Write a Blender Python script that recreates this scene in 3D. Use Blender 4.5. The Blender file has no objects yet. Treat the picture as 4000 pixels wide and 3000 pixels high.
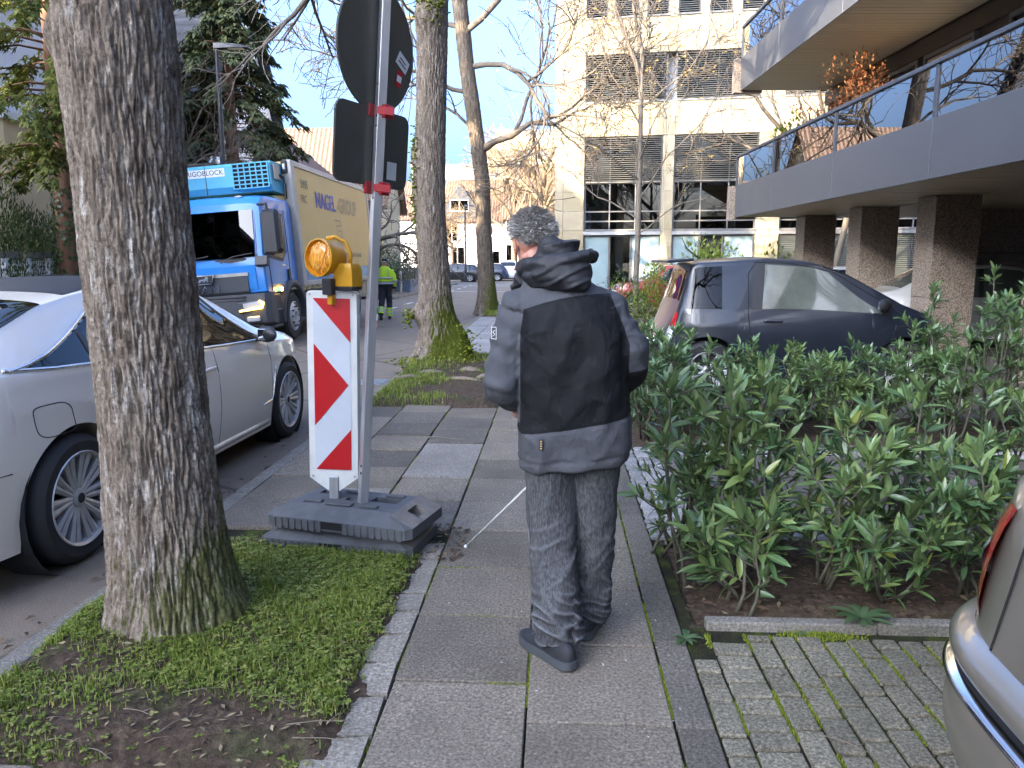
import bpy, bmesh, math, random
import numpy as np
from mathutils import Vector, Matrix, noise
R = math.radians
rng = random.Random(7)
nrng = np.random.default_rng(11)
scene = bpy.context.scene
col = scene.collection

# ---------------------------------------------------------------- camera, sky, sun, exposure
cam_d = bpy.data.cameras.new('camera')
cam = bpy.data.objects.new('camera', cam_d)
col.objects.link(cam)
cam.location = (0.0, 0.0, 1.55)
cam.rotation_euler = (R(90 - 9.1), 0.0, R(3.13))
cam_d.sensor_width = 36.0
cam_d.lens = 27.03
cam_d.clip_start = 0.05
cam_d.clip_end = 2000.0
scene.camera = cam

SUN_EL = 16.0
SUN_AZ = (-0.70, -0.714)             # horizontal direction towards the sun
world = bpy.data.worlds.new('World')
scene.world = world
world.use_nodes = True
wn = world.node_tree.nodes
wl = world.node_tree.links
bg = wn['Background']
sky = wn.new('ShaderNodeTexSky')
sky.sky_type = 'NISHITA'
sky.sun_disc = False
sky.sun_elevation = R(SUN_EL)
sky.sun_rotation = math.atan2(SUN_AZ[0], SUN_AZ[1])
sky.air_density = 0.6
sky.dust_density = 10.0
sky.ozone_density = 4.6
wl.new(sky.outputs[0], bg.inputs['Color'])
bg.inputs['Strength'].default_value = 0.15

sun_d = bpy.data.lights.new('sun', 'SUN')
sun = bpy.data.objects.new('sun', sun_d)
col.objects.link(sun)
sun_d.energy = 2.0
sun_d.angle = R(0.53)
sun_d.color = (1.0, 0.82, 0.58)
_d = Vector((SUN_AZ[0], SUN_AZ[1], math.tan(R(SUN_EL)) * math.hypot(*SUN_AZ))).normalized()
sun.rotation_euler = _d.to_track_quat('Z', 'Y').to_euler()
sun.location = (-20, -20, 30)

vs = scene.view_settings
vs.view_transform = 'Standard'
vs.look = 'None'
vs.gamma = 1.0
vs.use_curve_mapping = False
vs.exposure = 3.55
scene.cycles.max_bounces = 8
scene.cycles.diffuse_bounces = 5
scene.cycles.glossy_bounces = 3
scene.cycles.transmission_bounces = 4
scene.cycles.transparent_max_bounces = 12
scene.cycles.use_denoising = True
scene.cycles.caustics_reflective = False
scene.cycles.caustics_refractive = False

# ---------------------------------------------------------------- helpers
def tag(o, label=None, cat=None, group=None, kind=None):
    if label: o['label'] = label
    if cat: o['category'] = cat
    if group: o['group'] = group
    if kind: o['kind'] = kind
    return o

def empty(name, loc=(0, 0, 0), rot=(0, 0, 0), label=None, cat=None, group=None):
    o = bpy.data.objects.new(name, None)
    col.objects.link(o)
    o.location = loc
    o.rotation_euler = rot
    o.empty_display_size = 0.1
    return tag(o, label, cat, group)

def link(name, me, parent=None, loc=None, rot=None, scale=None):
    o = bpy.data.objects.new(name, me)
    col.objects.link(o)
    if parent is not None: o.parent = parent
    if loc is not None: o.location = loc
    if rot is not None: o.rotation_euler = rot
    if scale is not None: o.scale = scale if hasattr(scale, '__len__') else (scale,) * 3
    return o

def frame(ax):
    ax = Vector(ax).normalized()
    a = Vector((0, 0, 1)) if abs(ax.z) < 0.9 else Vector((1, 0, 0))
    u = ax.cross(a).normalized()
    return u, ax.cross(u).normalized()

_bev = {}
def _unit_bevel(sx, sy, sz, b, seg):
    key = (round(sx, 4), round(sy, 4), round(sz, 4), round(b, 4), seg)
    if key not in _bev:
        bm = bmesh.new()
        bmesh.ops.create_cube(bm, size=1.0)
        for v in bm.verts:
            v.co = Vector((v.co.x * sx, v.co.y * sy, v.co.z * sz))
        bmesh.ops.bevel(bm, geom=list(bm.edges), offset=min(b, 0.49 * min(sx, sy, sz)), segments=seg, profile=0.5, affect='EDGES')
        bm.verts.index_update()
        _bev[key] = ([tuple(v.co) for v in bm.verts], [[v.index for v in f.verts] for f in bm.faces])
        bm.free()
    return _bev[key]

class MB:
    def __init__(s):
        s.v = []; s.f = []; s.m = []; s.cur = 0
    def add(s, vs_, fs):
        o = len(s.v)
        s.v.extend(tuple(p) for p in vs_)
        for f in fs:
            s.f.append([i + o for i in f]); s.m.append(s.cur)
        return s
    def quad(s, a, b, c, d): return s.add((a, b, c, d), [(0, 1, 2, 3)])
    def box(s, c, d, rot=None, bevel=0, seg=1):
        if bevel:
            vv, ff = _unit_bevel(d[0], d[1], d[2], bevel, seg)
        else:
            x, y, z = d[0] / 2, d[1] / 2, d[2] / 2
            vv = [(-x, -y, -z), (x, -y, -z), (x, y, -z), (-x, y, -z), (-x, -y, z), (x, -y, z), (x, y, z), (-x, y, z)]
            ff = [(3, 2, 1, 0), (4, 5, 6, 7), (0, 1, 5, 4), (1, 2, 6, 5), (2, 3, 7, 6), (3, 0, 4, 7)]
        if rot is not None:
            M = rot if isinstance(rot, Matrix) else Matrix.Rotation(rot, 3, 'Z')
            vv = [tuple(M @ Vector(p)) for p in vv]
        return s.add([(p[0] + c[0], p[1] + c[1], p[2] + c[2]) for p in vv], ff)
    def bx(s, x0, x1, y0, y1, z0, z1, bevel=0):
        return s.box(((x0 + x1) / 2, (y0 + y1) / 2, (z0 + z1) / 2), (abs(x1 - x0), abs(y1 - y0), abs(z1 - z0)), None, bevel)
    def loft(s, rings, caps=True, closed=True):
        n = len(rings[0]); vv = [p for r in rings for p in r]; ff = []
        for i in range(len(rings) - 1):
            for j in range(n if closed else n - 1):
                k = (j + 1) % n
                ff.append((i * n + j, i * n + k, (i + 1) * n + k, (i + 1) * n + j))
        if caps:
            ff.append(tuple(range(n))[::-1]); ff.append(tuple((len(rings) - 1) * n + j for j in range(n)))
        return s.add(vv, ff)
    def tube(s, pts, rad, n=8, caps=True):
        pts = [Vector(p) for p in pts]
        if not hasattr(rad, '__len__'): rad = [rad] * len(pts)
        rings = []; u = None
        for i, p in enumerate(pts):
            t = (pts[min(i + 1, len(pts) - 1)] - pts[max(i - 1, 0)])
            t = t.normalized() if t.length > 1e-9 else Vector((0, 0, 1))
            if u is None: u, w = frame(t)
            else:
                u = (u - t * u.dot(t)); u = u.normalized() if u.length > 1e-6 else frame(t)[0]
                w = t.cross(u)
            r = rad[i]; r = r if hasattr(r, '__len__') else (r, r)
            rings.append([p + u * (r[0] * math.cos(2 * math.pi * j / n)) + w * (r[1] * math.sin(2 * math.pi * j / n)) for j in range(n)])
        return s.loft(rings, caps)
    def lathe(s, prof, n=24, c=(0, 0, 0), axis=(0, 0, 1), caps=True):
        ax = Vector(axis).normalized(); u, w = frame(ax); c = Vector(c)
        rings = [[c + ax * h + (u * math.cos(2 * math.pi * j / n) + w * math.sin(2 * math.pi * j / n)) * r for j in range(n)] for r, h in prof]
        return s.loft(rings, caps)
    def prism(s, poly, o, ux, uy, d):
        o, ux, uy, d = Vector(o), Vector(ux), Vector(uy), Vector(d)
        a = [o + ux * p[0] + uy * p[1] for p in poly]; n = len(a)
        b = [p + d for p in a]
        ff = [tuple(range(n))[::-1], tuple(range(n, 2 * n))]
        for i in range(n): ff.append((i, (i + 1) % n, n + (i + 1) % n, n + i))
        return s.add(a + b, ff)
    def grid(s, P):
        nu, nv = len(P), len(P[0]); vv = [p for r in P for p in r]
        return s.add(vv, [(i * nv + j, (i + 1) * nv + j, (i + 1) * nv + j + 1, i * nv + j + 1) for i in range(nu - 1) for j in range(nv - 1)])
    def ell(s, c, r, nu=14, nv=10, rot=None):
        rings = []
        for i in range(nv + 1):
            t = math.pi * (i / nv); t = min(max(t, .02), math.pi - .02)
            ring = [Vector((r[0] * math.sin(t) * math.cos(2 * math.pi * j / nu), r[1] * math.sin(t) * math.sin(2 * math.pi * j / nu), -r[2] * math.cos(t))) for j in range(nu)]
            if rot is not None: ring = [rot @ p for p in ring]
            rings.append([p + Vector(c) for p in ring])
        return s.loft(rings)
    def mesh(s, name, mats, smooth=False):
        me = bpy.data.meshes.new(name)
        me.from_pydata(s.v, [], s.f)
        for m in (mats if isinstance(mats, (list, tuple)) else [mats]): me.materials.append(m)
        if any(s.m): me.polygons.foreach_set('material_index', s.m)
        if smooth:
            me.polygons.foreach_set('use_smooth', [True] * len(s.f))
        me.update()
        return me
    def build(s, name, mats, parent=None, smooth=False, angle=None, loc=None, rot=None):
        bm_fix = smooth
        me = s.mesh(name, mats, smooth)
        if angle is not None: sharp(me, angle)
        return link(name, me, parent, loc, rot)

def sharp(me, deg):
    bm = bmesh.new(); bm.from_mesh(me)
    bmesh.ops.recalc_face_normals(bm, faces=bm.faces)
    lim = R(deg)
    for e in bm.edges:
        e.smooth = not (len(e.link_faces) == 2 and e.calc_face_angle(0) > lim)
    for f in bm.faces: f.smooth = True
    bm.to_mesh(me); bm.free()

def np_mesh(name, V, F, mats, smooth=False):
    """V (n,3) array, F (m,k) array with constant k"""
    me = bpy.data.meshes.new(name)
    n, m, k = len(V), len(F), F.shape[1]
    me.vertices.add(n); me.vertices.foreach_set('co', np.asarray(V, np.float32).ravel())
    me.loops.add(m * k); me.loops.foreach_set('vertex_index', np.asarray(F, np.int32).ravel())
    me.polygons.add(m); me.polygons.foreach_set('loop_start', np.arange(m, dtype=np.int32) * k)
    if smooth: me.polygons.foreach_set('use_smooth', np.ones(m, bool))
    for q in (mats if isinstance(mats, (list, tuple)) else [mats]): me.materials.append(q)
    me.update(calc_edges=True)
    return me

def remesh(mb, voxel, smooth_it=4, name='m', mat=None):
    """union of overlapping closed shapes as one continuous surface"""
    me = mb.mesh(name, mat if mat else [])
    bm = bmesh.new(); bm.from_mesh(me); bmesh.ops.recalc_face_normals(bm, faces=bm.faces); bm.to_mesh(me); bm.free()
    o = bpy.data.objects.new(name, me); col.objects.link(o)
    md = o.modifiers.new('r', 'REMESH'); md.mode = 'VOXEL'; md.voxel_size = voxel
    if smooth_it:
        sm = o.modifiers.new('s', 'SMOOTH'); sm.factor = 0.5; sm.iterations = smooth_it
    dg = bpy.context.evaluated_depsgraph_get()
    out = bpy.data.meshes.new_from_object(o.evaluated_get(dg))
    bpy.data.objects.remove(o); bpy.data.meshes.remove(me)
    out.name = name
    out.polygons.foreach_set('use_smooth', [True] * len(out.polygons))
    if mat and len(out.materials) == 0: out.materials.append(mat)
    return out

def get_co(me):
    a = np.empty(len(me.vertices) * 3, np.float32); me.vertices.foreach_get('co', a); return a.reshape(-1, 3)
def get_no(me):
    a = np.empty(len(me.vertices) * 3, np.float32); me.vertices.foreach_get('normal', a); return a.reshape(-1, 3)
def set_co(me, a):
    me.vertices.foreach_set('co', np.asarray(a, np.float32).ravel()); me.update()
def nz(p, s=1.0, o=0.0): return noise.noise(Vector((p[0] * s + o, p[1] * s + o * 1.7, p[2] * s - o)))

def text_mesh(txt, size, extrude=0.0, align='LEFT', outline=0, spacing=1.0):
    cu = bpy.data.curves.new('txt', 'FONT'); cu.body = txt; cu.size = size; cu.extrude = extrude
    cu.align_x = align; cu.align_y = 'BOTTOM_BASELINE' if False else 'CENTER'
    cu.space_character = spacing
    if outline:
        cu.fill_mode = 'NONE' if False else 'BOTH'
    o = bpy.data.objects.new('txt', cu); col.objects.link(o)
    dg = bpy.context.evaluated_depsgraph_get(); dg.update()
    me = bpy.data.meshes.new_from_object(o.evaluated_get(dg))
    bpy.data.objects.remove(o); bpy.data.curves.remove(cu)
    return me

def lettering(name, txt, size, mat, parent, loc, rot, extrude=0.002, align='LEFT', sx=1.0, sy=1.0, spacing=1.0, bold=0.0):
    me = text_mesh(txt, size, extrude, align, 0, spacing)
    me.materials.clear(); me.materials.append(mat)
    return link(name, me, parent, loc, rot, (sx, sy, 1))

# ---------------------------------------------------------------- materials
class NT:
    def __init__(s, name):
        s.m = bpy.data.materials.new(name); s.m.use_nodes = True
        s.t = s.m.node_tree; s.n = s.t.nodes; s.l = s.t.links
        s.b = s.n['Principled BSDF']; s.out = s.n['Material Output']
    def node(s, typ, **kw):
        n = s.n.new(typ)
        for k, v in kw.items(): setattr(n, k, v)
        return n
    def to(s, sock, val):
        if hasattr(val, 'node'): s.l.new(val, sock)
        else: sock.default_value = val
    def pos(s, scale=(1, 1, 1), obj=False, off=(0, 0, 0)):
        if obj: src = s.node('ShaderNodeTexCoord').outputs['Object']
        else: src = s.node('ShaderNodeNewGeometry').outputs['Position']
        mp = s.node('ShaderNodeMapping'); s.l.new(src, mp.inputs[0])
        mp.inputs['Scale'].default_value = scale; mp.inputs['Location'].default_value = off
        return mp.outputs[0]
    def noise(s, vec, scale=5, detail=4, rough=.55, dist=0):
        n = s.node('ShaderNodeTexNoise'); s.l.new(vec, n.inputs['Vector'])
        n.inputs['Scale'].default_value = scale; n.inputs['Detail'].default_value = detail
        n.inputs['Roughness'].default_value = rough; n.inputs['Distortion'].default_value = dist
        return n.outputs['Fac']
    def vor(s, vec, scale=5, feature='F1', out='Distance', rnd=1.0):
        n = s.node('ShaderNodeTexVoronoi', feature=feature); s.l.new(vec, n.inputs['Vector'])
        n.inputs['Scale'].default_value = scale; n.inputs['Randomness'].default_value = rnd
        return n.outputs[out]
    def ramp(s, fac, stops):
        r = s.node('ShaderNodeValToRGB'); s.l.new(fac, r.inputs[0])
        el = r.color_ramp.elements
        while len(el) > len(stops): el.remove(el[-1])
        while len(el) < len(stops): el.new(1.0)
        for e, (p, c) in zip(el, stops):
            e.position = p; e.color = (c, c, c, 1) if not hasattr(c, '__len__') else (c[0], c[1], c[2], 1)
        return r.outputs[0]
    def mix(s, fac, a, b, mode='MIX'):
        n = s.node('ShaderNodeMix', data_type='RGBA', blend_type=mode)
        for sock, val in ((n.inputs[0], fac), (n.inputs[6], a), (n.inputs[7], b)):
            if hasattr(val, 'node'): s.l.new(val, sock)
            elif hasattr(val, '__len__'): sock.default_value = (val[0], val[1], val[2], 1)
            else: sock.default_value = val
        return n.outputs[2]
    def math(s, op, a, b=0.0, clamp=False):
        n = s.node('ShaderNodeMath', operation=op, use_clamp=clamp)
        s.to(n.inputs[0], a); s.to(n.inputs[1], b)
        return n.outputs[0]
    def rnd(s): return s.node('ShaderNodeObjectInfo').outputs['Random']
    def island(s): return s.node('ShaderNodeNewGeometry').outputs['Random Per Island']
    def bump(s, h, strength=.3, dist=.01, prev=None):
        b = s.node('ShaderNodeBump'); b.inputs['Strength'].default_value = strength; b.inputs['Distance'].default_value = dist
        s.l.new(h, b.inputs['Height'])
        if prev is not None: s.l.new(prev, b.inputs['Normal'])
        s.l.new(b.outputs[0], s.b.inputs['Normal'])
        return b.outputs[0]
    def base(s, c): 
        s.to(s.b.inputs['Base Color'], c if hasattr(c, 'node') else (c[0], c[1], c[2], 1)); return s
    def set(s, **kw):
        names = dict(rough='Roughness', metal='Metallic', spec='Specular IOR Level', coat='Coat Weight', coatr='Coat Roughness', trans='Transmission Weight', ior='IOR', sheen='Sheen Weight', alpha='Alpha')
        for k, v in kw.items(): s.to(s.b.inputs[names[k]], v)
        return s
    def emit(s, c, st):
        s.b.inputs['Emission Color'].default_value = (*c, 1); s.b.inputs['Emission Strength'].default_value = st; return s

def sc(c, k): return tuple(min(1.0, x * k) for x in c)

def plain(name, c, rough=.5, metal=0., var=.12, vs_=6., bump=0., bs=60., rnd=0., obj=False, stretch=(1, 1, 1), spec=.5, coat=0.):
    t = NT(name)
    p = t.pos(stretch, obj)
    n = t.noise(p, vs_, 6, .6)
    base = t.mix(t.ramp(n, [(.3, 0.), (.7, 1.)]), sc(c, 1 - var), sc(c, 1 + var))
    if rnd:
        base = t.mix(t.rnd(), base, t.mix(1.0, base, (1 - rnd,) * 3, 'MULTIPLY'))
    t.base(base)
    t.set(rough=t.ramp(n, [(0., max(0, rough - .08)), (1., min(1, rough + .08))]), metal=metal, spec=spec, coat=coat)
    if bump: t.bump(t.noise(p, bs, 4), bump, .004)
    return t.m

def thin_glass(name, tint=(.8, .85, .85), refl=1.0, rough=.0, ior=1.5):
    t = NT(name)
    t.n.remove(t.b)
    tr = t.node('ShaderNodeBsdfTransparent'); tr.inputs[0].default_value = (*tint, 1)
    gl = t.node('ShaderNodeBsdfGlossy'); gl.inputs['Roughness'].default_value = rough; gl.inputs[0].default_value = (refl, refl, refl, 1)
    fr = t.node('ShaderNodeFresnel'); fr.inputs[0].default_value = ior
    mx = t.node('ShaderNodeMixShader')
    f2 = t.math('MULTIPLY', fr.outputs[0], 1.7, True)
    t.l.new(f2, mx.inputs[0]); t.l.new(tr.outputs[0], mx.inputs[1]); t.l.new(gl.outputs[0], mx.inputs[2])
    t.l.new(mx.outputs[0], t.out.inputs[0])
    return t.m

def paint(name, c, metal=0.0, flake=0.0, dirt=0.12, rough=.35, coat=1., coatr=.04):
    t = NT(name); p = t.pos((1, 1, 1))
    n = t.noise(p, 3, 6, .65)
    col_ = t.mix(t.math('MULTIPLY', t.ramp(n, [(.45, 0.), (.8, 1.)]), dirt), c, (.16, .14, .11))
    t.base(col_).set(rough=rough, metal=metal, coat=coat, coatr=coatr, spec=.5)
    return t.m

M = {}
def leafmat(name, a, b, c=None, rough=.45, trans=.25, island=True, spec=.5):
    t = NT(name)
    f = t.island() if island else t.rnd()
    stops = [(0., a), (.7, b)] + ([(1., c)] if c else [])
    k = t.ramp(f, stops)
    n = t.noise(t.pos(), 2.2, 3)
    k = t.mix(t.ramp(n, [(.3, .0), (.75, .6)]), k, t.mix(1., k, (.62, .66, .55), 'MULTIPLY'))
    t.base(k).set(rough=rough, spec=spec)
    if trans:
        tl = t.node('ShaderNodeBsdfTranslucent'); t.l.new(k, tl.inputs[0])
        mx = t.node('ShaderNodeMixShader'); mx.inputs[0].default_value = trans
        t.l.new(t.b.outputs[0], mx.inputs[1]); t.l.new(tl.outputs[0], mx.inputs[2]); t.l.new(mx.outputs[0], t.out.inputs[0])
    return t.m

M['metal_grey'] = plain('galvanised', (.42, .43, .44), .38, .85, .1, 14)
M['alu'] = plain('alu_post', (.5, .51, .52), .42, .7, .16, 20, .05, 80, stretch=(1, 1, .15))
M['black'] = plain('black_plastic', (.018, .018, .02), .5, 0, .2, 30)
M['rubber'] = plain('tyre_rubber', (.02, .02, .021), .75, 0, .25, 9)
M['dark'] = plain('dark_cavity', (.008, .008, .008), .9)
M['chrome'] = plain('chrome', (.7, .7, .7), .12, 1., .03)
M['rim'] = plain('alloy_rim', (.55, .54, .53), .34, .45, .08, 20)
M['white'] = plain('white_paint', (.78, .78, .76), .5, 0, .05)
M['offwhite'] = plain('offwhite_plastic', (.72, .72, .68), .45, 0, .1, 8)
M['lens_red'] = plain('red_lens', (.42, .008, .015), .08, 0, .1, coat=1.)
M['lens_clear'] = plain('clear_lens', (.6, .62, .64), .06, .3, .05, coat=1.)
M['carglass'] = thin_glass('car_glass', (.09, .11, .11), .4)
M['dimglass'] = thin_glass('green_car_glass', (.30, .36, .31), .95, 0, 2.1)
M['cloth_in'] = plain('car_interior', (.03, .03, .032), .8)
# ---------------------------------------------------------------- ground materials
def m_asphalt():
    t = NT('asphalt'); p = t.pos()
    fine = t.noise(p, 140, 3, .7); big = t.noise(p, .5, 5, .6); mid = t.noise(p, 4, 5, .65)
    c = t.ramp(fine, [(.3, (.105, .083, .062)), (.55, (.195, .158, .12)), (.75, (.33, .275, .215))])
    c = t.mix(t.ramp(big, [(.35, 0.), (.7, .5)]), c, (.18, .147, .112))
    c = t.mix(t.ramp(mid, [(.5, 0.), (.8, .35)]), c, (.05, .042, .034))
    cr = t.vor(t.pos((.45, .3, 1)), 1.0, 'DISTANCE_TO_EDGE')
    c = t.mix(t.ramp(cr, [(0., .75), (.012, 0.)]), c, (.018, .016, .014))
    t.base(c).set(rough=.85, spec=.4); t.bump(fine, .5, .006)
    return t.m
def m_slab(name, a, b, tint=(1, 1, 1), rnd=.3, moss=.25):
    t = NT(name); p = t.pos()
    f = t.noise(p, 80, 4, .8); sp = t.vor(p, 120)
    c = t.ramp(f, [(.30, sc(a, .35)), (.46, a), (.60, b), (.74, sc(b, 1.75))])
    c = t.mix(t.ramp(sp, [(.0, .55), (.16, 0.)]), c, sc(b, 1.6))
    st = t.noise(p, 1.7, 6, .62)
    c = t.mix(t.ramp(st, [(.42, 0.), (.72, .55)]), c, sc(a, .55))
    dk = t.noise(p, 7, 4, .6)
    c = t.mix(t.ramp(dk, [(.5, 0.), (.85, .3)]), c, sc(a, .5))
    ms = t.noise(t.pos(off=(3, 7, 0)), 2.6, 6, .7)
    c = t.mix(t.math('MULTIPLY', t.ramp(ms, [(.54, 0.), (.8, 1.)]), moss), c, (.05, .062, .03))
    v = t.ramp(t.rnd(), [(0., 1. - rnd), (1., 1.)])
    c = t.mix(1., c, v, 'MULTIPLY'); c = t.mix(1., c, tint, 'MULTIPLY')
    t.base(c).set(rough=.86, spec=.35)
    t.bump(f, .55, .004, None)
    return t.m
def m_soil(name='soil', g=.0):
    t = NT(name); p = t.pos()
    n1 = t.noise(p, 26, 8, .7); n2 = t.noise(p, 3.3, 5, .6); n3 = t.noise(p, 120, 3)
    c = t.ramp(n1, [(.3, (.026, .018, .012)), (.5, (.07, .048, .033)), (.68, (.13, .095, .065)), (.82, (.2, .155, .11))])
    c = t.mix(t.ramp(n2, [(.5, 0.), (.75, .75 if g else .2)]), c, (.035, .06, .012))
    t.base(c).set(rough=.95, spec=.2)
    t.bump(t.math('ADD', n1, t.math('MULTIPLY', n3, .3)), .9, .018)
    return t.m
def m_joint():
    t = NT('mossy_joint'); p = t.pos()
    n = t.noise(p, 5, 6, .7); n2 = t.noise(p, 160, 3)
    c = t.ramp(n, [(.38, (.02, .016, .011)), (.5, (.035, .035, .014)), (.62, (.07, .095, .012)), (.8, (.14, .17, .02))])
    c = t.mix(t.ramp(n2, [(.3, .7), (.6, 0.)]), c, (.012, .012, .006))
    t.base(c).set(rough=.95, spec=.2); t.bump(n2, .8, .006)
    return t.m
M['asphalt'] = m_asphalt()
M['slab'] = m_slab('pavement_slab', (.17, .142, .108), (.305, .26, .203))
M['slab_light'] = m_slab('pale_slab', (.235, .213, .18), (.35, .32, .275), rnd=.15, moss=.1)
M['slab_tan'] = m_slab('tan_slab', (.2, .18, .15), (.31, .28, .24), rnd=.1, moss=.35)
M['slab_dark'] = m_slab('dark_slab', (.12, .104, .084), (.215, .188, .155), moss=.45)
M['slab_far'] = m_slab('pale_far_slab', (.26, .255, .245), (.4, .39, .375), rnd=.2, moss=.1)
M['stone'] = m_slab('pebble_concrete', (.215, .19, .155), (.37, .335, .28), rnd=.2, moss=.3)
M['paver'] = m_slab('brick_paver', (.16, .142, .1), (.34, .305, .23), rnd=.28, moss=.5)
M['kerb'] = m_slab('kerb_stone', (.185, .168, .14), (.31, .285, .245), rnd=.2, moss=.55)
M['sett'] = m_slab('granite_sett', (.3, .295, .28), (.46, .45, .43), rnd=.4, moss=.35)
M['soil'] = m_soil('soil', .0)
M['soil_green'] = m_soil('mossy_soil', 1.)
M['joint'] = m_joint()
M['line_white'] = plain('road_line_paint', (.55, .55, .53), .7, 0, .3, 3)

def sheet(name, rects, z, mat, kind='structure', parent=None):
    mb = MB()
    for x0, x1, y0, y1 in rects: mb.quad((x0, y0, z), (x1, y0, z), (x1, y1, z), (x0, y1, z))
    return tag(mb.build(name, mat, parent), kind=kind)

ground = sheet('ground', [(-500, 500, -500, 600)], -.16, M['asphalt'])
road = sheet('road', [(-8.3, -2.16, -60, 56), (-90, 90, 56, 74)], -.10, M['asphalt'])
for y, x0, x1, w in ((41.5, -8.6, -2.4, .25), (51.5, -8.9, -2.3, .35), (55.2, -8.9, -2.3, .3), (63, -60, 40, .15)):
    MB().quad((x0, y, -.096), (x1, y, -.096), (x1, y + w, -.096), (x0, y + w, -.096)).build('road_marking', M['line_white'], road)
for i in range(9):
    MB().quad((-5.75, 26 + i * 3.2, -.096), (-5.63, 26 + i * 3.2, -.096), (-5.63, 27.6 + i * 3.2, -.096), (-5.75, 27.6 + i * 3.2, -.096)).build('road_marking', M['line_white'], road)

pavement = sheet('pavement', [(-2.06, .62, -6, 55.5)], -.022, M['joint'])
far_pave = sheet('far_pavement', [(-90, 90, 74, 77)], .0, M['slab_far'])
left_pave = sheet('left_pavement', [(-10.3, -8.43, -60, 55.5), (-8.43, -6.9, 33.5, 55.5)], .0, M['slab'])
garden = sheet('left_garden_ground', [(-60, -10.3, -60, 55.5), (-90, 90, 77, 200)], .02, M['soil_green'])
forecourt = sheet('forecourt', [(.62, 40, 7.75, 55.5), (5.6, 40, -6, 7.75)], -.004, M['slab_dark'])

# kerb stones on both sides
for side, x0, x1 in ((0, -2.17, -2.06), (1, -8.43, -8.3), (2, -7.0, -6.87)):
    kerb = tag(MB().bx(x0 + .01, x1 - .01, 33 if side == 2 else -8, 33 if side == 1 else 55, -.16, -.06).build(("kerb_bed", "left_kerb_bed", "kerb_extension_bed")[side], M['soil']), kind='structure')
    vv = MB(); vv.box((0, 0, 0), (x1 - x0, .992, .16), None, .012, 2)
    kme = vv.mesh('kerb_stone', M['kerb'])
    for i in range(33 if side == 2 else -5, 33 if side == 1 else 54):
        link('kerb_stone', kme, kerb, ((x0 + x1) / 2 + rng.uniform(-.004, .004), i + .45, -.082 + rng.uniform(-.006, .004)), (0, 0, rng.uniform(-.004, .004)))
# dirty gutter strip by the kerb
t = NT('gutter_litter'); p = t.pos(); n = t.noise(p, 40, 6, .7)
t.base(t.ramp(n, [(.3, (.02, .014, .01)), (.55, (.06, .04, .028)), (.75, (.13, .09, .06))])).set(rough=.95); t.bump(n, .9, .02)
gut = MB(); P = []
for i in range(240):
    y = -2 + i * .1; w = .10 + .08 * noise.noise((y * .9, 3, 1)) + .05 * noise.noise((y * 5, 3, 1))
    P.append([(-2.165, y, -.085), (-2.165 - w * .5, y, -.09), (-2.165 - w, y, -.0985)])
gut.grid(P)
tag(gut.build('gutter_litter', t.m), 'brown rotted leaf litter lying in the gutter along the kerb', 'leaf litter', kind='stuff')

# slabs -------------------------------------------------
def slab_at(x0, x1, y0, y1, mat, dz=0., tilt=.0, name='paving_slab', parent=None, th=.05, gap=.004, bev=.004):
    mb = MB(); mb.box((0, 0, -th / 2), (x1 - x0 - 2 * gap, y1 - y0 - 2 * gap, th), None, bev, 1)
    return mb.build(name, mat, parent or pavement, loc=((x0 + x1) / 2, (y0 + y1) / 2, dz), rot=(rng.uniform(-tilt, tilt), rng.uniform(-tilt, tilt), rng.uniform(-.004, .004)))
def in_beds(x0, x1, y0, y1):
    xm, ym = (x0 + x1) / 2, (y0 + y1) / 2
    if xm < -.6 and 2.1 < ym < 4.05: return True
    if xm < -.62 and 8.1 < ym < 12.5: return True
    if xm < -.62 and 21.6 < ym < 25.6: return True
    return False
for ci, (x0, x1, off) in enumerate(((-.59, -.085, 2.644), (-.085, .42, 2.405), (-1.095, -.59, 2.10), (-1.6, -1.095, 1.83), (-2.055, -1.6, 1.56))):
    k = -6
    while True:
        y0 = off + .54 * k; y1 = y0 + .54; k += 1
        if y0 > 34: break
        if y1 < .6 or in_beds(x0, x1, y0, y1): continue
        if ci >= 2 and 2.0 < y1 and y0 < 4.4 and y1 - .27 < 4.25: 
            if y0 > 2.1 - .5 and y0 < 4.0 - .0 and not (y1 <= 2.12): continue
        ym = (y0 + y1) / 2
        mt = M['slab']; dz = rng.uniform(-.002, .002); tl = .003
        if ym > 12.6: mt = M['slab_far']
        elif ci >= 2 and ym > 4:
            tl = .012; dz = rng.uniform(-.004, .008)
            mt = M['slab_dark'] if rng.random() < .45 else M['slab']
            if ci == 2 and 5.3 < ym < 5.9: mt = M['slab_light']; dz = .006
            if ci == 3 and 4.6 < ym < 5.3: mt = M['slab_tan']
            if ci == 2 and 5.9 < ym < 6.5: mt = M['slab_light']
        slab_at(x0, x1, y0, y1, mt, dz, tl, gap=.004 if ci < 2 else .006)
y = 1.2
while y < 30:
    l = .6 if y < 3.2 else .5
    slab_at(.424, .556, y, y + l, M['slab_dark'], rng.uniform(-.003, .001), .004, 'edge_slab', gap=.003)
    y += l
# small drain grate in the slabs
dr = empty('drain_cover', (-.0, 4.05, .001), label='small square metal drain grate set into the paving slabs', cat='drain')
d = MB(); d.bx(-.075, .075, -.075, .075, -.002, .004, 0); d.build('plate', plain('rust_plate', (.1, .085, .065), .7), dr)
for i in range(7): MB().bx(-.062 + i * .019, -.062 + i * .019 + .01, -.055, .055, .0045, .010).build('bar', M['metal_grey'], dr)
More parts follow.
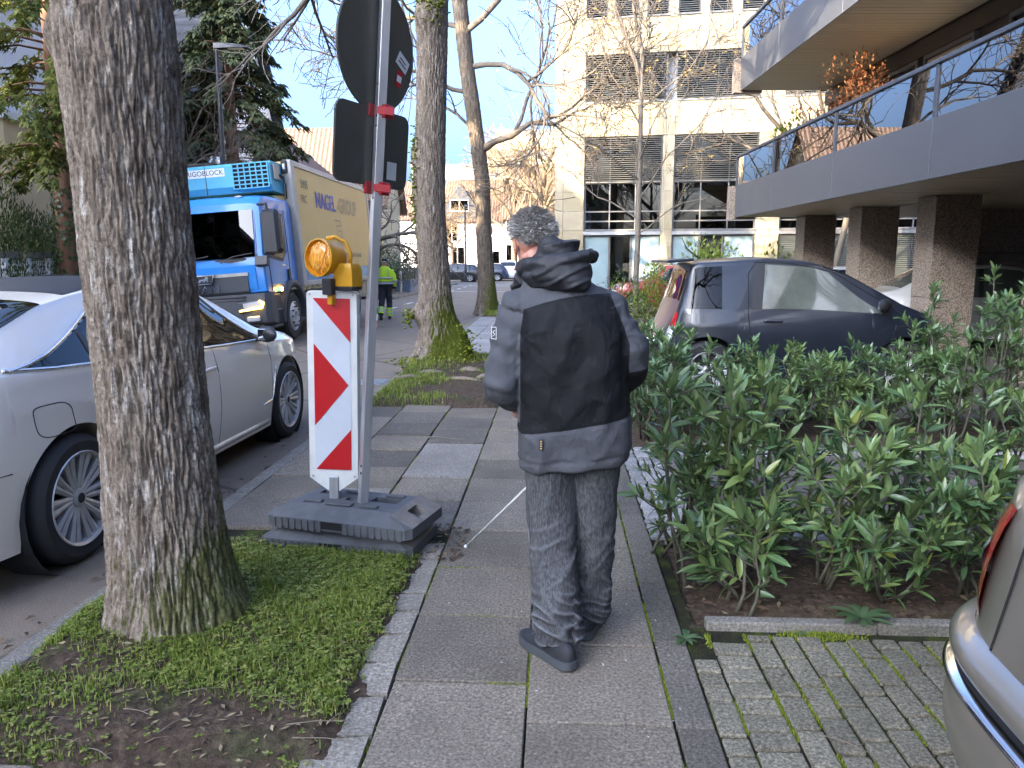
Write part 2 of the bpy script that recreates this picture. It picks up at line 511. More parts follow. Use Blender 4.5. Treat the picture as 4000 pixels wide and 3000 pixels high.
# road gully
gy = empty('road_gully', (-2.55, 10.3, -.098), label='steel road gully grate in the asphalt beside the mossy trunk', cat='drain')
MB().bx(-.25, .25, -.2, .2, .0, .006).build('tray', M['dark'], gy)
for s_ in ((-.26, .26, -.22, -.2), (-.26, .26, .2, .22), (-.26, -.25, -.2, .2), (.25, .26, -.2, .2)): MB().bx(*s_, 0, .012).build('frame', M['metal_grey'], gy)
for i in range(8): MB().bx(-.24, .24, -.185 + i * .05, -.165 + i * .05, .0065, .012).build('bar', M['metal_grey'], gy)

# pebble edging stones between verge and slabs
y = 2.05
while y < 3.92:
    l = rng.uniform(.17, .24); w = rng.uniform(.14, .19)
    if 2.42 < y < 2.5: w = .17
    poly = [(-w / 2 + rng.uniform(-.025, .015), -l / 2 + rng.uniform(0, .02)), (w / 2, -l / 2 + .006), (w / 2, l / 2 - .006), (-w / 2 + rng.uniform(-.015, .03), l / 2 - rng.uniform(0, .03))]
    mb = MB(); mb.prism(poly, (0, 0, -.05), (1, 0, 0), (0, 1, 0), (0, 0, .05))
    mb.build('edging_stone', M['stone'], pavement, loc=(-.595 - w / 2, y + l / 2, rng.uniform(-.002, .006)), rot=(rng.uniform(-.03, .03), rng.uniform(-.05, .02), rng.uniform(-.04, .04)))
    y += l + .004

# driveway bricks ----------------------------------------
drive = sheet('driveway', [(.558, 5.6, -1.0, 3.15)], -.014, M['joint'])
bms = {}
def brick(x, y, w, l, rz=0):
    key = (round(w, 3), round(l, 3))
    if key not in bms:
        mb = MB(); mb.box((0, 0, -.02), (w, l, .04), None, .006, 2); bms[key] = mb.mesh('brick', M['paver'])
    link('brick', bms[key], drive, (x, y, rng.uniform(-.003, .003)), (rng.uniform(-.012, .012), rng.uniform(-.015, .015), rng.uniform(-.012, .012)))
y = 1.25; k = 0
while y < 3.04:
    l = .205 if (k % 4 == 1) else .1
    if y + l < 3.06: brick(.608, y + l / 2, .088, l - .014)
    y += l; k += 1
y = 1.28
while y < 3.0:
    brick(.733, y + .05, .143, .087); y += .1015
x = .862; c = 0
while x < 2.75:
    y = 1.0 + (c * .075) % .2
    while y < 3.03:
        l = .2
        if y + l > 3.08: l = max(.06, 3.07 - y)
        brick(x, y + l / 2, .088, l - .014); y += .2015
    x += .1025; c += 1

# planted bed: front edging, soil
def soil_bed(name, x0, x1, y0, y1, nx, ny, h, mat, seed, edge=True):
    P = []
    for i in range(nx + 1):
        row = []
        for j in range(ny + 1):
            x = x0 + (x1 - x0) * i / nx; y = y0 + (y1 - y0) * j / ny
            e = min(1, min(i, nx - i) / (nx * .08 + 1e-6), min(j, ny - j) / (ny * .12 + 1e-6)) if edge else 1
            z = -.05 * (1 - e) + h * e + .022 * e * noise.noise((x * 3.1, y * 3.1, seed)) + .012 * noise.noise((x * 9, y * 9, seed)) + .006 * noise.noise((x * 27, y * 27, seed))
            row.append((x, y, z))
        P.append(row)
    return tag(MB().grid(P).build(name, mat, None, True), kind='structure')
bed1 = soil_bed('planting_bed', .565, 5.6, 3.2, 4.16, 220, 44, .015, M['soil'], 2.2)
bed2 = soil_bed('rear_planting_bed', .62, 5.6, 6.42, 7.75, 160, 44, .02, M['soil_green'], 5.2)
edging = tag(MB().bx(.6, 5.6, 3.13, 3.19, -.1, -.02).build('bed_edging', M['soil']), kind='structure')
for y_, h_, xs in ((3.155, .035, .66), (4.185, .02, .8), (6.38, .03, .8)):
    x = xs
    while x < 5.5:
        l = rng.choice((.98, .98, .72)); mb = MB(); mb.box((0, 0, -.06), (l - .006, .062, .12), None, .008, 2)
        mb.build('edging_slab', M['kerb'], edging, loc=(x + l / 2, y_, h_ + rng.uniform(-.006, .006)), rot=(rng.uniform(-.02, .02), rng.uniform(-.006, .006), rng.uniform(-.006, .006)))
        x += l
# path with granite setts
path = sheet('garden_path', [(.558, 5.6, 4.2, 6.4)], -.016, M['joint'])
sme = []
for q in range(6):
    mb = MB(); a, b = rng.uniform(.088, .102), rng.uniform(.082, .1)
    pl = [(-a / 2 + rng.uniform(-.006, .006), -b / 2 + rng.uniform(-.006, .006)), (a / 2 + rng.uniform(-.006, .006), -b / 2 + rng.uniform(-.006, .006)), (a / 2 + rng.uniform(-.006, .006), b / 2 + rng.uniform(-.006, .006)), (-a / 2 + rng.uniform(-.006, .006), b / 2 + rng.uniform(-.006, .006))]
    r1 = [(p[0], p[1], -.04) for p in pl]; r2 = [(p[0], p[1], -.006) for p in pl]; r3 = [(p[0] * .86, p[1] * .86, .002) for p in pl]
    mb.loft([r1, r2, r3]); sme.append(mb.mesh('sett', M['sett']))
def sett(x, y): link('sett', rng.choice(sme), path, (x + rng.uniform(-.006, .006), y + rng.uniform(-.006, .006), rng.uniform(-.005, .003)), (rng.uniform(-.05, .05), rng.uniform(-.05, .05), rng.uniform(-.1, .1) + rng.choice((0, math.pi / 2))))
y = 4.26
while y < 6.36:
    for q in range(3): sett(.61 + q * .11, y + (q % 2) * .05)
    y += .112
for r_ in range(2):
    x = .95 + r_ * .05
    while x < 4.2: sett(x, 4.27 + r_ * .11); x += .112
for r_ in range(2):
    x = .95 + r_ * .05
    while x < 5.2: sett(x, 6.2 + r_ * .11); x += .112
y = 4.44
while y < 6.0:
    x = .9 + rng.uniform(0, .3) - .0
    x = .9
    while x < 5.6:
        slab_at(x, x + .5, y, y + .56, M['slab_dark'], rng.uniform(-.003, .003), .006, 'paving_slab', path, gap=.005); x += .5
    y += .565

# verge beds -----------------------------------------------
def verge(name, x0, x1, y0, y1, seed, h=.03, nx=90, ny=130, bumpc=None):
    P = []
    for i in range(nx + 1):
        row = []
        for j in range(ny + 1):
            x = x0 + (x1 - x0) * i / nx; y = y0 + (y1 - y0) * j / ny
            e = min(1, (x - x0) / .1 + .3, (x1 - x) / .14, (y - y0) / .14, (y1 - y) / .12); e = max(e, 0)
            z = -.025 + (h + .02) * e + .018 * noise.noise((x * 3.3, y * 3.3, seed)) + .012 * noise.noise((x * 11, y * 11, seed)) + .007 * noise.noise((x * 33, y * 33, seed))
            if bumpc:
                d = math.hypot(x - bumpc[0], y - bumpc[1]); z += bumpc[2] * math.exp(-(d / bumpc[3]) ** 2)
            row.append((x, y, z))
        P.append(row)
    return P, tag(MB().grid(P).build(name, M['soil_green'], None, True), kind='structure')
V1, verge1 = verge('verge_soil', -2.055, -.64, 2.1, 4.12, 1.3, .03, bumpc=(-1.62, 3.02, .05, .5))
V2, verge2 = verge('middle_verge_soil', -2.055, -.63, 8.1, 12.5, 4.1, .05, bumpc=(-1.72, 11.2, .1, .9))
V3, verge3 = verge('far_verge_soil', -2.055, -.62, 21.6, 25.6, 6.1, .04, 30, 40)

# grass -----------------------------------------------------
def grass(name, x0, x1, y0, y1, n, dens, seed, hmin, hmax, zf, label, w=.0035, lean=.55, mats=None, clover=0):
    g = np.random.default_rng(seed); V = []; F = []
    pts = []
    for _ in range(n):
        x = g.uniform(x0, x1); y = g.uniform(y0, y1)
        if g.random() < dens(x, y): pts.append((x, y))
    V = np.zeros((len(pts) * 6, 3)); k = 0; F = []
    for (x, y) in pts:
        a = g.uniform(0, 6.283); h = g.uniform(hmin, hmax) * (.7 + .6 * max(0, noise.noise((x * 4, y * 4, seed)) + .4)); l = abs(g.normal(0, lean)) * h; b = g.uniform(0, 6.283)
        z = zf(x, y); ww = w * g.uniform(.6, 1.4); ca, sa = math.cos(a) * ww, math.sin(a) * ww; cb, sb = math.cos(b) * l, math.sin(b) * l
        V[k] = (x - ca, y - sa, z - .006); V[k + 1] = (x + ca, y + sa, z - .006)
        V[k + 2] = (x - ca * .8 + cb * .35, y - sa * .8 + sb * .35, z + h * .6); V[k + 3] = (x + ca * .8 + cb * .35, y + sa * .8 + sb * .35, z + h * .6)
        V[k + 4] = (x - ca * .12 + cb, y - sa * .12 + sb, z + h * (1 - .3 * min(1, l / h))); V[k + 5] = (x + ca * .12 + cb, y + sa * .12 + sb, z + h * (1 - .3 * min(1, l / h)))
        F.append((k, k + 1, k + 3, k + 2)); F.append((k + 2, k + 3, k + 5, k + 4)); k += 6
    if clover:
        CV = []; 
        for _ in range(clover):
            x = g.uniform(x0, x1); y = g.uniform(y0, y1)
            if g.random() > dens(x, y) * 1.1 + .04: continue
            z = zf(x, y) + g.uniform(.004, .03); r = g.uniform(.004, .009); a = g.uniform(0, 6.28)
            for q in range(3):
                aa = a + q * 2.1 + g.uniform(-.2, .2); cx, cy = x + math.cos(aa) * r, y + math.sin(aa) * r; tz = g.uniform(-.4, .4) * r
                ca, sa = math.cos(aa) * r, math.sin(aa) * r
                CV += [(cx - ca, cy - sa, z), (cx - sa * .8, cy + ca * .8, z + tz), (cx + ca, cy + sa, z - tz * .5), (cx + sa * .8, cy - ca * .8, z + tz * .4)]
        o = len(V); nC = len(CV) // 4
        if nC:
            V = np.vstack([V, np.array(CV)]); F += [(o + i * 4, o + i * 4 + 1, o + i * 4 + 2, o + i * 4 + 3) for i in range(nC)]
    me = np_mesh(name, V, np.array(F), M['grass'])
    return tag(link(name, me), label, 'grass', kind='stuff')
M['grass'] = leafmat('grass_blade', (.10, .15, .018), (.23, .30, .04), (.42, .37, .13), .6, .3)
def surf(V, x0, x1, y0, y1):
    nx, ny = len(V) - 1, len(V[0]) - 1
    def f(x, y):
        i = min(nx, max(0, int(round((x - x0) / (x1 - x0) * nx)))); j = min(ny, max(0, int(round((y - y0) / (y1 - y0) * ny))))
        return V[i][j][2]
    return f
def d1(x, y):
    n = .72 + .8 * noise.noise((x * 2.4, y * 2.4, .7)) + .5 * noise.noise((x * 7, y * 7, 2.7))
    mud = math.exp(-(((x + 1.15) / .5) ** 2 + ((y - 2.22) / .2) ** 2)) * 1.5 + math.exp(-(((x + 1.75) / .22) ** 2 + ((y - 2.66) / .12) ** 2)) * .8
    right = .5 * math.exp(-(((x + 1.0) / .4) ** 2 + ((y - 3.3) / .6) ** 2))
    dt = math.hypot(x + 1.62, y - 3.05)
    base = 0. if dt < .3 else 1.
    edge = max(0., min(1., (-.70 - x + .05 * noise.noise((x * 8, y * 8, 5))) / .05)) * min(1, (4.0 - y) / .25)
    return max(0., min(1., (n + right - mud) * edge * base))
def zs1(x, y): return surf(V1, -2.055, -.64, 2.1, 4.12)(x, y)
grass('verge_grass', -2.05, -.68, 2.12, 4.0, 44000, d1, 3, .014, .042, zs1, 'patchy short green grass and clover round the big foreground trunk', .0022, clover=9000)
def tuft(x, y): return 1.
for i, (tx, ty, th) in enumerate(((-.86, 3.42, .11), (-1.3, 3.28, .09), (-.88, 2.62, .075), (-1.02, 2.95, .06), (-1.95, 3.35, .08), (-1.9, 2.3, .07), (-2.0, 2.5, .06))):
    grass('grass_tuft', tx - .05, tx + .05, ty - .05, ty + .05, 130, tuft, 40 + i, th * .5, th, zs1, 'longer grass tufts standing up out of the short verge grass', .0022, .7)
def d2(x, y):
    n = .35 + .9 * noise.noise((x * 1.8, y * 1.8, 8.7)) + .4 * noise.noise((x * 6, y * 6, 2.7))
    left = .8 * math.exp(-((x + 1.95) / .35) ** 2); mud = 1.3 * math.exp(-(((x + .85) / .4) ** 2 + ((y - 8.9) / .9) ** 2))
    return max(0., min(1., n + left - mud)) * min(1, (-.66 - x) / .05)
grass('verge_grass', -2.05, -.68, 8.1, 12.4, 16000, d2, 5, .03, .075, surf(V2, -2.055, -.63, 8.1, 12.5), 'green grass round the mossy root flare of the middle trunk', .004)
def d3(x, y): return max(0., min(1., .75 + noise.noise((x * 3, y * 3, 1))))
grass('verge_grass', -2.05, -.7, 21.7, 25.4, 5000, d3, 6, .04, .1, surf(V3, -2.055, -.62, 21.6, 25.6), 'grass at the foot of the leaning far street tree', .008)

# moss and weeds along the paving joints
def joint_moss(name, segs, n, seed, label, w=.006, h=.012):
    g = np.random.default_rng(seed); V = []; F = []
    for _ in range(n):
        (xa, ya, xb, yb) = segs[int(g.integers(len(segs)))]
        t_ = g.random(); x = xa + (xb - xa) * t_; y = ya + (yb - ya) * t_
        if noise.noise((x * 3.3, y * 3.3, seed)) < .02: continue
        x += g.normal(0, w); y += g.normal(0, w)
        r = g.uniform(.002, .005); a = g.uniform(0, 6.28); k = len(V); hh = g.uniform(.3, 1) * h
        V += [(x + r * math.cos(a), y + r * math.sin(a), -.012), (x + r * math.cos(a + 2.1), y + r * math.sin(a + 2.1), -.012), (x + r * math.cos(a + 4.2), y + r * math.sin(a + 4.2), -.012), (x, y, hh - .008)]
        F += [(k, k + 1, k + 3), (k + 1, k + 2, k + 3), (k + 2, k, k + 3)]
    me = np_mesh(name, np.array(V), np.array(F), M['moss']); return tag(link(name, me), label, 'moss', kind='stuff')
M['moss'] = leafmat('moss', (.08, .10, .012), (.17, .21, .02), (.28, .3, .05), .9, 0, spec=.1)
segs = [(.42, 1.8, .42, 3.6)] * 3 + [(.42, 3.6, .42, 7)] + [(-.59, 2.1, -.59, 8)] * 2 + [(-.085, 2.0, -.085, 3.0)] + [(-1.095, 4.3, -1.095, 8)] * 2 + [(-1.6, 4.2, -1.6, 8)]
segs += [(-.59, 2.644 + .54 * k, -.085, 2.644 + .54 * k) for k in range(-1, 3)]
joint_moss('joint_moss', segs, 9000, 4, 'yellow green moss growing in the joints of the pavement slabs')
bs = [(.862 + .1025 * k - .051, 1.9, .862 + .1025 * k - .051, 3.08) for k in range(12)] + [(.655, 1.9, .655, 3.08)] * 2
joint_moss('joint_moss', bs, 11000, 8, 'moss growing in the joints of the driveway bricks', .006, .012)
joint_moss('joint_moss', [(.7, 3.1, 2.6, 3.1)] * 3 + [(.95, 4.33, 3.5, 4.33)] * 2 + [(.95, 6.25, 4.5, 6.25)] * 3, 9000, 9, 'bright moss cushions beside the bed edging and between the granite setts', .03, .016)

# rosette weeds
def weed(x, y, z, r, n, seed, label):
    g = random.Random(seed); mb = MB()
    w = empty('rosette_weed', (x, y, z), label=label, cat='weed', group='rosette weeds')
    for i in range(n):
        a = 6.283 * i / n + g.uniform(-.25, .25); L = r * g.uniform(.7, 1.1); wd = L * .17; up = g.uniform(.25, .7)
        mb = MB(); P = []
        for q in range(5):
            t_ = q / 4; ww = wd * (math.sin(math.pi * (.12 + .86 * t_)) ** .8) * (.5 + .6 * t_); rr = L * t_; zz = L * up * (t_ - .8 * t_ * t_)
            c, s_ = math.cos(a), math.sin(a)
            P.append([(c * rr - s_ * ww, s_ * rr + c * ww, zz + .12 * ww), (c * rr, s_ * rr, zz - .08 * ww), (c * rr + s_ * ww, s_ * rr - c * ww, zz + .12 * ww)])
        mb.grid(P).build('leaf', M['weed'], w, True)
M['weed'] = leafmat('weed_leaf', (.06, .11, .04), (.1, .16, .07), None, .5, .25, island=False)
for i, a in enumerate(((.555, 3.02, .0, .075, 11, 1, 'pale green dandelion weed by the corner of the brick driveway'), (1.33, 3.17, .04, .13, 13, 2, 'grey green weed leaning over the bed edging'), (-1.45, 2.72, .04, .08, 10, 3, 'small leafy weed at the foot of the big foreground trunk'), (-1.62, 3.98, .0, .06, 7, 5, 'little weed beside the stacked rubber foot plates'), (1.55, 2.12, .0, .035, 7, 6, 'tiny weed in a joint between the driveway bricks'), (1.05, 3.09, .0, .03, 7, 7, 'tiny weed against the bed edging'), (1.78, 3.1, .0, .045, 8, 9, 'small weed in the moss strip under the bed edging'))): weed(*a)

# fallen twigs, seeds and leaf bits
def twig(x, y, z, L, a, mat, label, r=.003):
    pts = [(x + math.cos(a) * L * t_ + .06 * L * noise.noise((t_ * 3, x * 9, y)), y + math.sin(a) * L * t_ + .06 * L * noise.noise((t_ * 3, x, y * 9)), z + .004 + .004 * math.sin(t_ * 5)) for t_ in [q / 6 for q in range(7)]]
    mb = MB(); mb.tube(pts, [r * (1 - .5 * q / 6) for q in range(7)], 5)
    if L > .09:
        p = pts[4]; mb.tube([p, (p[0] + math.cos(a + .7) * L * .25, p[1] + math.sin(a + .7) * L * .25, p[2] + .006)], [r * .7, r * .4], 4)
    tag(mb.build('fallen_twig', mat, None, True), label, 'twig', 'fallen twigs')
M['twig'] = plain('dead_twig', (.19, .15, .11), .85, 0, .3, 30)
for x, y, L, a, lab in ((-.52, 2.55, .09, 1.1, 'thin pale twig lying on a pavement slab'), (.28, 2.42, .12, -.5, 'thin pale twig lying on a pavement slab'), (.24, 2.18, .07, .6, 'thin pale twig lying on a pavement slab'), (.9, 2.37, .14, -.6, 'thin twig lying on the driveway bricks'), (.66, 2.6, .09, -1.4, 'thin twig lying on the driveway bricks'), (.8, 2.18, .05, 1.3, 'thin twig lying on the driveway bricks'), (-1.1, 6.6, .3, -.15, 'long fallen twig lying across the uneven slabs'), (-.5, 6.95, .12, -1., 'short fat twig with pale end on the slabs')):
    twig(x, y, .003, L, a, M['twig'], lab, .0022 if L < .2 else .006)
for i in range(16):
    x, y = rng.uniform(-1.75, -.8), rng.uniform(2.15, 2.75)
    twig(x, y, zs1(x, y) + .003, rng.uniform(.06, .22), rng.uniform(-.5, 1.0), M['twig'], 'thin dead twig lying on the muddy verge', .0022)
def litter(name, n, region, seed, mat, label, smin, smax, zf=None):
    g = np.random.default_rng(seed); V = []; F = []
    for _ in range(n):
        x, y = g.uniform(region[0], region[1]), g.uniform(region[2], region[3]); a = g.uniform(0, 6.28); s = g.uniform(smin, smax); k = len(V)
        z = (zf(x, y) if zf else .0) + .004
        c, s_ = math.cos(a) * s, math.sin(a) * s
        V += [(x - c, y - s_, z), (x + s_ * .35, y - c * .35, z + g.uniform(0, .5) * s), (x + c, y + s_, z + g.uniform(0, .4) * s), (x - s_ * .35, y + c * .35, z + g.uniform(0, .3) * s)]
        F.append((k, k + 1, k + 2, k + 3))
    return tag(link(name, np_mesh(name, np.array(V), np.array(F), mat)), label, 'litter', kind='stuff')
M['petal'] = leafmat('pale_bits', (.42, .4, .34), (.6, .58, .52), None, .7, .2)
M['straw'] = leafmat('straw_bits', (.2, .15, .08), (.36, .3, .17), None, .8, .2)
M['deadleaf'] = leafmat('dead_leaf_bits', (.05, .03, .018), (.15, .09, .05), (.3, .23, .14), .8, .2)
litter('petal_litter', 170, (-.6, .5, 2, 8), 1, M['petal'], 'tiny pale seed husks scattered on the slabs', .003, .009)
litter('leaf_litter', 900, (.6, 4.5, 3.22, 4.1), 2, M['deadleaf'], 'dead leaf bits lying on the soil under the hedge', .008, .03, surf([[(0, 0, .02)] * 2] * 2, 0, 1, 0, 1))
litter('straw_litter', 500, (-2.0, -.7, 2.1, 4.0), 13, M['straw'], 'pale dry grass bits strewn over the verge', .008, .022, zs1)
litter('leaf_litter', 900, (-2.0, -.7, 2.1, 4.0), 3, M['deadleaf'], 'brown leaf bits on the grass verge', .006, .018, zs1)
litter('leaf_litter', 120, (-.72, -.48, 3.8, 4.35), 4, M['deadleaf'], 'brown leaves gathered at the end of the rubber foot plates', .008, .03)
litter('leaf_litter', 300, (-2.42, -2.18, 2, 16), 6, M['deadleaf'], 'brown leaves lying along the gutter', .01, .03, lambda x, y: -.09)
litter('leaf_litter', 150, (.6, 2.4, 1.9, 3.1), 7, M['deadleaf'], 'small leaf bits on the driveway bricks', .004, .014)
# ---------------------------------------------------------------- buildings
def m_stone(name, a, b, rnd=.18):
    t = NT(name); p = t.pos()
    n = t.noise(p, 2.2, 6, .6); f = t.noise(t.pos((1, 1, 6)), 5, 5, .6)
    c = t.mix(t.ramp(n, [(.3, 0.), (.7, 1.)]), a, b); c = t.mix(t.ramp(f, [(.4, 0.), (.75, .4)]), c, sc(a, .75))
    c = t.mix(1., c, t.ramp(t.rnd(), [(0., (1 - rnd, 1 - rnd * 1.05, 1 - rnd * 1.5)), (1., (1, 1, 1))]), 'MULTIPLY')
    t.base(c).set(rough=.75); t.bump(t.noise(p, 60, 3), .12, .004); return t.m
def m_granite(name, a, b, c_):
    t = NT(name); p = t.pos()
    v = t.vor(p, 75, out='Color'); v2 = t.noise(p, 120, 3)
    c = t.ramp(v, [(.15, a), (.45, b), (.75, c_)]); c = t.mix(t.ramp(v2, [(.35, .7), (.55, 0.)]), c, sc(a, .4))
    t.base(c).set(rough=.4); return t.m
def m_roof(name, a, b, axis=1, pitch=.3):
    t = NT(name); p = t.pos()
    w = t.node('ShaderNodeTexWave', wave_type='BANDS', bands_direction='XYZ'[axis]); t.l.new(p, w.inputs[0]); w.inputs['Scale'].default_value = .314 / pitch; w.inputs['Distortion'].default_value = .3
    w2 = t.node('ShaderNodeTexWave', wave_type='BANDS', bands_direction='Z', wave_profile='SAW'); t.l.new(p, w2.inputs[0]); w2.inputs['Scale'].default_value = 1.4; w2.inputs['Distortion'].default_value = .3
    n = t.noise(p, 3, 6, .65)
    c = t.mix(t.ramp(n, [(.3, 0.), (.7, 1.)]), a, b); c = t.mix(t.ramp(w.outputs['Fac'], [(.0, .65), (.45, 0.)]), c, sc(a, .35)); c = t.mix(t.ramp(w2.outputs['Fac'], [(.0, .5), (.2, 0.)]), c, sc(a, .4))
    t.base(c).set(rough=.8); t.bump(t.math('ADD', w.outputs['Fac'], w2.outputs['Fac']), .8, .05); return t.m
def m_stucco(name, c, var=.08):
    t = NT(name); p = t.pos()
    n = t.noise(p, .8, 6, .65); st = t.noise(t.pos((3, 3, .25)), 2, 5, .6)
    k = t.mix(t.ramp(n, [(.3, 0.), (.7, 1.)]), sc(c, 1 - var), sc(c, 1 + var)); k = t.mix(t.ramp(st, [(.5, 0.), (.85, .28)]), k, sc(c, .55))
    t.base(k).set(rough=.9, spec=.2); t.bump(t.noise(p, 45, 4), .25, .01); return t.m
M['limestone'] = m_stone('limestone_panel', (.38, .31, .20), (.46, .39, .27))
M['limestone_warm'] = m_stone('warm_limestone_panel', (.4, .31, .18), (.46, .37, .23))
M['granite'] = m_granite('brown_granite', (.09, .066, .05), (.25, .195, .15), (.42, .345, .28))
M['granite_wall'] = m_granite('pale_granite', (.16, .125, .095), (.36, .29, .225), (.52, .44, .36))
M['tile_roof'] = m_roof('clay_tile_roof', (.12, .065, .04), (.19, .11, .068))
M['tile_roof_x'] = m_roof('clay_tile_roof_x', (.12, .07, .046), (.19, .12, .078), 0)
M['slate_roof'] = m_roof('slate_roof', (.035, .036, .042), (.07, .07, .078), 1, .22)
M['white_wall'] = m_stucco('white_stucco', (.74, .73, .70))
M['grey_wall'] = m_stucco('grey_white_stucco', (.6, .6, .6))
M['cream_wall'] = m_stucco('cream_stucco', (.5, .41, .26))
M['far_white'] = m_stucco('far_white_stucco', (.5, .5, .5), .05)
M['wglass'] = thin_glass('window_glass', (.35, .4, .4), .9, 0, 1.5)
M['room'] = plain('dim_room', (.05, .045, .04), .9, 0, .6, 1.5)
M['frame_grey'] = plain('window_frame_grey', (.16, .155, .15), .5, .3)
M['frame_white'] = plain('window_frame_white', (.75, .75, .73), .5)
M['blind'] = plain('blind_slat', (.15, .145, .13), .5, .2, .06)
M['frosted'] = plain('frosted_glass', (.27, .36, .37), .25, 0, .12, 1.2)
M['fascia'] = plain('balcony_panel', (.078, .084, .096), .38, .25, .06, 1.5, .03, 3)
M['rail'] = plain('balcony_rail', (.06, .07, .09), .4, .3, .05)
M['balglass'] = thin_glass('balcony_glass', (.32, .30, .27), .95, .0, 1.9)
M['soffit'] = plain('soffit_board', (.44, .37, .25), .5, .0, .05, 3, rnd=.06)
M['brownpanel'] = plain('brown_panel', (.075, .058, .042), .5, 0, .15)
M['shutter'] = plain('roller_shutter', (.5, .42, .26), .6)

def wall_window(parent, o, ux, n, w, h, frame_m, glass_m=None, depth=.08, mull=1, sill=True, bar=.06, room=True, trans=0, name='window'):
    """window centred at o on a wall with horizontal axis ux and outward normal n"""
    o, ux, n = Vector(o), Vector(ux).normalized(), Vector(n).normalized(); uz = Vector((0, 0, 1))
    Rm = Matrix((ux, n, uz)).transposed()
    mb = MB()
    def b(cx, cz, sx, sz, y=0., d=.07): mb.box(o + ux * cx + uz * cz + n * y, (sx, d, sz), Rm)
    b(-w / 2 + bar / 2, 0, bar, h); b(w / 2 - bar / 2, 0, bar, h); b(0, h / 2 - bar / 2, w - 2 * bar, bar); b(0, -h / 2 + bar / 2, w - 2 * bar, bar)
    for i in range(mull): b(-w / 2 + w * (i + 1) / (mull + 1), 0, bar * .9, h - 2 * bar, -.003)
    if trans: b(0, trans, w - 2 * bar, bar * .9, -.006)
    wi = mb.build(name, frame_m, parent)
    g = MB(); g.box(o + n * -.02, (w - bar, .01, h - bar), Rm); g.build('pane', glass_m or M['wglass'], wi)
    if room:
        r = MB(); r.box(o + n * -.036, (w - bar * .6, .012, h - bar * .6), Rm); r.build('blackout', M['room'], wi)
    if sill:
        s = MB(); s.box(o + uz * (-h / 2 - .03) + n * .06, (w + .12, .14, .05), Rm); s.build('sill', M['grey_wall'], wi)
    return wi

def house(name, x0, x1, y0, y1, eave, ridge, wall, roof, label, axis='y', hip=0., over=.45, z0=0., wins=(), chimney=None, fr=None, group=None, shutters=False):
    h = empty(name, ((x0 + x1) / 2, (y0 + y1) / 2, z0), label=label, cat='house', group=group)
    cx, cy = (x1 - x0) / 2, (y1 - y0) / 2
    mb = MB(); mb.bx(-cx, cx, -cy, cy, -.2, eave)
    if not hip:
        if axis == 'y':
            for s in (-1, 1): mb.prism([(-cx, eave), (cx, eave), (0, ridge - .08)], (0, s * cy, 0), (1, 0, 0), (0, 0, 1), (0, -s * .25, 0))
        else:
            for s in (-1, 1): mb.prism([(-cy, eave), (cy, eave), (0, ridge - .08)], (s * cx, 0, 0), (0, 1, 0), (0, 0, 1), (-s * .25, 0, 0))
    mb.build('wall', wall, h)
    r = MB(); t_ = .18; ex, ey = cx + over, cy + over
    k = (ridge - eave) / (cx if axis == 'y' else cy); ze = eave - over * k
    if axis == 'y':
        a = [(-ex, -ey, ze), (ex, -ey, ze), (ex, ey, ze), (-ex, ey, ze)]; p, q = (0, -ey + (hip[0] if hasattr(hip, '__len__') else hip), ridge), (0, ey - (hip[1] if hasattr(hip, '__len__') else hip), ridge)
        fs = [((0, 3, 5, 4)), ((1, 2, 5, 4)), (0, 1, 4), (2, 3, 5)]
    else:
        a = [(-ex, -ey, ze), (ex, -ey, ze), (ex, ey, ze), (-ex, ey, ze)]; p, q = (-ex + hip, 0, ridge), (ex - hip, 0, ridge)
        fs = [(0, 1, 5, 4), (3, 2, 5, 4), (0, 3, 4), (1, 2, 5)]
    vv = [Vector(v_) for v_ in a] + [Vector(p), Vector(q)]
    if hip:
        r.add(vv + [v_ - Vector((0, 0, t_)) for v_ in vv], fs + [tuple(i + 6 for i in f) for f in fs] + [(0, 1, 7, 6), (1, 2, 8, 7), (2, 3, 9, 8), (3, 0, 6, 9)])
    else:
        f2 = fs[:2]
        r.add(vv + [v_ - Vector((0, 0, t_)) for v_ in vv], f2 + [tuple(i + 6 for i in f) for f in f2] + ([(0, 3, 9, 6), (1, 2, 8, 7), (0, 4, 10, 6), (4, 1, 7, 10), (2, 5, 11, 8), (5, 3, 9, 11)] if axis == 'y' else [(0, 1, 7, 6), (3, 2, 8, 9), (0, 4, 10, 6), (4, 3, 9, 10), (1, 5, 11, 7), (5, 2, 8, 11)]))
    ro = r.build('roof', roof, h)
    if chimney:
        c = MB(); c.box((chimney[0], chimney[1], ridge + .3), (.6, .8, 1.5)); c.box((chimney[0], chimney[1], ridge + 1.1), (.75, .95, .12)); c.build('chimney', M['brownpanel'], ro)
    for f, pos, z, w, hh, mu in wins:
        if f == '+x': o, ux, n = (cx + .0, pos, z), (0, 1, 0), (1, 0, 0)
        elif f == '-x': o, ux, n = (-cx, pos, z), (0, -1, 0), (-1, 0, 0)
        elif f == '-y': o, ux, n = (pos, -cy, z), (-1, 0, 0), (0, -1, 0)
        else: o, ux, n = (pos, cy, z), (1, 0, 0), (0, 1, 0)
        o = Vector(o) + Vector(n) * .04
        wi = wall_window(h, o, ux, n, w, hh, fr or M['frame_white'], mull=mu)
        if shutters:
            for s in (-1, 1):
                b = MB(); b.box(o + Vector(ux) * (s * (w / 2 + .24)) + Vector(n) * .012, (.42, .04, hh) if f[1] == 'y' else (.04, .42, hh)); b.build('shutter', M['frame_grey'], wi)
    return h

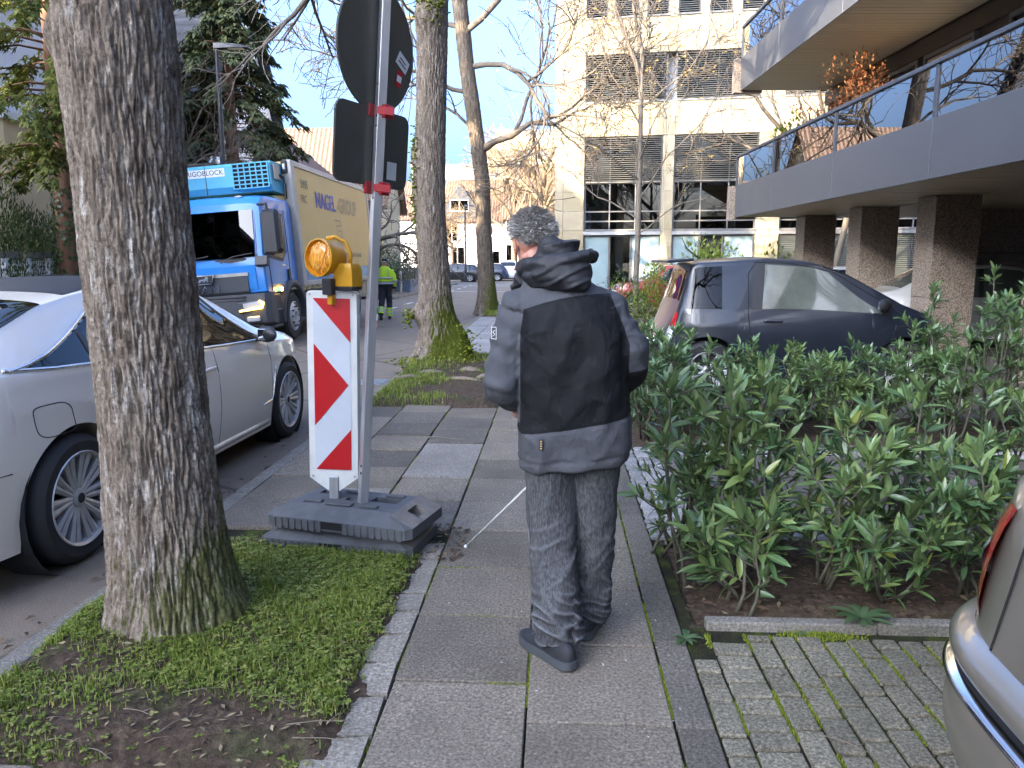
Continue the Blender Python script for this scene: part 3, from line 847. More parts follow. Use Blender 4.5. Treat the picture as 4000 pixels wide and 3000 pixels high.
# ---- left side of the street (also what the balcony glass mirrors and what shades the pavement)
W = [('+x', p, z, 1.3, 1.5, 1) for z in (1.9, 4.7) for p in (-3.2, 0, 3.2)]
W2 = W + [('-y', p, z, 1.2, 1.4, 1) for z in (1.9, 4.7) for p in (-2.5, 1.5)]
house('townhouse', -25, -12.8, 14.6, 26.2, 8.4, 13.8, M['grey_wall'], M['slate_roof'], 'pale stucco house with iron balcony behind the conifer and yew hedge', 'y', 0, wins=[('+x', 3.2, 4.7, 1.2, 1.4, 1), ('+x', 3.2, 1.9, 1.2, 1.4, 1), ('+x', -.6, 1.9, 1.2, 1.4, 1), ('-y', 3., 4.7, 1., 1.3, 1), ('-y', 0., 4.7, 1., 1.3, 1)], chimney=(1, 1))
house('townhouse', -24, -12.6, 27.4, 36.4, 5.4, 13.0, M['white_wall'], M['slate_roof'], 'white house with tall steep slate roof behind the dark spruce', 'x', 0, wins=W2 + [('+x', 0, 8.4, 1.0, 1.3, 1)], shutters=True)
house('townhouse', -23, -11.6, 39.2, 47.2, 5.2, 10.2, M['cream_wall'], M['tile_roof'], 'cream house with clay tile hip roof rising above the truck box', 'y', 4., wins=W2)
house('townhouse', -22, -10.9, 49.0, 54.8, 5.6, 10.2, M['cream_wall'], M['tile_roof_x'], 'yellow lit house with tiled roof beyond the man in the safety jacket', 'x', 0, wins=[('-y', p, z, 1.1, 1.4, 1) for z in (1.7, 4.2) for p in (-3, 0, 3.4)])
house('townhouse', -22.5, -13.0, -3.4, 7.4, 6.6, 12.6, M['white_wall'], M['tile_roof'], 'white house with clay tile hip roof opposite the apartment block', 'y', (1.2, 4.5), wins=W2, chimney=(0, -1))
house('townhouse', -24.5, -12.4, -15.5, -4.6, 8.2, 14.2, M['cream_wall'], M['tile_roof'], 'cream house with clay tile hip roof next along from the white hip roofed house', 'y', (1.2, 1.2), wins=W2, chimney=(0, 2))
house('townhouse', -25, -13, -30.5, -18.5, 8.6, 14.6, M['white_wall'], M['slate_roof'], 'white house with slate gable roof between two cream houses', 'y', 0, wins=W2)
house('townhouse', -25, -12, -46, -32, 8.4, 14.5, M['cream_wall'], M['tile_roof'], 'long cream house with tiled gable roof down the street', 'y', 0, wins=W2)
house('townhouse', 4, 18, -32, -18, 7.4, 12, M['grey_wall'], M['slate_roof'], 'grey house with slate roof on the same side as the apartment block', 'y', 0, wins=[('-x', p, z, 1.3, 1.5, 1) for z in (1.9, 4.7) for p in (-3.2, 0, 3.2)])

# ochre wall bay and iron balcony on the stucco house
bay = empty('ochre_bay', (-12.2, 17.6, 0), label='ochre rendered wall bay beside the iron balcony', cat='wall')
MB().bx(-.62, .25, -.9, .9, 0, 4.6).build('wall', M['cream_wall'], bay); MB().bx(-.75, .4, -1.0, 1.0, 4.6, 4.75).build('coping', M['grey_wall'], bay)
ib = empty('iron_balcony', (-12.3, 19.6, 2.55), label='small rusty iron balcony on the pale stucco house', cat='balcony')
MB().bx(-.5, .5, -1.0, 1.0, -.16, 0).build('floor', M['brownpanel'], ib)
M['rust'] = plain('rusty_iron', (.11, .045, .035), .7, .2, .4, 20)
for z in (.06, 1.0): 
    mb = MB(); mb.tube([(-.45, -.97, z), (.47, -.97, z), (.47, .97, z), (-.45, .97, z)], .022, 6); mb.build('rail', M['rust'], ib)
for i in range(15):
    y = -.95 + i * 1.9 / 14; MB().tube([(.47, y, 0), (.47, y, 1.0)], .011, 5).build('baluster', M['rust'], ib)
for i in range(6):
    x = -.42 + i * .17; MB().tube([(x, -.97, 0), (x, -.97, 1.0)], .011, 5).build('baluster', M['rust'], ib)

# ---- end of the street: houses beyond the junction
house('end_house', -22, -13.2, 84, 95, 6.4, 10.5, M['far_white'], M['tile_roof_x'], 'white end house half hidden by the garden trees', 'x', 0, wins=[('-y', p, z, 1.1, 1.4, 1) for z in (1.8, 4.6) for p in (-3, 0, 3)], group=None)
eh = house('end_house', -12.4, -5.4, 84, 94, 6.2, 10.6, M['far_white'], M['tile_roof_x'], 'white end house with dark slate gable dormer beyond the junction', 'x', 0, wins=[('-y', -1.6, 2.1, 1.6, 1.9, 1), ('-y', 1.4, 4.6, 1.0, 2., 1), ('-y', -2.2, 4.6, 1.3, 2, 1), ('-y', 2.6, 1.9, .8, 1.5, 0)])
dm = MB(); dm.prism([(-2.6, -.4), (2.6, -.4), (0, 3.4)], (-1.2, -5.25, 6.3), (1, 0, 0), (0, 0, 1), (0, 3.2, 0)); dmo = dm.build('dormer', M['slate_roof'], eh)
wall_window(eh, (-1.3, -5.32, 7.4), (-1, 0, 0), (0, -1, 0), 2.0, 1.2, M['frame_white'])
ew = house('end_house', -5.3, 12, 83.6, 94, 6.5, 12.2, M['far_white'], M['tile_roof_x'], 'long white end house with wide tiled roof behind the pale car', 'x', 0, wins=[('-y', -7.3, 2.2, 2.6, 2.2, 1), ('-y', -6.9, 4.9, 1.4, 2.4, 1), ('-y', -4.2, 2.2, 2.4, 2.0, 1), ('-y', -3.4, 5.4, 1.6, 1.6, 1), ('-y', -8.2, 5.8, .7, 1.2, 1), ('-y', -.5, 2.2, 1.6, 2, 1), ('-y', -.5, 5., 1.6, 2, 1), ('-y', 3.5, 2.2, 1.6, 2, 1)])
far = empty('apartment_tower', (-2, 128, 0), label='big pale terraced apartment block in the sun above the end houses', cat='building')
for i in range(7):
    MB().bx(-11 + max(0, i - 4) * 1.6, 11, -6 + i * .25, 8, i * 3.1, i * 3.1 + 2.0).build('storey', M['cream_wall'], far)
    MB().bx(-10.6 + max(0, i - 4) * 1.6, 11, -5.6 + i * .25, 7.6, i * 3.1 + 2.0, i * 3.1 + 3.1).build('window_band', M['wglass'] if False else M['frame_grey'], far)
hall = empty('factory_hall', (-14, 102, 0), label='tall blank white hall wall standing behind the end houses', cat='building')
MB().bx(-4, 4, -3, 20, 0, 13.2).build('wall', M['far_white'], hall); MB().bx(-4.2, 4.2, -3.2, 20.2, 13.2, 13.5).build('coping', M['frame_grey'], hall)

# ---- office building (stone facade facing the camera)
off = empty('office_building', (0, 31, 0), (0, 0, R(-7.9)), label='beige stone office building with slatted blinds in large windows', cat='building')
XE = 16.0; ZE = 14.2
ops = [(1.13, 4.10, 2.72, 6.25), (4.53, 7.6, 2.72, 6.25), (8.45, 11.4, 2.72, 6.25), (12.2, 15.0, 2.72, 6.25),
       (1.13, 4.2, 7.5, 9.23), (4.5, 7.6, 7.5, 9.23), (8.45, 11.4, 7.5, 9.23), (12.2, 15.0, 7.5, 9.23),
       (1.13, 4.10, 0., 2.55), (4.53, 7.6, 0., 2.55), (8.45, 11.4, 0., 2.55), (12.2, 15.0, 0., 2.55)]
xw = 1.13
while xw < 14.5: ops.append((xw, xw + .8, 10.53, 12.3)); xw += 1.13
core = MB(); core.bx(.02, XE, .55, 14, 0, ZE); core.bx(.02, .3, .02, .6, 0, ZE)
core.build('wall', M['grey_wall'], off)
rf = MB(); rf.bx(-.1, XE + .1, -.1, 14.1, ZE, ZE + .35); rf.build('roof', M['limestone'], off)
xs = sorted(set([0, .31, XE] + [o[0] for o in ops[:8]] + [o[1] for o in ops[:8]]))
xs2 = []
for a, b in zip(xs, xs[1:]):
    if b - a < .05: continue
    k = max(1, round((b - a) / 1.45))
    xs2 += [a + (b - a) * i / k for i in range(k)]
xs2.append(XE)
zs = [0, .75, 1.45, 2.15, 2.72, 3.45, 4.2, 4.95, 5.6, 6.25, 6.9, 7.5, 8.1, 8.7, 9.23, 9.9, 10.53]
def cell_free(a, b, c, d): return not any(a < o[1] - .02 and b > o[0] + .02 and c < o[3] - .02 and d > o[2] + .02 for o in ops)
for a, b in zip(xs2, xs2[1:]):
    for c, d in zip(zs, zs[1:]):
        if c < 2.7 and any(a >= o[0] - .01 and b <= o[1] + .01 for o in ops[8:12]): continue
        if cell_free(a, b, c, d):
            MB().bx(a + .006, b - .006, -.0, .06, c + .006, d - .006).build('stone_panel', M['limestone'] if rng.random() > .12 else M['limestone_warm'], off)
xs3 = [0, 1.13] + [v for k in range(12) for v in (1.93 + 1.13 * k, 2.26 + 1.13 * k)]
for a, b in zip(xs3, xs3[1:]):
    if cell_free(a, b, 10.6, 12.2) and b < XE: MB().bx(a + .006, b - .006, 0, .06, 10.536, 12.29).build('stone_panel', M['limestone'], off)
for k in range(12):
    for c, d in ((12.3, 13.2), (13.2, 14.2)): MB().bx(k * 1.33 + .006, k * 1.33 + 1.324, 0, .06, c + .006, d - .006).build('stone_panel', M['limestone'], off)
for c, d in zip(zs + [12.3, 13.2], zs[1:] + [12.3, 13.2, 14.2]):
    MB().bx(-.02, .0, .0, .9, c + .006, d - .006).build('stone_panel', M['limestone'], off)
def slats(parent, x0, x1, z0, z1, y, pitch=.075):
    mb = MB(); z = z1 - .03
    while z > z0:
        mb.add([(x0, y - .03, z - .022), (x1, y - .03, z - .022), (x1, y + .03, z + .012), (x0, y + .03, z + .012)], [(0, 1, 2, 3)]); z -= pitch
    mb.bx(x0, x1, y - .035, y + .035, z0 - .03, z0 + .01)
    mb.build('blind', M['blind'], parent)
for i, (a, b, c, d) in enumerate(ops):
    w = b - a; wi = None
    mb = MB()
    for q in (0, 1):
        e = a + .03 if q == 0 else b - .03; mb.bx(e - .03, e + .03, .12, .2, c, d)
    mb.bx(a + .06, b - .06, .12, .2, d - .06, d); mb.bx(a + .06, b - .06, .12, .2, c, c + .05)
    if i < 8: 
        for q in ((1, 2) if i < 4 else (1,)): mb.bx(a + w * q / (3 if i < 4 else 2) - .025, a + w * q / (3 if i < 4 else 2) + .025, .125, .195, c + .05, d - .06)
    if i < 4:
        for z in (3.05, 3.42, 4.5): mb.bx(a + .06, b - .06, .118, .198, z, z + .05)
    if 8 <= i < 12:
        for q in (.34, .62): mb.bx(a + w * q - .03, a + w * q + .03, .12, .2, c + .05, d - .06)
    wi = mb.build('window', M['frame_grey'], off)
    if 8 <= i < 12:
        for q0, q1, mt in ((0, .34, M['frosted']), (.34, .62, M['wglass'] if i != 9 else M['dark']), (.62, 1., M['frosted'])):
            MB().bx(a + w * q0 + .06, a + w * q1 - .05, .155, .165, c + .06, d - .07).build('pane', mt, wi)
        MB().bx(a + .03, b - .03, .5, .54, c, d).build('interior', M['cream_wall'] if i == 8 else M['room'], wi)
    else:
        MB().bx(a + .05, b - .05, .155, .165, c + .04, d - .05).build('pane', M['wglass'], wi)
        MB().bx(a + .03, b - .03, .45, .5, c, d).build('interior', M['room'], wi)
        slats(wi, a + .04, b - .04, (4.56 if i < 4 else c + .04), d - .03, .08, .075)
    MB().bx(a - .02, b + .02, -.05, .12, c - .04, c - .002).build('sill', M['frame_grey'], wi) if i < 8 or i >= 12 else None
for a, b in ((1.13, 4.10), (4.53, 7.6), (8.45, 11.4), (12.2, 15.)):
    MB().bx(a, b, -.03, .3, 2.55, 2.72).build('lintel', M['metal_grey'], off)
slats(off, 8.5, 11.35, .4, 2.5, .1, .07); slats(off, 12.25, 14.95, .4, 2.5, .1, .07)
pic = empty('wall_picture', (3.0, 30.99, 1.5), (0, 0, R(-7.9)), label='small dark framed picture seen through the office ground floor glass', cat='picture')
MB().bx(-.25, .25, -.02, .0, -.18, .18).build('frame', M['brownpanel'], pic); MB().bx(-.2, .2, -.026, -.021, -.13, .13).build('print', M['blind'], pic)

# ---- apartment block with balconies on the right
ap = empty('apartment_block', (0, 0, 0), (0, 0, R(2.68)), label='apartment block with grey panelled balconies and smoked glass over granite pillars', cat='building')
FX = 5.08; YF = 18.5; WX = 7.05
jo = [-6.0, -2.2, .8, 3.8, 6.82, 9.85, 12.87, 15.9, YF]
body = MB(); body.bx(WX + .06, 17, -6, YF, 2.75, 8.35); body.bx(8.6, 17, -6, 10.5, 0, 2.75)
body.build('wall', M['brownpanel'], ap)
MB().bx(4.9, 17.2, -6.2, YF + .3, 8.24, 8.6).build('roof', M['fascia'], ap)
sob = MB(); sob.box((0, 0, 0), (WX - FX - .03, .148, .02), None, .003, 1); sbm = sob.mesh('soffit_board', M['soffit'])
for lv, z0 in enumerate((2.55, 5.39)):
    MB().bx(FX + .06, WX + .05, -6, YF - .02, z0 + .06, z0 + .3).build('balcony_slab', M['grey_wall'], ap)
    y = YF - .1
    while y > (2.2 if lv == 1 else 4.0) and lv < 2:
        link('soffit_board', sbm, ap, ((FX + WX) / 2 + .02, y, z0 + .02 + rng.uniform(-.002, .002))); y -= .158
    if lv < 2:
        s2 = MB(); s2.bx(FX + .05, WX, -6, y + .07, z0 + .01, z0 + .05); s2.build('soffit', M['soffit'], ap)
    for a, b in zip(jo, jo[1:]):
        MB().box(((FX + .015), (a + b) / 2, z0 + .365), (.03, b - a - .012, .73), None, .004, 1).build('fascia_panel', M['fascia'], ap)
        MB().bx(FX + .02, FX + .03, a + .035, b - .035, z0 + .735, z0 + 1.35).build('glass_pane', M['balglass'], ap)
    for a in jo:
        MB().bx(FX + .0, FX + .055, a - .03, a + .03, z0 + .733, z0 + 1.355).build('post', M['rail'], ap)
    MB().box((FX + .025, (jo[0] + YF) / 2, z0 + 1.385), (.085, YF - jo[0] + .05, .06), None, .012, 2).build('handrail', M['rail'], ap)
    MB().bx(FX - .13, FX + .5, YF + .003, YF + .22, z0 - .03, z0 + .72).build('end_stone', M['granite'], ap)
    MB().bx(FX + .1, WX, YF - .03, YF - .0, z0 + .31, z0 + 1.3).build('end_panel', M['balglass'], ap)
    # first-floor wall openings
    zz = z0 + .3
    if lv < 2:
        MB().bx(WX - .02, WX + .05, -6, YF, zz + 2.22, zz + 2.5).build('lintel', M['brownpanel'], ap)
        for k, (a, b, ty) in enumerate(((17.2, 15.6, 's'), (15.4, 14.3, 'w'), (14.1, 12.6, 's'), (11.75, 10.6, 'w'), (10.4, 8.6, 'w'), (7.8, 6.2, 's'), (5.9, 4.4, 'w'))):
            wi = MB(); c = (a + b) / 2; w = abs(a - b)
            for e in (a - .03, b + .03): wi.bx(WX - .03, WX + .055, e - .03, e + .03, zz + .05, zz + 2.2)
            wi.bx(WX - .032, WX + .053, min(a, b) + .06, max(a, b) - .06, zz + 2.13, zz + 2.2)
            o = wi.build('window', M['frame_grey'], ap)
            if ty == 's':
                for q in range(24): MB().box((WX + .02, c, zz + .12 + q * .085), (.03, w - .13, .08), None, .008, 1).build('shutter_slat', M['shutter'], o)
            else: MB().bx(WX + .01, WX + .02, min(a, b) + .06, max(a, b) - .06, zz + .05, zz + 2.13).build('pane', M['wglass'], o)
for y in (12.2, 14.8, 17.7):
    MB().bx(6.45, 7.15, y, y + .55, -.01, .98, .006).build('pillar_base', M['granite'], ap)
    MB().bx(6.447, 7.153, y - .003, y + .553, .985, 2.55, .006).build('pillar', M['granite'], ap)
for y in (9.4, 6.6, 3.8): MB().bx(6.45, 7.15, y, y + .55, -.01, 2.55, .006).build('pillar', M['granite'], ap)
MB().bx(6.5, 7.6, 18.45, 18.9, -.01, 1.35, .02).build('plinth', M['granite'], ap)
for i in range(9):
    for z0_, z1_ in ((-.01, .8), (.81, 1.7), (1.71, 2.6)): MB().bx(8.15 + i * .62, 8.15 + i * .62 + .614, 15.3, 15.36, z0_, z1_ - .006).build('granite_panel', M['granite_wall'], ap)
MB().bx(8.1, 14, 15.361, 15.9, -.01, 2.6).build('ground_floor_wall', M['brownpanel'], ap)
MB().bx(WX + .02, 14, 8, YF, 2.55, 2.74).build('carport_ceiling', M['soffit'], ap)
lf = MB(); lf.box((8.6, 11.6, 2.49), (1.2, .14, .08), None, .02, 2); lf.build('ceiling_light', M['black'], ap)
# ---------------------------------------------------------------- trees
def m_bark(name, dark, mid, light, moss=.0, sc_=1., white=.5, zmoss=.9, mdir=(1, 0)):
    t = NT(name); p = t.pos((1, 1, .3)); q = t.pos()
    r1 = t.noise(p, 26 * sc_, 5, .65, .8); r2 = t.noise(q, 60 * sc_, 5, .7); big = t.noise(q, 1.6, 5, .6)
    c = t.ramp(r1, [(.3, dark), (.48, mid), (.66, light)])
    c = t.mix(t.ramp(r2, [(.3, .75), (.55, 0.)]), c, sc(dark, .6))
    wl_ = t.noise(t.pos((1, 1, .2), off=(2, 5, 1)), 17 * sc_, 6, .75, .6)
    c = t.mix(t.math('MULTIPLY', t.ramp(wl_, [(.54, 0.), (.64, 1.)]), t.ramp(r2, [(.35, 0.), (.6, white)])), c, (.6, .56, .5))
    c = t.mix(t.ramp(big, [(.4, 0.), (.7, .35)]), c, sc(mid, .7))
    if moss:
        sep = t.node('ShaderNodeSeparateXYZ'); t.l.new(q, sep.inputs[0])
        h = t.math('SUBTRACT', 1., t.math('DIVIDE', sep.outputs[2], zmoss), True)
        ge = t.node('ShaderNodeNewGeometry'); s2 = t.node('ShaderNodeSeparateXYZ'); t.l.new(ge.outputs['Normal'], s2.inputs[0])
        side = t.math('ADD', t.math('MULTIPLY', s2.outputs[0], mdir[0]), t.math('MULTIPLY', s2.outputs[1], mdir[1]))
        k = t.math('ADD', t.math('MULTIPLY', h, t.math('ADD', .55, side)), t.math('MULTIPLY', t.math('SUBTRACT', t.noise(q, 7, 5, .65), .5), 1.1))
        c = t.mix(t.math('MULTIPLY', t.ramp(k, [(.3, 0.), (.62, 1.)]), moss), c, t.ramp(r2, [(.3, (.03, .04, .004)), (.65, (.11, .125, .015))]))
    t.base(c).set(rough=.92, spec=.2); t.bump(t.math('ADD', r1, t.math('MULTIPLY', r2, .5)), .8, .02)
    return t.m
M['bark1'] = m_bark('bark_big', (.075, .056, .04), (.24, .19, .145), (.38, .32, .25), .75, 1., 1., .7, (.8, .1))
M['bark2'] = m_bark('bark_mossy', (.065, .05, .037), (.2, .16, .122), (.33, .275, .215), 1., .7, .4, 1.6, (.9, -.2))
M['bark3'] = m_bark('bark_far', (.045, .034, .025), (.13, .103, .077), (.2, .166, .13), .9, .6, .2, 1.8, (.8, .0))
M['twigbark'] = plain('branch_bark', (.13, .105, .08), .9, 0, .3, 5)
M['twiggold'] = plain('golden_branch_bark', (.17, .12, .065), .9, 0, .3, 5)
M['redbark'] = plain('red_conifer_bark', (.23, .12, .07), .9, 0, .35, 12, .5, 40, stretch=(1, 1, .2))
M['palebark'] = plain('young_tree_bark', (.15, .125, .095), .85, 0, .25, 25)

def bark_trunk(path, radf, n_around, n_tall, depth, seed, ridge, roots=(), knots=()):
    """path: list of (x,y,z) control points; radf(t,a)->radius; furrows cut into the surface"""
    P = np.array(path); zc = np.linspace(0, 1, n_tall)
    d = np.r_[0, np.cumsum(np.linalg.norm(np.diff(P, axis=0), axis=1))]; L = d[-1]; d /= L
    C_ = np.stack([np.interp(zc, d, P[:, k]) for k in range(3)], 1)
    for _ in range(3): C_[1:-1] = (C_[:-2] + 2 * C_[1:-1] + C_[2:]) / 4
    V = np.zeros((n_tall, n_around, 3))
    for i in range(n_tall):
        z = zc[i] * L
        for j in range(n_around):
            a = 2 * math.pi * j / n_around; c, s = math.cos(a), math.sin(a)
            r = radf(z, a)
            wob = .9 * noise.noise((c * 1.5, s * 1.5, z * 1.1 + seed))
            u = (a + .12 * noise.noise((c * 2, s * 2, z * 3 + seed))) * ridge
            f1 = noise.noise((c * ridge * .34, s * ridge * .34, z * 5.5 + seed)) + .6 * noise.noise((c * ridge * .75, s * ridge * .75, z * 13 + seed))
            f2 = noise.noise((c * ridge * 1.3, s * ridge * 1.3, z * 26 + seed))
            k = 1 - min(1., abs(f1) * 2.6)
            r += -depth * k ** 1.5 + depth * .35 * f2 + .012 * wob
            for (ka, kz, kr, kh) in knots:
                da = (a - ka + math.pi) % (2 * math.pi) - math.pi
                r += kh * math.exp(-((da * .25 / kr) ** 2 + ((z - kz) / kr) ** 2))
            V[i, j] = (C_[i, 0] + c * r, C_[i, 1] + s * r, C_[i, 2])
    F = []
    idx = np.arange(n_tall * n_around).reshape(n_tall, n_around)
    a = idx[:-1]; b = idx[1:]
    F = np.stack([a, np.roll(a, -1, 1), np.roll(b, -1, 1), b], -1).reshape(-1, 4)
    return V.reshape(-1, 3), F

def grow(mb, p, d, L, r, lvl, g, spec, tips=None):
    """recursive bare branch"""
    n = 6 if lvl < 2 else 4; pts = [Vector(p)]; d = Vector(d).normalized(); rad = [r]; seg = L / n
    for i in range(n):
        d = (d + Vector((g.gauss(0, 1), g.gauss(0, 1), g.gauss(0, 1))) * spec['wig'] + Vector((0, 0, spec['up'] * (1 if lvl > 0 else .3)))).normalized()
        pts.append(pts[-1] + d * seg); rad.append(max(spec['rmin'], r * (1 - (1 - spec['taper']) * (i + 1) / n)))
    mb.tube(pts, rad, 7 if r > .04 else (5 if r > .012 else 3), False)
    if lvl >= spec['lv']:
        if tips is not None: tips.append((pts[-1], d))
        return
    nb = spec['nb'][min(lvl, len(spec['nb']) - 1)]
    for k in range(nb):
        t_ = g.uniform(.3, 1.0) if k < nb - 1 else 1.0
        i = min(n - 1, int(t_ * n)); q = pts[i].lerp(pts[i + 1], t_ * n - i) if i < n else pts[-1]
        dd = (pts[min(n, i + 1)] - pts[i]).normalized(); u, w = frame(dd); a = g.uniform(0, 6.283); sp = g.uniform(*spec['ang'])
        nd = dd * math.cos(sp) + (u * math.cos(a) + w * math.sin(a)) * math.sin(sp)
        grow(mb, q, nd, L * g.uniform(*spec['len']), max(spec['rmin'], rad[i] * spec['rr']), lvl + 1, g, spec, tips)

SP = dict(wig=.16, up=.05, taper=.55, rmin=.006, lv=3, nb=(6, 6, 5), ang=(.4, 1.0), len=(.45, .75), rr=.62)
# --- big foreground trunk
t1 = empty('street_tree', (-1.63, 3.03, 0), label='big grey street tree trunk with white lichen streaks beside the pale car', cat='tree')
def rad1(z, a):
    fl = .17 * math.exp(-z / .16) + .075 * math.exp(-z / .55)
    lob = 1 + .35 * math.exp(-z / .3) * (math.sin(3 * a + .5) * .5 + math.sin(5 * a + 2) * .3)
    east = .06 * math.exp(-z / .25) * max(0, math.cos(a - .1)) ** 3
    return .208 + fl * .62 * lob + east + .012 * math.exp(-((z - 2.35) / .25) ** 2)
V, F = bark_trunk([(.02, 0, -.08), (.0, 0, .4), (-.02, 0, 1.0), (-.035, 0, 1.8), (-.05, -.01, 2.6), (-.06, 0, 4.2), (-.05, .05, 6.5)], rad1, 300, 420, .017, 3.3, 30, knots=((math.pi * 1.2, 2.45, .07, .03), (math.pi * .97, .62, .13, .03)))
link('trunk', np_mesh('trunk', V, F, M['bark1'], True), t1)
mb = MB(); g = random.Random(5)
for a, el, L, z in ((.3, .6, 4.2, 6.3), (2.2, .8, 4, 6.4), (4.0, .7, 4.2, 6.0), (5.3, .9, 4.0, 6.45), (1.3, 1.3, 4.2, 6.45)):
    grow(mb, (-.05, .05, z), (math.cos(a) * math.cos(el), math.sin(a) * math.cos(el), math.sin(el)), L, .12, 0, g, SP)
mb.build('crown', M['twigbark'], t1, True)

# --- middle trunk with mossy root flare
t2 = empty('street_tree', (-1.74, 11.3, 0), label='middle street tree trunk with moss on its flared roots', cat='tree')
def rad2(z, a):
    lob = max(0, math.cos(a + .15)) ** 4 * 1.4 + max(0, math.cos(a - 3.3)) ** 6 * .8 + max(0, math.cos(a - 4.5)) ** 6 * .6 + max(0, math.cos(a - 1.6)) ** 4 * .6
    return .215 + .06 * math.exp(-z / 1.0) + (.2 + .32 * lob) * math.exp(-z / .26) * .8 + .14 * max(0, math.cos(a)) ** 6 * math.exp(-((z - .45) / .3) ** 2)
V, F = bark_trunk([(0, 0, -.06), (.02, 0, .5), (-.02, 0, 1.2), (-.06, 0, 2.2), (-.05, 0, 3.2), (.0, 0, 4.4), (.05, 0, 5.6), (.02, .05, 8)], rad2, 150, 300, .02, 7.3, 24, knots=((4.4, 4.95, .22, .12), (3.3, 2.6, .25, .05), (3.2, 3.1, .2, .06), (math.pi * 1.0, .85, .14, .13)))
link('trunk', np_mesh('trunk', V, F, M['bark2'], True), t2)
ms = MB(); g = random.Random(9)
def moss_pad(mb, c, r, n, g, squash=.5):
    for _ in range(n):
        p = Vector((g.gauss(0, r[0]), g.gauss(0, r[1]), g.gauss(0, r[2]))) + Vector(c); s = g.uniform(.01, .03)
        mb.ell(p, (s, s, s * squash), 5, 3)
moss_pad(ms, (.02, -.24, 4.98), (.1, .05, .1), 260, g); moss_pad(ms, (-.27, -.1, 2.5), (.03, .06, .25), 160, g); moss_pad(ms, (-.25, -.1, 3.1), (.03, .06, .16), 120, g)
moss_pad(ms, (.42, -.1, .28), (.1, .1, .16), 260, g); moss_pad(ms, (-.38, -.12, .72), (.04, .06, .06), 90, g); moss_pad(ms, (.2, -.4, .1), (.3, .1, .04), 200, g); moss_pad(ms, (-.35, -.35, .1), (.12, .1, .04), 120, g)
ms.build('moss', M['moss'], t2, True)
rt = MB()
for q, (x, y, L, a, r) in enumerate(((-.1, -1.2, .5, .3, .045), (.45, -.95, .35, .1, .06), (.35, -1.6, .6, -.2, .03), (-.3, -1.7, .5, .5, .04), (.75, -1.5, .3, .2, .045))):
    rt.tube([(x + math.cos(a) * L * k / 5, y + math.sin(a) * L * k / 5, .04 + .03 * math.sin(k * .9)) for k in range(6)], [r * (.5 + .5 * math.sin(math.pi * (k + .5) / 6)) for k in range(6)], 7)
rt.build('root', M['twig'], t2, True)
mb = MB(); g = random.Random(12)
grow(mb, (.0, 0, 5.6), (-.85, .1, .35), 3.6, .09, 0, g, dict(SP, up=-.02)); grow(mb, (-.02, 0, 6.2), (-.6, -.5, .25), 3.4, .08, 0, g, dict(SP, up=-.02))
grow(mb, (.05, 0, 5.2), (.6, .5, .6), 3.2, .07, 0, g, SP)
for a, el, L, z in ((.3, .7, 4.2, 7.6), (2.2, .8, 4, 7.8), (4.0, .7, 4.2, 7.2), (1.3, 1.3, 4.2, 7.9), (5.4, .9, 3.6, 7.0)):
    grow(mb, (.02, .05, z), (math.cos(a) * math.cos(el), math.sin(a) * math.cos(el), math.sin(el)), L, .11, 0, g, SP)
# thin hanging shoots beside the trunk
for k in range(7):
    x = -.45 - .09 * k + g.uniform(-.03, .03); mb.tube([(x + .25 * math.sin(i * .4 + k), .1, 5.0 - i * .42) for i in range(7)], [.009 - .0009 * i for i in range(7)], 3)
mb.build('crown', M['twigbark'], t2, True)

# --- far leaning street tree
t3 = empty('street_tree', (-2.03, 23.4, 0), label='far slender street tree leaning left with a grassy foot', cat='tree')
def rad3(z, a): return .225 + .09 * math.exp(-z / 1.2) + .14 * math.exp(-z / .3) * (1 + .4 * math.sin(3 * a))
V, F = bark_trunk([(0, 0, -.06), (-.02, 0, .8), (-.1, 0, 2.4), (-.12, 0, 3.8), (-.3, 0, 5.2), (-.55, 0, 7.0), (-.76, 0, 8.9), (-.9, 0, 11)], rad3, 100, 220, .022, 2.1, 20)
link('trunk', np_mesh('trunk', V, F, M['bark3'], True), t3)
mb = MB(); g = random.Random(21)
S3 = dict(SP, rmin=.011, up=.03, wig=.2)
br = [(-.2, 0, 4.75), (.25, -.1, 5.0), (.75, -.15, 5.15), (1.3, -.2, 5.5), (2.0, -.2, 5.45), (2.6, -.2, 5.8)]
mb.tube(br, [.13, .1, .09, .07, .05, .03], 8)
grow(mb, br[2], (.3, -.2, .9), 3.2, .06, 0, g, S3); grow(mb, br[3], (.9, .1, .3), 2.6, .05, 0, g, S3); grow(mb, br[5], (.8, -.1, .2), 1.6, .03, 1, g, S3); grow(mb, br[4], (.4, -.2, -.6), 1.5, .03, 1, g, S3); grow(mb, br[3], (.3, -.2, -.8), 1.2, .03, 1, g, S3)
grow(mb, (-.55, 0, 7.1), (.9, -.1, -.05), 3.4, .09, 0, g, dict(S3, up=-.02)); grow(mb, (-.7, 0, 8.0), (.9, -.2, .45), 4.2, .1, 0, g, dict(S3, up=.0)); grow(mb, (-.76, 0, 8.8), (.8, .2, .6), 4, .1, 0, g, S3)
grow(mb, (-.5, 0, 6.4), (-.8, -.1, .1), 3.0, .07, 0, g, dict(S3, up=-.03)); grow(mb, (-.3, 0, 5.3), (-.6, -.3, .5), 2.2, .05, 1, g, S3); grow(mb, (-.72, 0, 8.2), (-.8, 0, .3), 3.6, .08, 0, g, S3)
for a in (.2, 1.4, 2.6, 3.9, 5.1): grow(mb, (-.9, 0, 10.6), (math.cos(a) * .6, math.sin(a) * .6, .8), 3.6, .1, 0, g, S3)
mb.build('crown', M['twigbark'], t3, True)

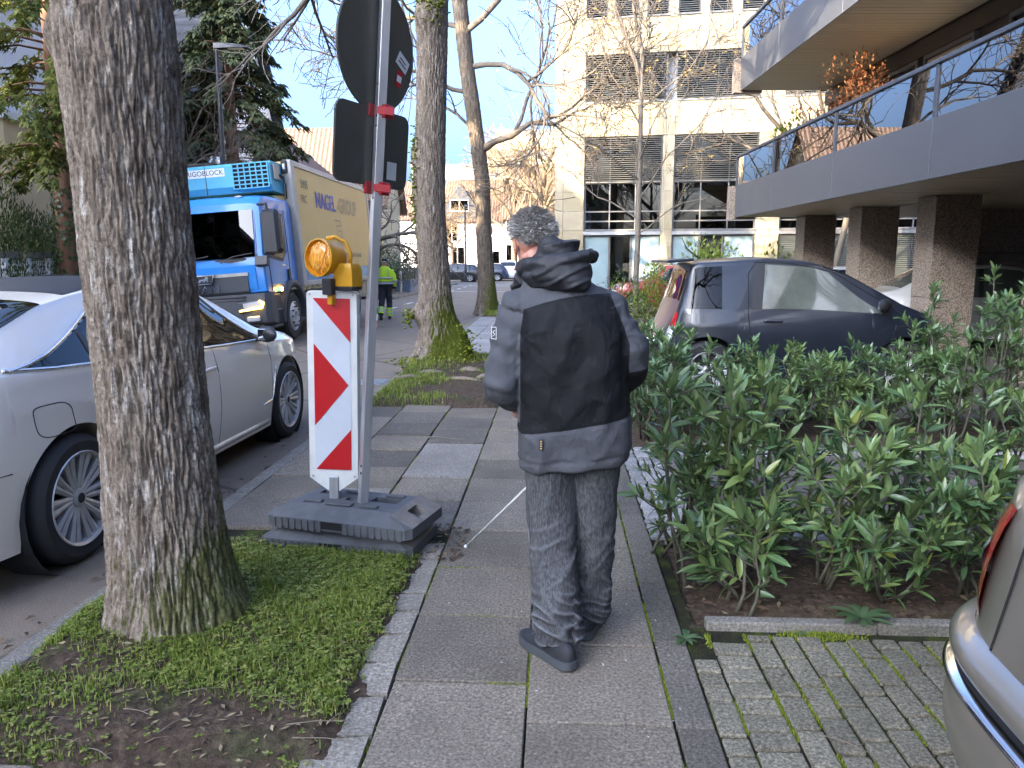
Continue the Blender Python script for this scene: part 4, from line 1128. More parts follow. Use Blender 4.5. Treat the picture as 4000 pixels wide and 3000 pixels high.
# --- other bare trees
def bare_tree(name, loc, label, h0, r0, limbs, seed, bark, tw, spec=None, lean=(0, 0), buds=None, stems=1, limb=.55):
    g = random.Random(seed); tr = empty(name, loc, label=label, cat='tree'); sp = dict(SP, **(spec or {}))
    mb = MB(); cr = MB(); tips = []
    for s in range(stems):
        ox = (s - (stems - 1) / 2) * .3; tp = Vector((ox * 3 + lean[0], lean[1], h0))
        pts = [Vector((ox * .4, 0, -.05)).lerp(tp, k / 6) + Vector((g.gauss(0, .02), g.gauss(0, .02), 0)) for k in range(7)]
        mb.tube(pts, [r0 * (1.25 if k == 0 else 1 - .055 * k) for k in range(7)], 10)
        for (zf, a, el, L) in limbs:
            p = pts[0].lerp(pts[-1], zf) if zf <= 1 else pts[-1]
            grow(cr, p, (math.cos(a) * math.cos(el), math.sin(a) * math.cos(el), math.sin(el)), L, r0 * (limb if zf < .95 else .8), 0, g, sp, tips)
    mb.build('trunk', bark, tr, True); cr.build('crown', tw, tr, True)
    if buds:
        b = MB()
        for p, d in tips:
            if g.random() < buds[0]:
                for k in range(2):
                    s = g.uniform(*buds[1]); q = p + Vector((g.gauss(0, s), g.gauss(0, s), g.gauss(0, s))); u, w = frame(Vector((g.gauss(0, 1), g.gauss(0, 1), g.gauss(0, 1))))
                    b.quad(q - u * s, q + w * s * .4, q + u * s, q - w * s * .4)
        b.build('bud', buds[2], tr)
    return tr
M['bud'] = leafmat('dry_bud', (.25, .17, .06), (.4, .3, .1), None, .7, .4)
lm = [(.42, 2.6, .75, 3.0), (.5, .5, .8, 2.8), (.58, 3.6, .8, 2.9), (.66, 5.2, .8, 2.6), (.74, 1.6, .9, 2.4), (.8, 2.9, .9, 2.4), (.86, 6.0, .9, 2.3), (.93, 4.2, 1.1, 2.2), (1., 1.0, 1.3, 2.4), (1., 3.4, 1.2, 2.2), (.36, 5.8, .7, 2.2)]
bare_tree('young_tree', (2.25, 21.4, 0), 'young bare tree with spreading twigs and dry buds before the office facade', 6.4, .085, lm, 31, M['palebark'], M['twigbark'], dict(rmin=.008, nb=(5, 4, 3), rr=.45, up=.06, lv=3, wig=.13, len=(.4, .65)), buds=(.7, (.03, .06), M['bud']), limb=.3)
bare_tree('multi_stem_tree', (8.3, 24.5, 0), 'multi stemmed bare tree between the office and the balconies', 4.6, .11, [(.75, .2, .9, 2.6), (.9, 2.9, .8, 2.8), (1., 3.6, .9, 2.6), (1., 5.4, 1., 2.6), (.85, 4.6, .7, 2.4)], 33, M['palebark'], M['twigbark'], dict(rmin=.007, nb=(4, 4, 2), rr=.42, lv=3, up=.09), buds=(.5, (.03, .06), M['bud']), stems=3, limb=.4)
ft = [(.5, .3, .7, 5.), (.6, 2.2, .7, 5.), (.7, 4.0, .7, 5.), (.8, 5.3, .8, 4.6), (.9, 1.3, .9, 4.6), (1., 3., 1.1, 4.6), (1., 5.9, 1.1, 4.6), (1., 4.6, 1.3, 4.6)]
bare_tree('plane_tree', (-1.2, 66, 0), 'golden lit bare tree with dense pale twigs before the far apartment block', 6.5, .3, ft, 35, M['twiggold'], M['twiggold'], dict(rmin=.014, nb=(5, 6, 5), rr=.45, lv=3, wig=.2))
bare_tree('plane_tree', (-4.2, 80, 0), 'tall bare tree in sunlight beside the tiled end house', 7.5, .3, ft, 36, M['twiggold'], M['twiggold'], dict(rmin=.016, nb=(5, 6, 5), rr=.45, lv=3, wig=.2))
bare_tree('plane_tree', (3.4, 75, 0), 'bare tree at the corner of the office building', 8.5, .3, ft, 39, M['twiggold'], M['twiggold'], dict(rmin=.016, nb=(5, 5, 4), rr=.45, lv=3, wig=.2))
bare_tree('garden_tree', (-8.9, 39, 0), 'crooked bare garden tree by the blue planter', 2.6, .16, [(.7, 3., .4, 2.6), (.8, .3, .6, 2.6), (.9, 4.6, .6, 2.4), (1., 1.9, .9, 2.4), (1., 3.6, .8, 2.6), (1., 5.6, .6, 2.6)], 37, M['bark3'], M['twigbark'], dict(rmin=.014, nb=(6, 6, 4), rr=.6, lv=3, wig=.26, up=-.0))
bare_tree('garden_tree', (-9.2, 70, 0), 'small bare tree before the white gable house', 3, .15, [(.7, 3., .6, 3), (.8, .3, .6, 3), (.9, 4.6, .6, 3), (1., 1.9, .9, 3), (1., 3.6, .8, 3)], 38, M['bark3'], M['twiggold'], dict(rmin=.02, nb=(6, 6, 4), rr=.6, lv=3, wig=.26))
bare_tree('garden_tree', (-11.4, 21.6, 0), 'thin bare garden tree before the pale stucco house', 3.4, .09, [(.5, .3, .8, 2.4), (.7, 2.2, .8, 2.6), (.8, 5.3, .8, 2.6), (1., 3., 1.1, 2.6), (1., .6, 1.0, 2.8), (1., 4.6, 1.2, 2.6)], 41, M['bark3'], M['twigbark'], dict(rmin=.007, nb=(6, 5, 4), rr=.55, lv=3))

bare_tree('street_tree', (-1.7, -9, 0), 'bare street tree further back along the same verge', 5, .24, ft, 43, M['bark3'], M['twigbark'], dict(rmin=.012, nb=(6, 5, 4), rr=.5, lv=3))
# --- conifers: drooping scale-leaf sprays
M['conif_lit'] = leafmat('cypress_spray', (.08, .115, .02), (.16, .18, .03), (.26, .24, .05), .7, .3)
M['conif_dark'] = leafmat('spruce_spray', (.05, .068, .028), (.1, .12, .045), (.18, .175, .06), .75, .15)
def conifer(name, loc, label, H, R0, zb, mat, bark, seed, nb, sprays, size, rt=.18, droop=.5, prof=None):
    g = random.Random(seed); tr = empty(name, loc, label=label, cat='tree')
    mb = MB(); mb.tube([(0, 0, -.05), (.02, 0, H * .3), (0, .02, H * .65), (0, 0, H)], [rt * 1.15, rt * .9, rt * .5, .02], 12); mb.build('trunk', bark, tr, True)
    bm_ = MB(); V = []; F = []
    for k in range(nb):
        f = (k + g.random()) / nb; z = zb + (H - zb) * f; a = g.uniform(0, 6.283)
        L = (prof(f) if prof else (1 - f) ** .75) * R0 * g.uniform(.7, 1.1) + .15
        pts = [Vector((math.cos(a) * L * t_, math.sin(a) * L * t_, z + L * (.22 * t_ - droop * t_ * t_))) for t_ in (0, .3, .6, .85, 1)]
        bm_.tube(pts, [max(.008, .035 * (1 - f)), .02, .014, .009, .005], 4)
        for s in range(sprays):
            t_ = g.uniform(.25, 1.02); i = min(3, int(t_ * 4)); q = pts[min(4, i)].lerp(pts[min(4, i + 1)], t_ * 4 - i)
            da = a + g.gauss(0, .8); sl = size * g.uniform(.6, 1.4); dr = g.uniform(.2, 1.1)
            dx = Vector((math.cos(da), math.sin(da), -dr)).normalized(); u = Vector((-math.sin(da), math.cos(da), g.uniform(-.4, .4))).normalized()
            w = sl * g.uniform(.12, .2); b0 = len(V); q = q + Vector((g.gauss(0, .08), g.gauss(0, .08), g.gauss(0, .06)))
            m_ = q + dx * sl * .5 + Vector((0, 0, .08 * sl)); e = q + dx * sl + Vector((0, 0, -.15 * sl))
            V += [q, m_ + u * w, m_ - u * w, e]; F += [(b0, b0 + 1, b0 + 3, b0 + 2)]
            for sg in (-1, 1):
                b1 = len(V); o = q + dx * sl * .3; tip = o + (dx * .6 + u * sg * .8).normalized() * sl * .55 + Vector((0, 0, -.1 * sl)); mm = o.lerp(tip, .5)
                V += [o, mm + dx * w * .7, mm - dx * w * .7, tip]; F += [(b1, b1 + 1, b1 + 3, b1 + 2)]
    bm_.build('branch', bark, tr, True)
    link('crown', np_mesh('crown', np.array([tuple(p) for p in V]), np.array(F), mat), tr)
    return tr
conifer('cypress_tree', (-9.75, 15.2, 0), 'yellow green cypress with reddish trunk above the yew hedge', 12.5, 2.0, 3.4, M['conif_lit'], M['redbark'], 3, 150, 120, .17, .22, .55, lambda f: .75 + .35 * math.sin(3 * f) * (1 - f))
conifer('spruce_tree', (-11.4, 27.5, 0), 'tall dark drooping spruce behind the truck', 15.5, 2.9, 2.2, M['conif_dark'], M['redbark'], 4, 220, 95, .3, .25, .6, lambda f: (1 - f) ** .8 * 1.05)
conifer('spruce_tree', (-12.1, 33.6, 0), 'smaller dark conifer beside the clay tile roof', 7.4, 1.5, .8, M['conif_dark'], M['redbark'], 5, 90, 70, .25, .15, .4)
conifer('spruce_tree', (-11.7, 3.2, 0), 'conifer in the front garden of the white hip roofed house', 11.0, 2.3, 2.0, M['conif_dark'], M['redbark'], 6, 90, 40, .5, .2, .5)
conifer('spruce_tree', (-17.2, 14.1, 0), 'unseen conifer added between two houses to shade the far street tree', 11.5, 2.4, 1.5, M['conif_dark'], M['redbark'], 7, 100, 50, .45, .2, .5)  # added out of view to break up the sun on the far trunk
# ivy on the cypress trunk
iv = MB(); g = random.Random(8)
for _ in range(420):
    z = g.uniform(1.0, 3.0); a = g.uniform(0, 6.28); r = .23 + g.uniform(0, .12) * (1.3 - (z - 1) / 2); p = Vector((math.cos(a) * r, math.sin(a) * r, z)); u, w = frame(Vector((math.cos(a), math.sin(a), g.uniform(-.5, .5)))); s = g.uniform(.03, .055)
    iv.quad(p - u * s, p - w * s, p + u * s, p + w * s)
M['ivy'] = leafmat('ivy_leaf', (.02, .05, .012), (.05, .09, .02), None, .4, .2)
tag(iv.build('ivy', M['ivy'], None, loc=(-9.75, 15.2, 0)), 'dark ivy climbing the lower cypress trunk', 'ivy')

# --- bushes and hedges of small leaves
def bush(name, loc, label, r, n, mat, size, seed, cat='bush', up=.0, stem=True, ellip=1., group=None, stems=7, hollow=.35, leafasp=.42):
    g = random.Random(seed); b = empty(name, loc, label=label, cat=cat, group=group); V = []; F = []
    cl = [(Vector((g.gauss(0, .45) * r[0], g.gauss(0, .45) * r[1], g.uniform(.25, .85) * r[2])), g.uniform(.3, .6)) for _ in range(9)]
    for _ in range(n):
        c, cr = g.choice(cl); d = Vector((g.gauss(0, 1), g.gauss(0, 1), g.gauss(0, 1))).normalized(); q = c + Vector((d.x * r[0], d.y * r[1], d.z * r[2] * .8)) * cr * g.uniform(hollow, 1) ** .5
        if q.z < .05: q.z = g.uniform(.05, .3)
        ax = (d + Vector((0, 0, up)) + Vector((g.gauss(0, .5), g.gauss(0, .5), g.gauss(0, .5)))).normalized(); u, w = frame(ax); s = size * g.uniform(.6, 1.3); k = len(V); m_ = q + ax * s * .5
        V += [q, m_ + u * s * leafasp * .5 + w * s * .06, q + ax * s, m_ - u * s * leafasp * .5 + w * s * .06]; F.append((k, k + 1, k + 2, k + 3))
    link('foliage', np_mesh('foliage', np.array([tuple(p) for p in V]), np.array(F), mat), b)
    if stem:
        mb = MB()
        for k in range(stems):
            c, _ = g.choice(cl); mb.tube([(g.gauss(0, .05), g.gauss(0, .05), -.03), (c.x * .4, c.y * .4, c.z * .5), tuple(c)], [.018, .012, .006], 5)
        mb.build('stem', M['twigbark'], b, True)
    return b
M['yew'] = leafmat('yew_leaf', (.03, .055, .016), (.075, .11, .028), (.2, .21, .055), .6, .2)
M['limebush'] = leafmat('lime_leaf', (.16, .22, .03), (.26, .33, .05), (.36, .40, .09), .5, .35)
M['greenbush'] = leafmat('green_leaf', (.03, .06, .015), (.07, .11, .025), (.13, .17, .04), .5, .25)
M['autumn'] = leafmat('autumn_leaf', (.22, .08, .035), (.36, .14, .06), (.42, .24, .12), .7, .35)
for i in range(5):
    bush('yew_bush', (-10.9 + .15 * (i % 2), 12.6 + i * 1.35, 0), ('dark upright yew bush behind the white mesh fence', 'yew bush with pale upright shoot tips in the garden hedge')[i % 2], (.95, 1.0, 2.5 + .25 * (i % 2)), 5200, M['yew'], .1, 50 + i, 'bush', 1.6, group='yew bushes in the garden hedge', leafasp=.3)
bush('lime_bush', (4.5, 19.6, 0), 'bright lime green arching bush in front of the office', (1.5, 1.1, 2.1), 2600, M['limebush'], .13, 61, up=.5)
bush('lime_bush', (2.0, 17.4, 0), 'small lime green bush at the foot of the young tree', (.6, .6, 1.4), 1500, M['limebush'], .1, 62, up=.9)
bush('garden_bush', (1.8, 18.9, 0), 'low dark shrub under the young tree', (1.0, .9, 1.0), 1500, M['greenbush'], .1, 63)
bush('garden_bush', (-8.6, 36.2, 0), 'round green garden bush behind the blue planter', (1.4, 1.4, 2.4), 2600, M['greenbush'], .14, 64)
bush('garden_bush', (-9.9, 33.5, 0), 'yellowish loose shrub beside the truck tail', (1.3, 1.5, 4.2), 2600, leafmat('olive_leaf', (.1, .1, .02), (.18, .16, .04), None, .6, .3), .13, 65)
bush('garden_bush', (-9.6, 46.0, 0), 'dark clipped shrub before the yellow lit house', (1.2, 1.5, 2.0), 2000, M['greenbush'], .16, 66)
ab = bush('balcony_bush', (5.2, 14.9, 3.7), 'rust brown withered shrub leaning over the balcony rail', (.75, .9, 1.25), 2300, M['autumn'], .075, 67, up=.2)
bush('balcony_bush', (4.95, 17.2, 3.2), 'light green fern like plant on the far balcony end', (.35, .5, 1.2), 700, M['limebush'], .12, 68)
# ---------------------------------------------------------------- laurel hedge
def m_laurel(name, a, b, c):
    t = NT(name); k = t.ramp(t.rnd(), [(0., a), (.55, b), (.9, c), (1., (.17, .19, .03))])
    tc = t.node('ShaderNodeTexCoord'); s = t.node('ShaderNodeSeparateXYZ'); t.l.new(tc.outputs['Object'], s.inputs[0])
    rib = t.ramp(t.math('ABSOLUTE', s.outputs[1]), [(.0, .75), (.025, 0.)])
    k = t.mix(rib, k, (.22, .28, .1))
    ge = t.node('ShaderNodeNewGeometry'); k = t.mix(t.math('MULTIPLY', ge.outputs['Backfacing'], .6), k, (.13, .18, .07))
    t.base(k).set(rough=.27, spec=.6); t.bump(t.noise(t.pos((1, 1, 1), True), 14, 3), .15, .02)
    tl = t.node('ShaderNodeBsdfTranslucent'); t.l.new(k, tl.inputs[0]); mx = t.node('ShaderNodeMixShader'); mx.inputs[0].default_value = .18
    t.l.new(t.b.outputs[0], mx.inputs[1]); t.l.new(tl.outputs[0], mx.inputs[2]); t.l.new(mx.outputs[0], t.out.inputs[0])
    return t.m
M['laurel'] = m_laurel('laurel_leaf', (.055, .115, .045), (.115, .195, .07), (.18, .26, .08))
M['laurel_stem'] = plain('laurel_stem', (.075, .07, .045), .8, 0, .3, 20)
M['laurel_shoot'] = plain('laurel_green_shoot', (.17, .2, .09), .7, 0, .2, 20)
def leaf_mesh(seed):
    g = random.Random(seed); P = []; n = 7; cv = g.uniform(-.5, .1); tw = g.uniform(-.3, .3); wd = g.uniform(.12, .15)
    for i in range(n):
        t_ = i / (n - 1); w = wd * max(.02, math.sin(math.pi * min(1, t_ ** .85)) ** .75); z = cv * t_ * t_ * .5; roll = tw * t_
        P.append([(t_, -w * math.cos(roll), z + w * .35 - w * math.sin(roll)), (t_, -w * .5, z + w * .16), (t_, 0, z), (t_, w * .5, z + w * .16), (t_, w * math.cos(roll), z + w * .35 + w * math.sin(roll))])
    return MB().grid(P).mesh('leaf', M['laurel'], True)
LM = [leaf_mesh(i) for i in range(7)]
LG = []
for me in LM: LG.append((get_co(me).astype(float), np.array([list(p.vertices) for p in me.polygons])))
def laurel(x, y, H, stems, seed, label, parts=True, size=.105, spread=.22, group='laurel shrubs', per=(5, 8), z0=.02):
    g = random.Random(seed); b = empty('laurel_shrub', (x, y, z0), label=label, cat='shrub', group=group); sm = MB(); VV = []; FF = []; cnt = 0; nl = 0
    def put(p, ax, s):
        nonlocal cnt, nl
        ax = ax.normalized(); up = Vector((g.gauss(0, .35), g.gauss(0, .35), 1)); yv = up.cross(ax)
        if yv.length < .05: yv = frame(ax)[0]
        yv.normalize(); zv = ax.cross(yv); mat = Matrix((ax * s, yv * s, zv * s)).transposed()
        k = g.randrange(7)
        if parts and nl < 290:
            o = link('leaf', LM[k], b); o.matrix_local = Matrix.Translation(p) @ mat.to_4x4(); nl += 1
        else:
            A, Fq = LG[k]; W_ = A @ np.array(mat).T + np.array(p); VV.append(W_); FF.append(Fq + cnt); cnt += len(A)
    def whorl(p, d, n, s, open_=.9):
        u, w = frame(d)
        for k in range(n):
            a = 6.283 * k / n + g.uniform(-.4, .4); e = open_ * g.uniform(.5, 1.25)
            put(p - d * g.uniform(0, .05), d * math.cos(e) + (u * math.cos(a) + w * math.sin(a)) * math.sin(e) + Vector((0, 0, .12)), s * g.uniform(.7, 1.2))
    for s in range(stems):
        a = g.uniform(0, 6.283); h = H * g.uniform(.6, 1.05); lean = spread * g.uniform(.3, 1.1)
        p0 = Vector((g.gauss(0, .05), g.gauss(0, .05), -.03)); p3 = Vector((math.cos(a) * lean, math.sin(a) * lean, h)); pts = [p0.lerp(p3, k / 5) + Vector((g.gauss(0, .012), g.gauss(0, .012), 0)) + Vector((math.cos(a), math.sin(a), 0)) * .04 * math.sin(k / 5 * 3.14) for k in range(6)]
        sm.tube(pts, [.0095, .0085, .0075, .0065, .005, .0035], 6)
        d = (pts[5] - pts[4]).normalized(); whorl(pts[5], d, g.randint(*per), size, .75); whorl(pts[5] - d * .05, d, g.randint(4, 6), size * 1.05, 1.15)
        for k in range(g.randint(5, 8)):
            t_ = g.uniform(.1, .95); i = min(4, int(t_ * 5)); q = pts[i].lerp(pts[i + 1], t_ * 5 - i); aa = g.uniform(0, 6.283); L = g.uniform(.07, .2) * (1.25 - t_ * .5)
            e = q + Vector((math.cos(aa) * L * .8, math.sin(aa) * L * .8, L * g.uniform(.35, 1.0))); sm.tube([q, q.lerp(e, .5) + Vector((0, 0, -.008)), e], [.0045, .004, .003], 5)
            whorl(e, (e - q).normalized(), g.randint(*per), size * g.uniform(.8, 1.1), .85)
            if g.random() < .6: whorl(q.lerp(e, .6), (e - q).normalized(), 4, size * .9, 1.2)
    sm.build('stem', M['laurel_stem'], b, True)
    if VV:
        me = np_mesh('foliage', np.vstack(VV), np.vstack(FF), M['laurel'], True); tag(link('foliage', me, b), kind='stuff')
    return b
front = [(.72, 3.62, .92, 6, 'leafy laurel shrub at the pavement end of the front hedge', .12), (1.02, 3.78, 1.0, 6, 'tall laurel shrub with the most upright shoots in the front hedge', .115), (.86, 3.36, .34, 4, 'low laurel shrub with long leaves overhanging the pavement corner', .13),
         (1.3, 3.6, .8, 5, 'laurel shrub with bare lower stems showing the path behind', .11), (1.62, 3.8, .92, 5, 'laurel shrub with bent stem in the middle of the front hedge', .11), (1.5, 3.4, .5, 4, 'low bushy laurel behind the bed edging', .11), (1.92, 3.5, .66, 6, 'dense laurel shrub beside the tail light of the parked car', .115),
         (2.25, 3.85, .98, 5, 'tall thin laurel with visible green stem above the parked car tail', .105), (2.6, 3.6, .8, 5, 'laurel shrub partly hidden behind the bronze car', .105), (1.2, 3.95, .7, 4, 'laurel shrub at the back of the bed by the path setts', .105), (1.95, 3.98, .72, 4, 'open laurel shrub at the back of the bed before the grey path', .105), (.64, 3.95, .72, 4, 'small laurel shrub against the strip of pale setts', .1)]
for i, (x, y, h, s, lab, sz) in enumerate(front): laurel(x, y, h, s, 100 + i, lab, True, sz, .2)
k = 0
for x in np.arange(.8, 5.6, .42):
    for yy in (6.75, 7.3):
        hh = .74 + .08 * math.sin(x * 1.9) + max(0, min(.5, (x - 2.9) * .45)) + (.06 if yy > 7 else 0)
        laurel(float(x) + rng.uniform(-.1, .1), yy + rng.uniform(-.12, .12), hh, 6, 140 + k, ('laurel shrub in the rear hedge before the dark hatchback', 'taller laurel shrub at the far end of the rear hedge')[int(x > 3.2)], False, .105, .26, 'rear hedge laurels', (6, 9), .03); k += 1

# ---------------------------------------------------------------- stacked rubber foot plates
M['recycled'] = plain('recycled_plastic', (.075, .08, .085), .7, 0, .25, 12, .25, 50)
M['recycled_tan'] = plain('dusty_plastic', (.17, .15, .13), .8, 0, .25, 14, .25, 50)
def holed(mb, o, ux, uy, w, h, holes, depth):
    """flat face with rectangular recesses"""
    o, ux, uy = Vector(o), Vector(ux), Vector(uy); n = ux.cross(uy).normalized()
    xs = sorted({0, w, *[v for q in holes for v in q[:2]]}); ys = sorted({0, h, *[v for q in holes for v in q[2:]]})
    P = lambda x, y, z=0: o + ux.normalized() * x + uy.normalized() * y + n * z
    for a, b in zip(xs, xs[1:]):
        for c, d in zip(ys, ys[1:]):
            if not any(a >= q[0] - 1e-6 and b <= q[1] + 1e-6 and c >= q[2] - 1e-6 and d <= q[3] + 1e-6 for q in holes): mb.quad(P(a, c), P(b, c), P(b, d), P(a, d))
    for a, b, c, d in holes:
        for (p, q) in (((a, c), (b, c)), ((b, c), (b, d)), ((b, d), (a, d)), ((a, d), (a, c))): mb.quad(P(*p), P(*p, -depth), P(*q, -depth), P(*q))
        mb.quad(P(a, c, -depth), P(b, c, -depth), P(b, d, -depth), P(a, d, -depth))
def foot_plate(loc, rz, label, dirty=True):
    b = empty('foot_plate', loc, (0, 0, rz), label=label, cat='base plate', group='foot plates')
    L, Wd, h0, h1 = .87, .45, .055, .115; mb = MB(); l, w = L / 2, Wd / 2; tl, tw = l - .13, w - .075
    lo = [(-l, -w + .03, 0), (-l + .03, -w, 0), (l - .03, -w, 0), (l, -w + .03, 0), (l, w - .03, 0), (l - .03, w, 0), (-l + .03, w, 0), (-l, w - .03, 0)]
    mid = [(p[0], p[1], h0) for p in lo]
    for i in range(8): 
        j = (i + 1) % 8; mb.quad(lo[i], lo[j], mid[j], mid[i])
    mb.add(lo, [tuple(range(8))[::-1]])
    T = [(-tl, -tw, h1), (tl, -tw, h1), (tl, tw, h1), (-tl, tw, h1)]
    mb.quad(mid[1], mid[2], T[1], T[0]); mb.quad(mid[5], mid[6], T[3], T[2]); mb.add([mid[2], mid[3], T[1]], [(0, 1, 2)]); mb.add([mid[4], mid[5], T[2]], [(0, 1, 2)]); mb.add([mid[6], mid[7], T[3]], [(0, 1, 2)]); mb.add([mid[0], mid[1], T[0]], [(0, 1, 2)])
    mb.quad(mid[7], mid[0], T[0], T[3])
    holed(mb, T[0], (1, 0, 0), (0, 1, 0), 2 * tl, 2 * tw, [(.05, .105, .03, .085), (.15, .205, .12, .175), (.255, .31, .12, .175), (.40, .56, .14, .22), (.05, .105, .2, .26)], .05)
    mb.cur = 1
    mb.cur = 0
    mb.build('body', [M['recycled'], M['recycled_tan']], b)
    sl = MB(); a = Vector(mid[3]); c = Vector(mid[4]); 
    ux = Vector((0, 1, 0)); uy = (Vector(T[1]) - Vector((l, -tw, h0))).normalized(); hl = (Vector((tl, 0, h1)) - Vector((l, 0, h0))).length
    holed(sl, Vector((l, -w + .03, h0 + .0)), ux, uy, Wd - .06, hl, [(.14, .26, .035, .105)], .05)
    sl.build('end_slope', M['recycled_tan'], b)
    for k in range(20):
        x = -l + .06 + k * (L - .12) / 19
        if abs(x + .02) < .07: continue
        hh = rng.uniform(.004, .012); MB().bx(x - .014, x + .014, -w - .006, -w + .01, -.004 - hh * .3, h0 - .006).build('rib', M['recycled'], b)
    MB().bx(-.085, .05, -w - .003, -w + .03, .012, h0 - .004).build('handle_slot', M['dark'], b)
    for x, y, sx, sy in ((-.2, -.1, .11, .035), (.14, -.11, .11, .035), (-.05, .1, .11, .03), (.2, .1, .11, .03), (-.03, -.115, .15, .05)): MB().box((x, y, h1 + .006), (sx, sy, .014), None, .004, 1).build('stud', M['recycled'], b)
    return b
foot_plate((-1.12, 4.06, .012), R(-10), 'lower black rubber foot plate resting on the grass and slabs')
foot_plate((-1.09, 4.05, .132), R(-14.5), 'upper black rubber foot plate holding the beacon and sign post')

# ---------------------------------------------------------------- red and white guide beacon
M['refl_white'] = plain('reflective_white', (.62, .66, .70), .35, 0, .08, 4, .05, 200)
M['refl_red'] = plain('reflective_red', (.52, .012, .016), .35, 0, .08, 6)
bc = empty('guide_beacon', (-1.212, 4.06, .205), (0, R(1.3), R(2)), label='white guide beacon panel with red arrow stripes on the rubber foot', cat='traffic beacon')
MB().box((0, .02, .04), (.055, .055, .26), None, .006, 1).build('stub_post', M['alu'], bc)
sh = MB(); sh.prism([(-.134, .16), (-.125, .155), (-.03, .085), (.03, .085), (.125, .155), (.134, .16), (.134, 1.17), (.125, 1.185), (-.125, 1.185), (-.134, 1.17)], (0, 0, 0), (1, 0, 0), (0, 0, 1), (0, .075, 0))
sh.build('shell', M['offwhite'], bc)
def bpoly(poly, m_, y, nm): MB().prism(poly, (0, -y, 0), (1, 0, 0), (0, 0, 1), (0, .002, 0)).build(nm, m_, bc)
fz0, fz1, fx = .205, 1.15, .1
bpoly([(-fx, fz0), (fx, fz0), (fx, fz1), (-fx, fz1)], M['refl_white'], .0025, 'face')
bpoly([(-fx, fz1 - .002), (fx - .001, fz1 - .237), (fx - .001, fz1 - .002)], M['refl_red'], .0050, 'stripe'); bpoly([(-fx + .001, .905), (fx - .013, .68), (-fx + .001, .455)], M['refl_red'], .0050, 'stripe'); bpoly([(fx - .001, .435), (-fx + .004, fz0 + .004), (fx - .001, fz0 + .002)], M['refl_red'], .0050, 'stripe')
for z in (.115, .14): MB().box((-.005, -.004, z), (.036, .006, .015)).build('reflector', M['metal_grey'], bc)
for x in (-.115, .115):
    for z in (.17, 1.168): MB().lathe([(.006, 0), (.006, .004)], 8, (x, -.001, z), (0, -1, 0)).build('rivet', M['metal_grey'], bc)

wl_ = empty('warning_lamp', (-1.19, 4.06, 1.34), (0, 0, R(-16)), label='yellow warning lamp with amber lens on top of the beacon', cat='warning lamp')
M['lamp_yellow'] = plain('lamp_yellow', (.62, .30, .012), .4, 0, .08, 10); 
t = NT('amber_lens'); p = t.pos((1, 1, 1), True); wv = t.vor(t.pos((60, 60, 16), True), 1.5); t.base(t.mix(t.ramp(wv, [(.2, 0.), (.6, 1.)]), (.75, .2, .0), (.85, .38, .03))).set(rough=.15, coat=1.); t.bump(wv, .6, .02); M['amber'] = t.m
ax = (-.22, -.97, .05)
MB().lathe([(.062, -.12), (.078, -.1), (.088, -.03), (.098, -.005), (.100, .03), (.094, .032), (.09, .005), (.0, .004)], 36, (-.03, -.02, .225), ax, False).build('housing', M['lamp_yellow'], wl_, angle=40)
MB().lathe([(.0885, .004), (.08, .02), (.05, .032), (.0, .038)], 32, (-.03, -.02, .225), ax, False).build('lens', M['amber'], wl_, True)
MB().lathe([(.0, -.12), (.062, -.12)], 24, (-.03, -.02, .225), ax, False).build('cap', M['lamp_yellow'], wl_)
bb = MB(); bb.loft([[(x * s + .085, y * s2 + .035, z) for x, y in ((-.055, -.045), (.055, -.045), (.062, .05), (-.062, .05))] for s, s2, z in ((1, 1, .075), (.98, .98, .16), (.82, .85, .19), (.72, .7, .197))]); bb.build('battery_box', M['lamp_yellow'], wl_, angle=50)
MB().box((.085, .035, .066), (.118, .1, .022), None, .005, 1).build('battery_base', M['black'], wl_)
MB().tube([(.09, .06, .19), (.095, .06, .25), (.07, .05, .31), (.02, .03, .335), (-.02, .01, .325)], .011, 8).build('handle', M['lamp_yellow'], wl_, True)
MB().box((.01, -.03, .075), (.058, .045, .085), None, .004, 1).build('lock', M['black'], wl_)
MB().box((.012, -.01, .05), (.03, .04, .14), None, .004, 1).build('bracket', M['lamp_yellow'], wl_)

# ---------------------------------------------------------------- sign post with two sign backs
sp = empty('sign_post', (-1.045, 4.0, .12), (R(1.), R(4.5), R(0)), label='leaning aluminium sign post with backs of a round sign and a plate', cat='traffic sign')
pm = Matrix.Rotation(R(35), 3, 'Z')
MB().box((0, 0, 1.65), (.046, .046, 3.3), pm, .003, 1).build('post', M['alu'], sp)
for z in (.3, .34, 1.75, 2.1, 2.15, 2.3): MB().box((-.012, -.0275, z), (.006, .002, .012), None).build('hole', M['dark'], sp)
M['signback'] = plain('sign_back', (.10, .10, .085), .38, .35, .12, 5, .04, 30)
da = R(65); dx, dn = Vector((math.cos(da), math.sin(da), 0)), Vector((math.sin(da), -math.cos(da), 0))
dc = Vector((0, 0, 2.47)) - dn * .04
MB().lathe([(.0, -.006), (.298, -.006), (.302, 0), (.298, .006), (.0, .006)], 64, dc, dn, False).build('round_sign', M['signback'], sp, angle=30)
MB().lathe([(.284, .0065), (.29, .0085), (.2985, .0065)], 64, dc, dn, False).build('rim_fold', M['signback'], sp, True)
rr = []
W_, H_, rc = .29, .19, .05
for cx, cz, a0 in ((W_ - rc, H_ - rc, 0), (-W_ + rc, H_ - rc, 90), (-W_ + rc, -H_ + rc, 180), (W_ - rc, -H_ + rc, 270)):
    for k in range(6): rr.append((cx + rc * math.cos(R(a0 + k * 18)), cz + rc * math.sin(R(a0 + k * 18))))
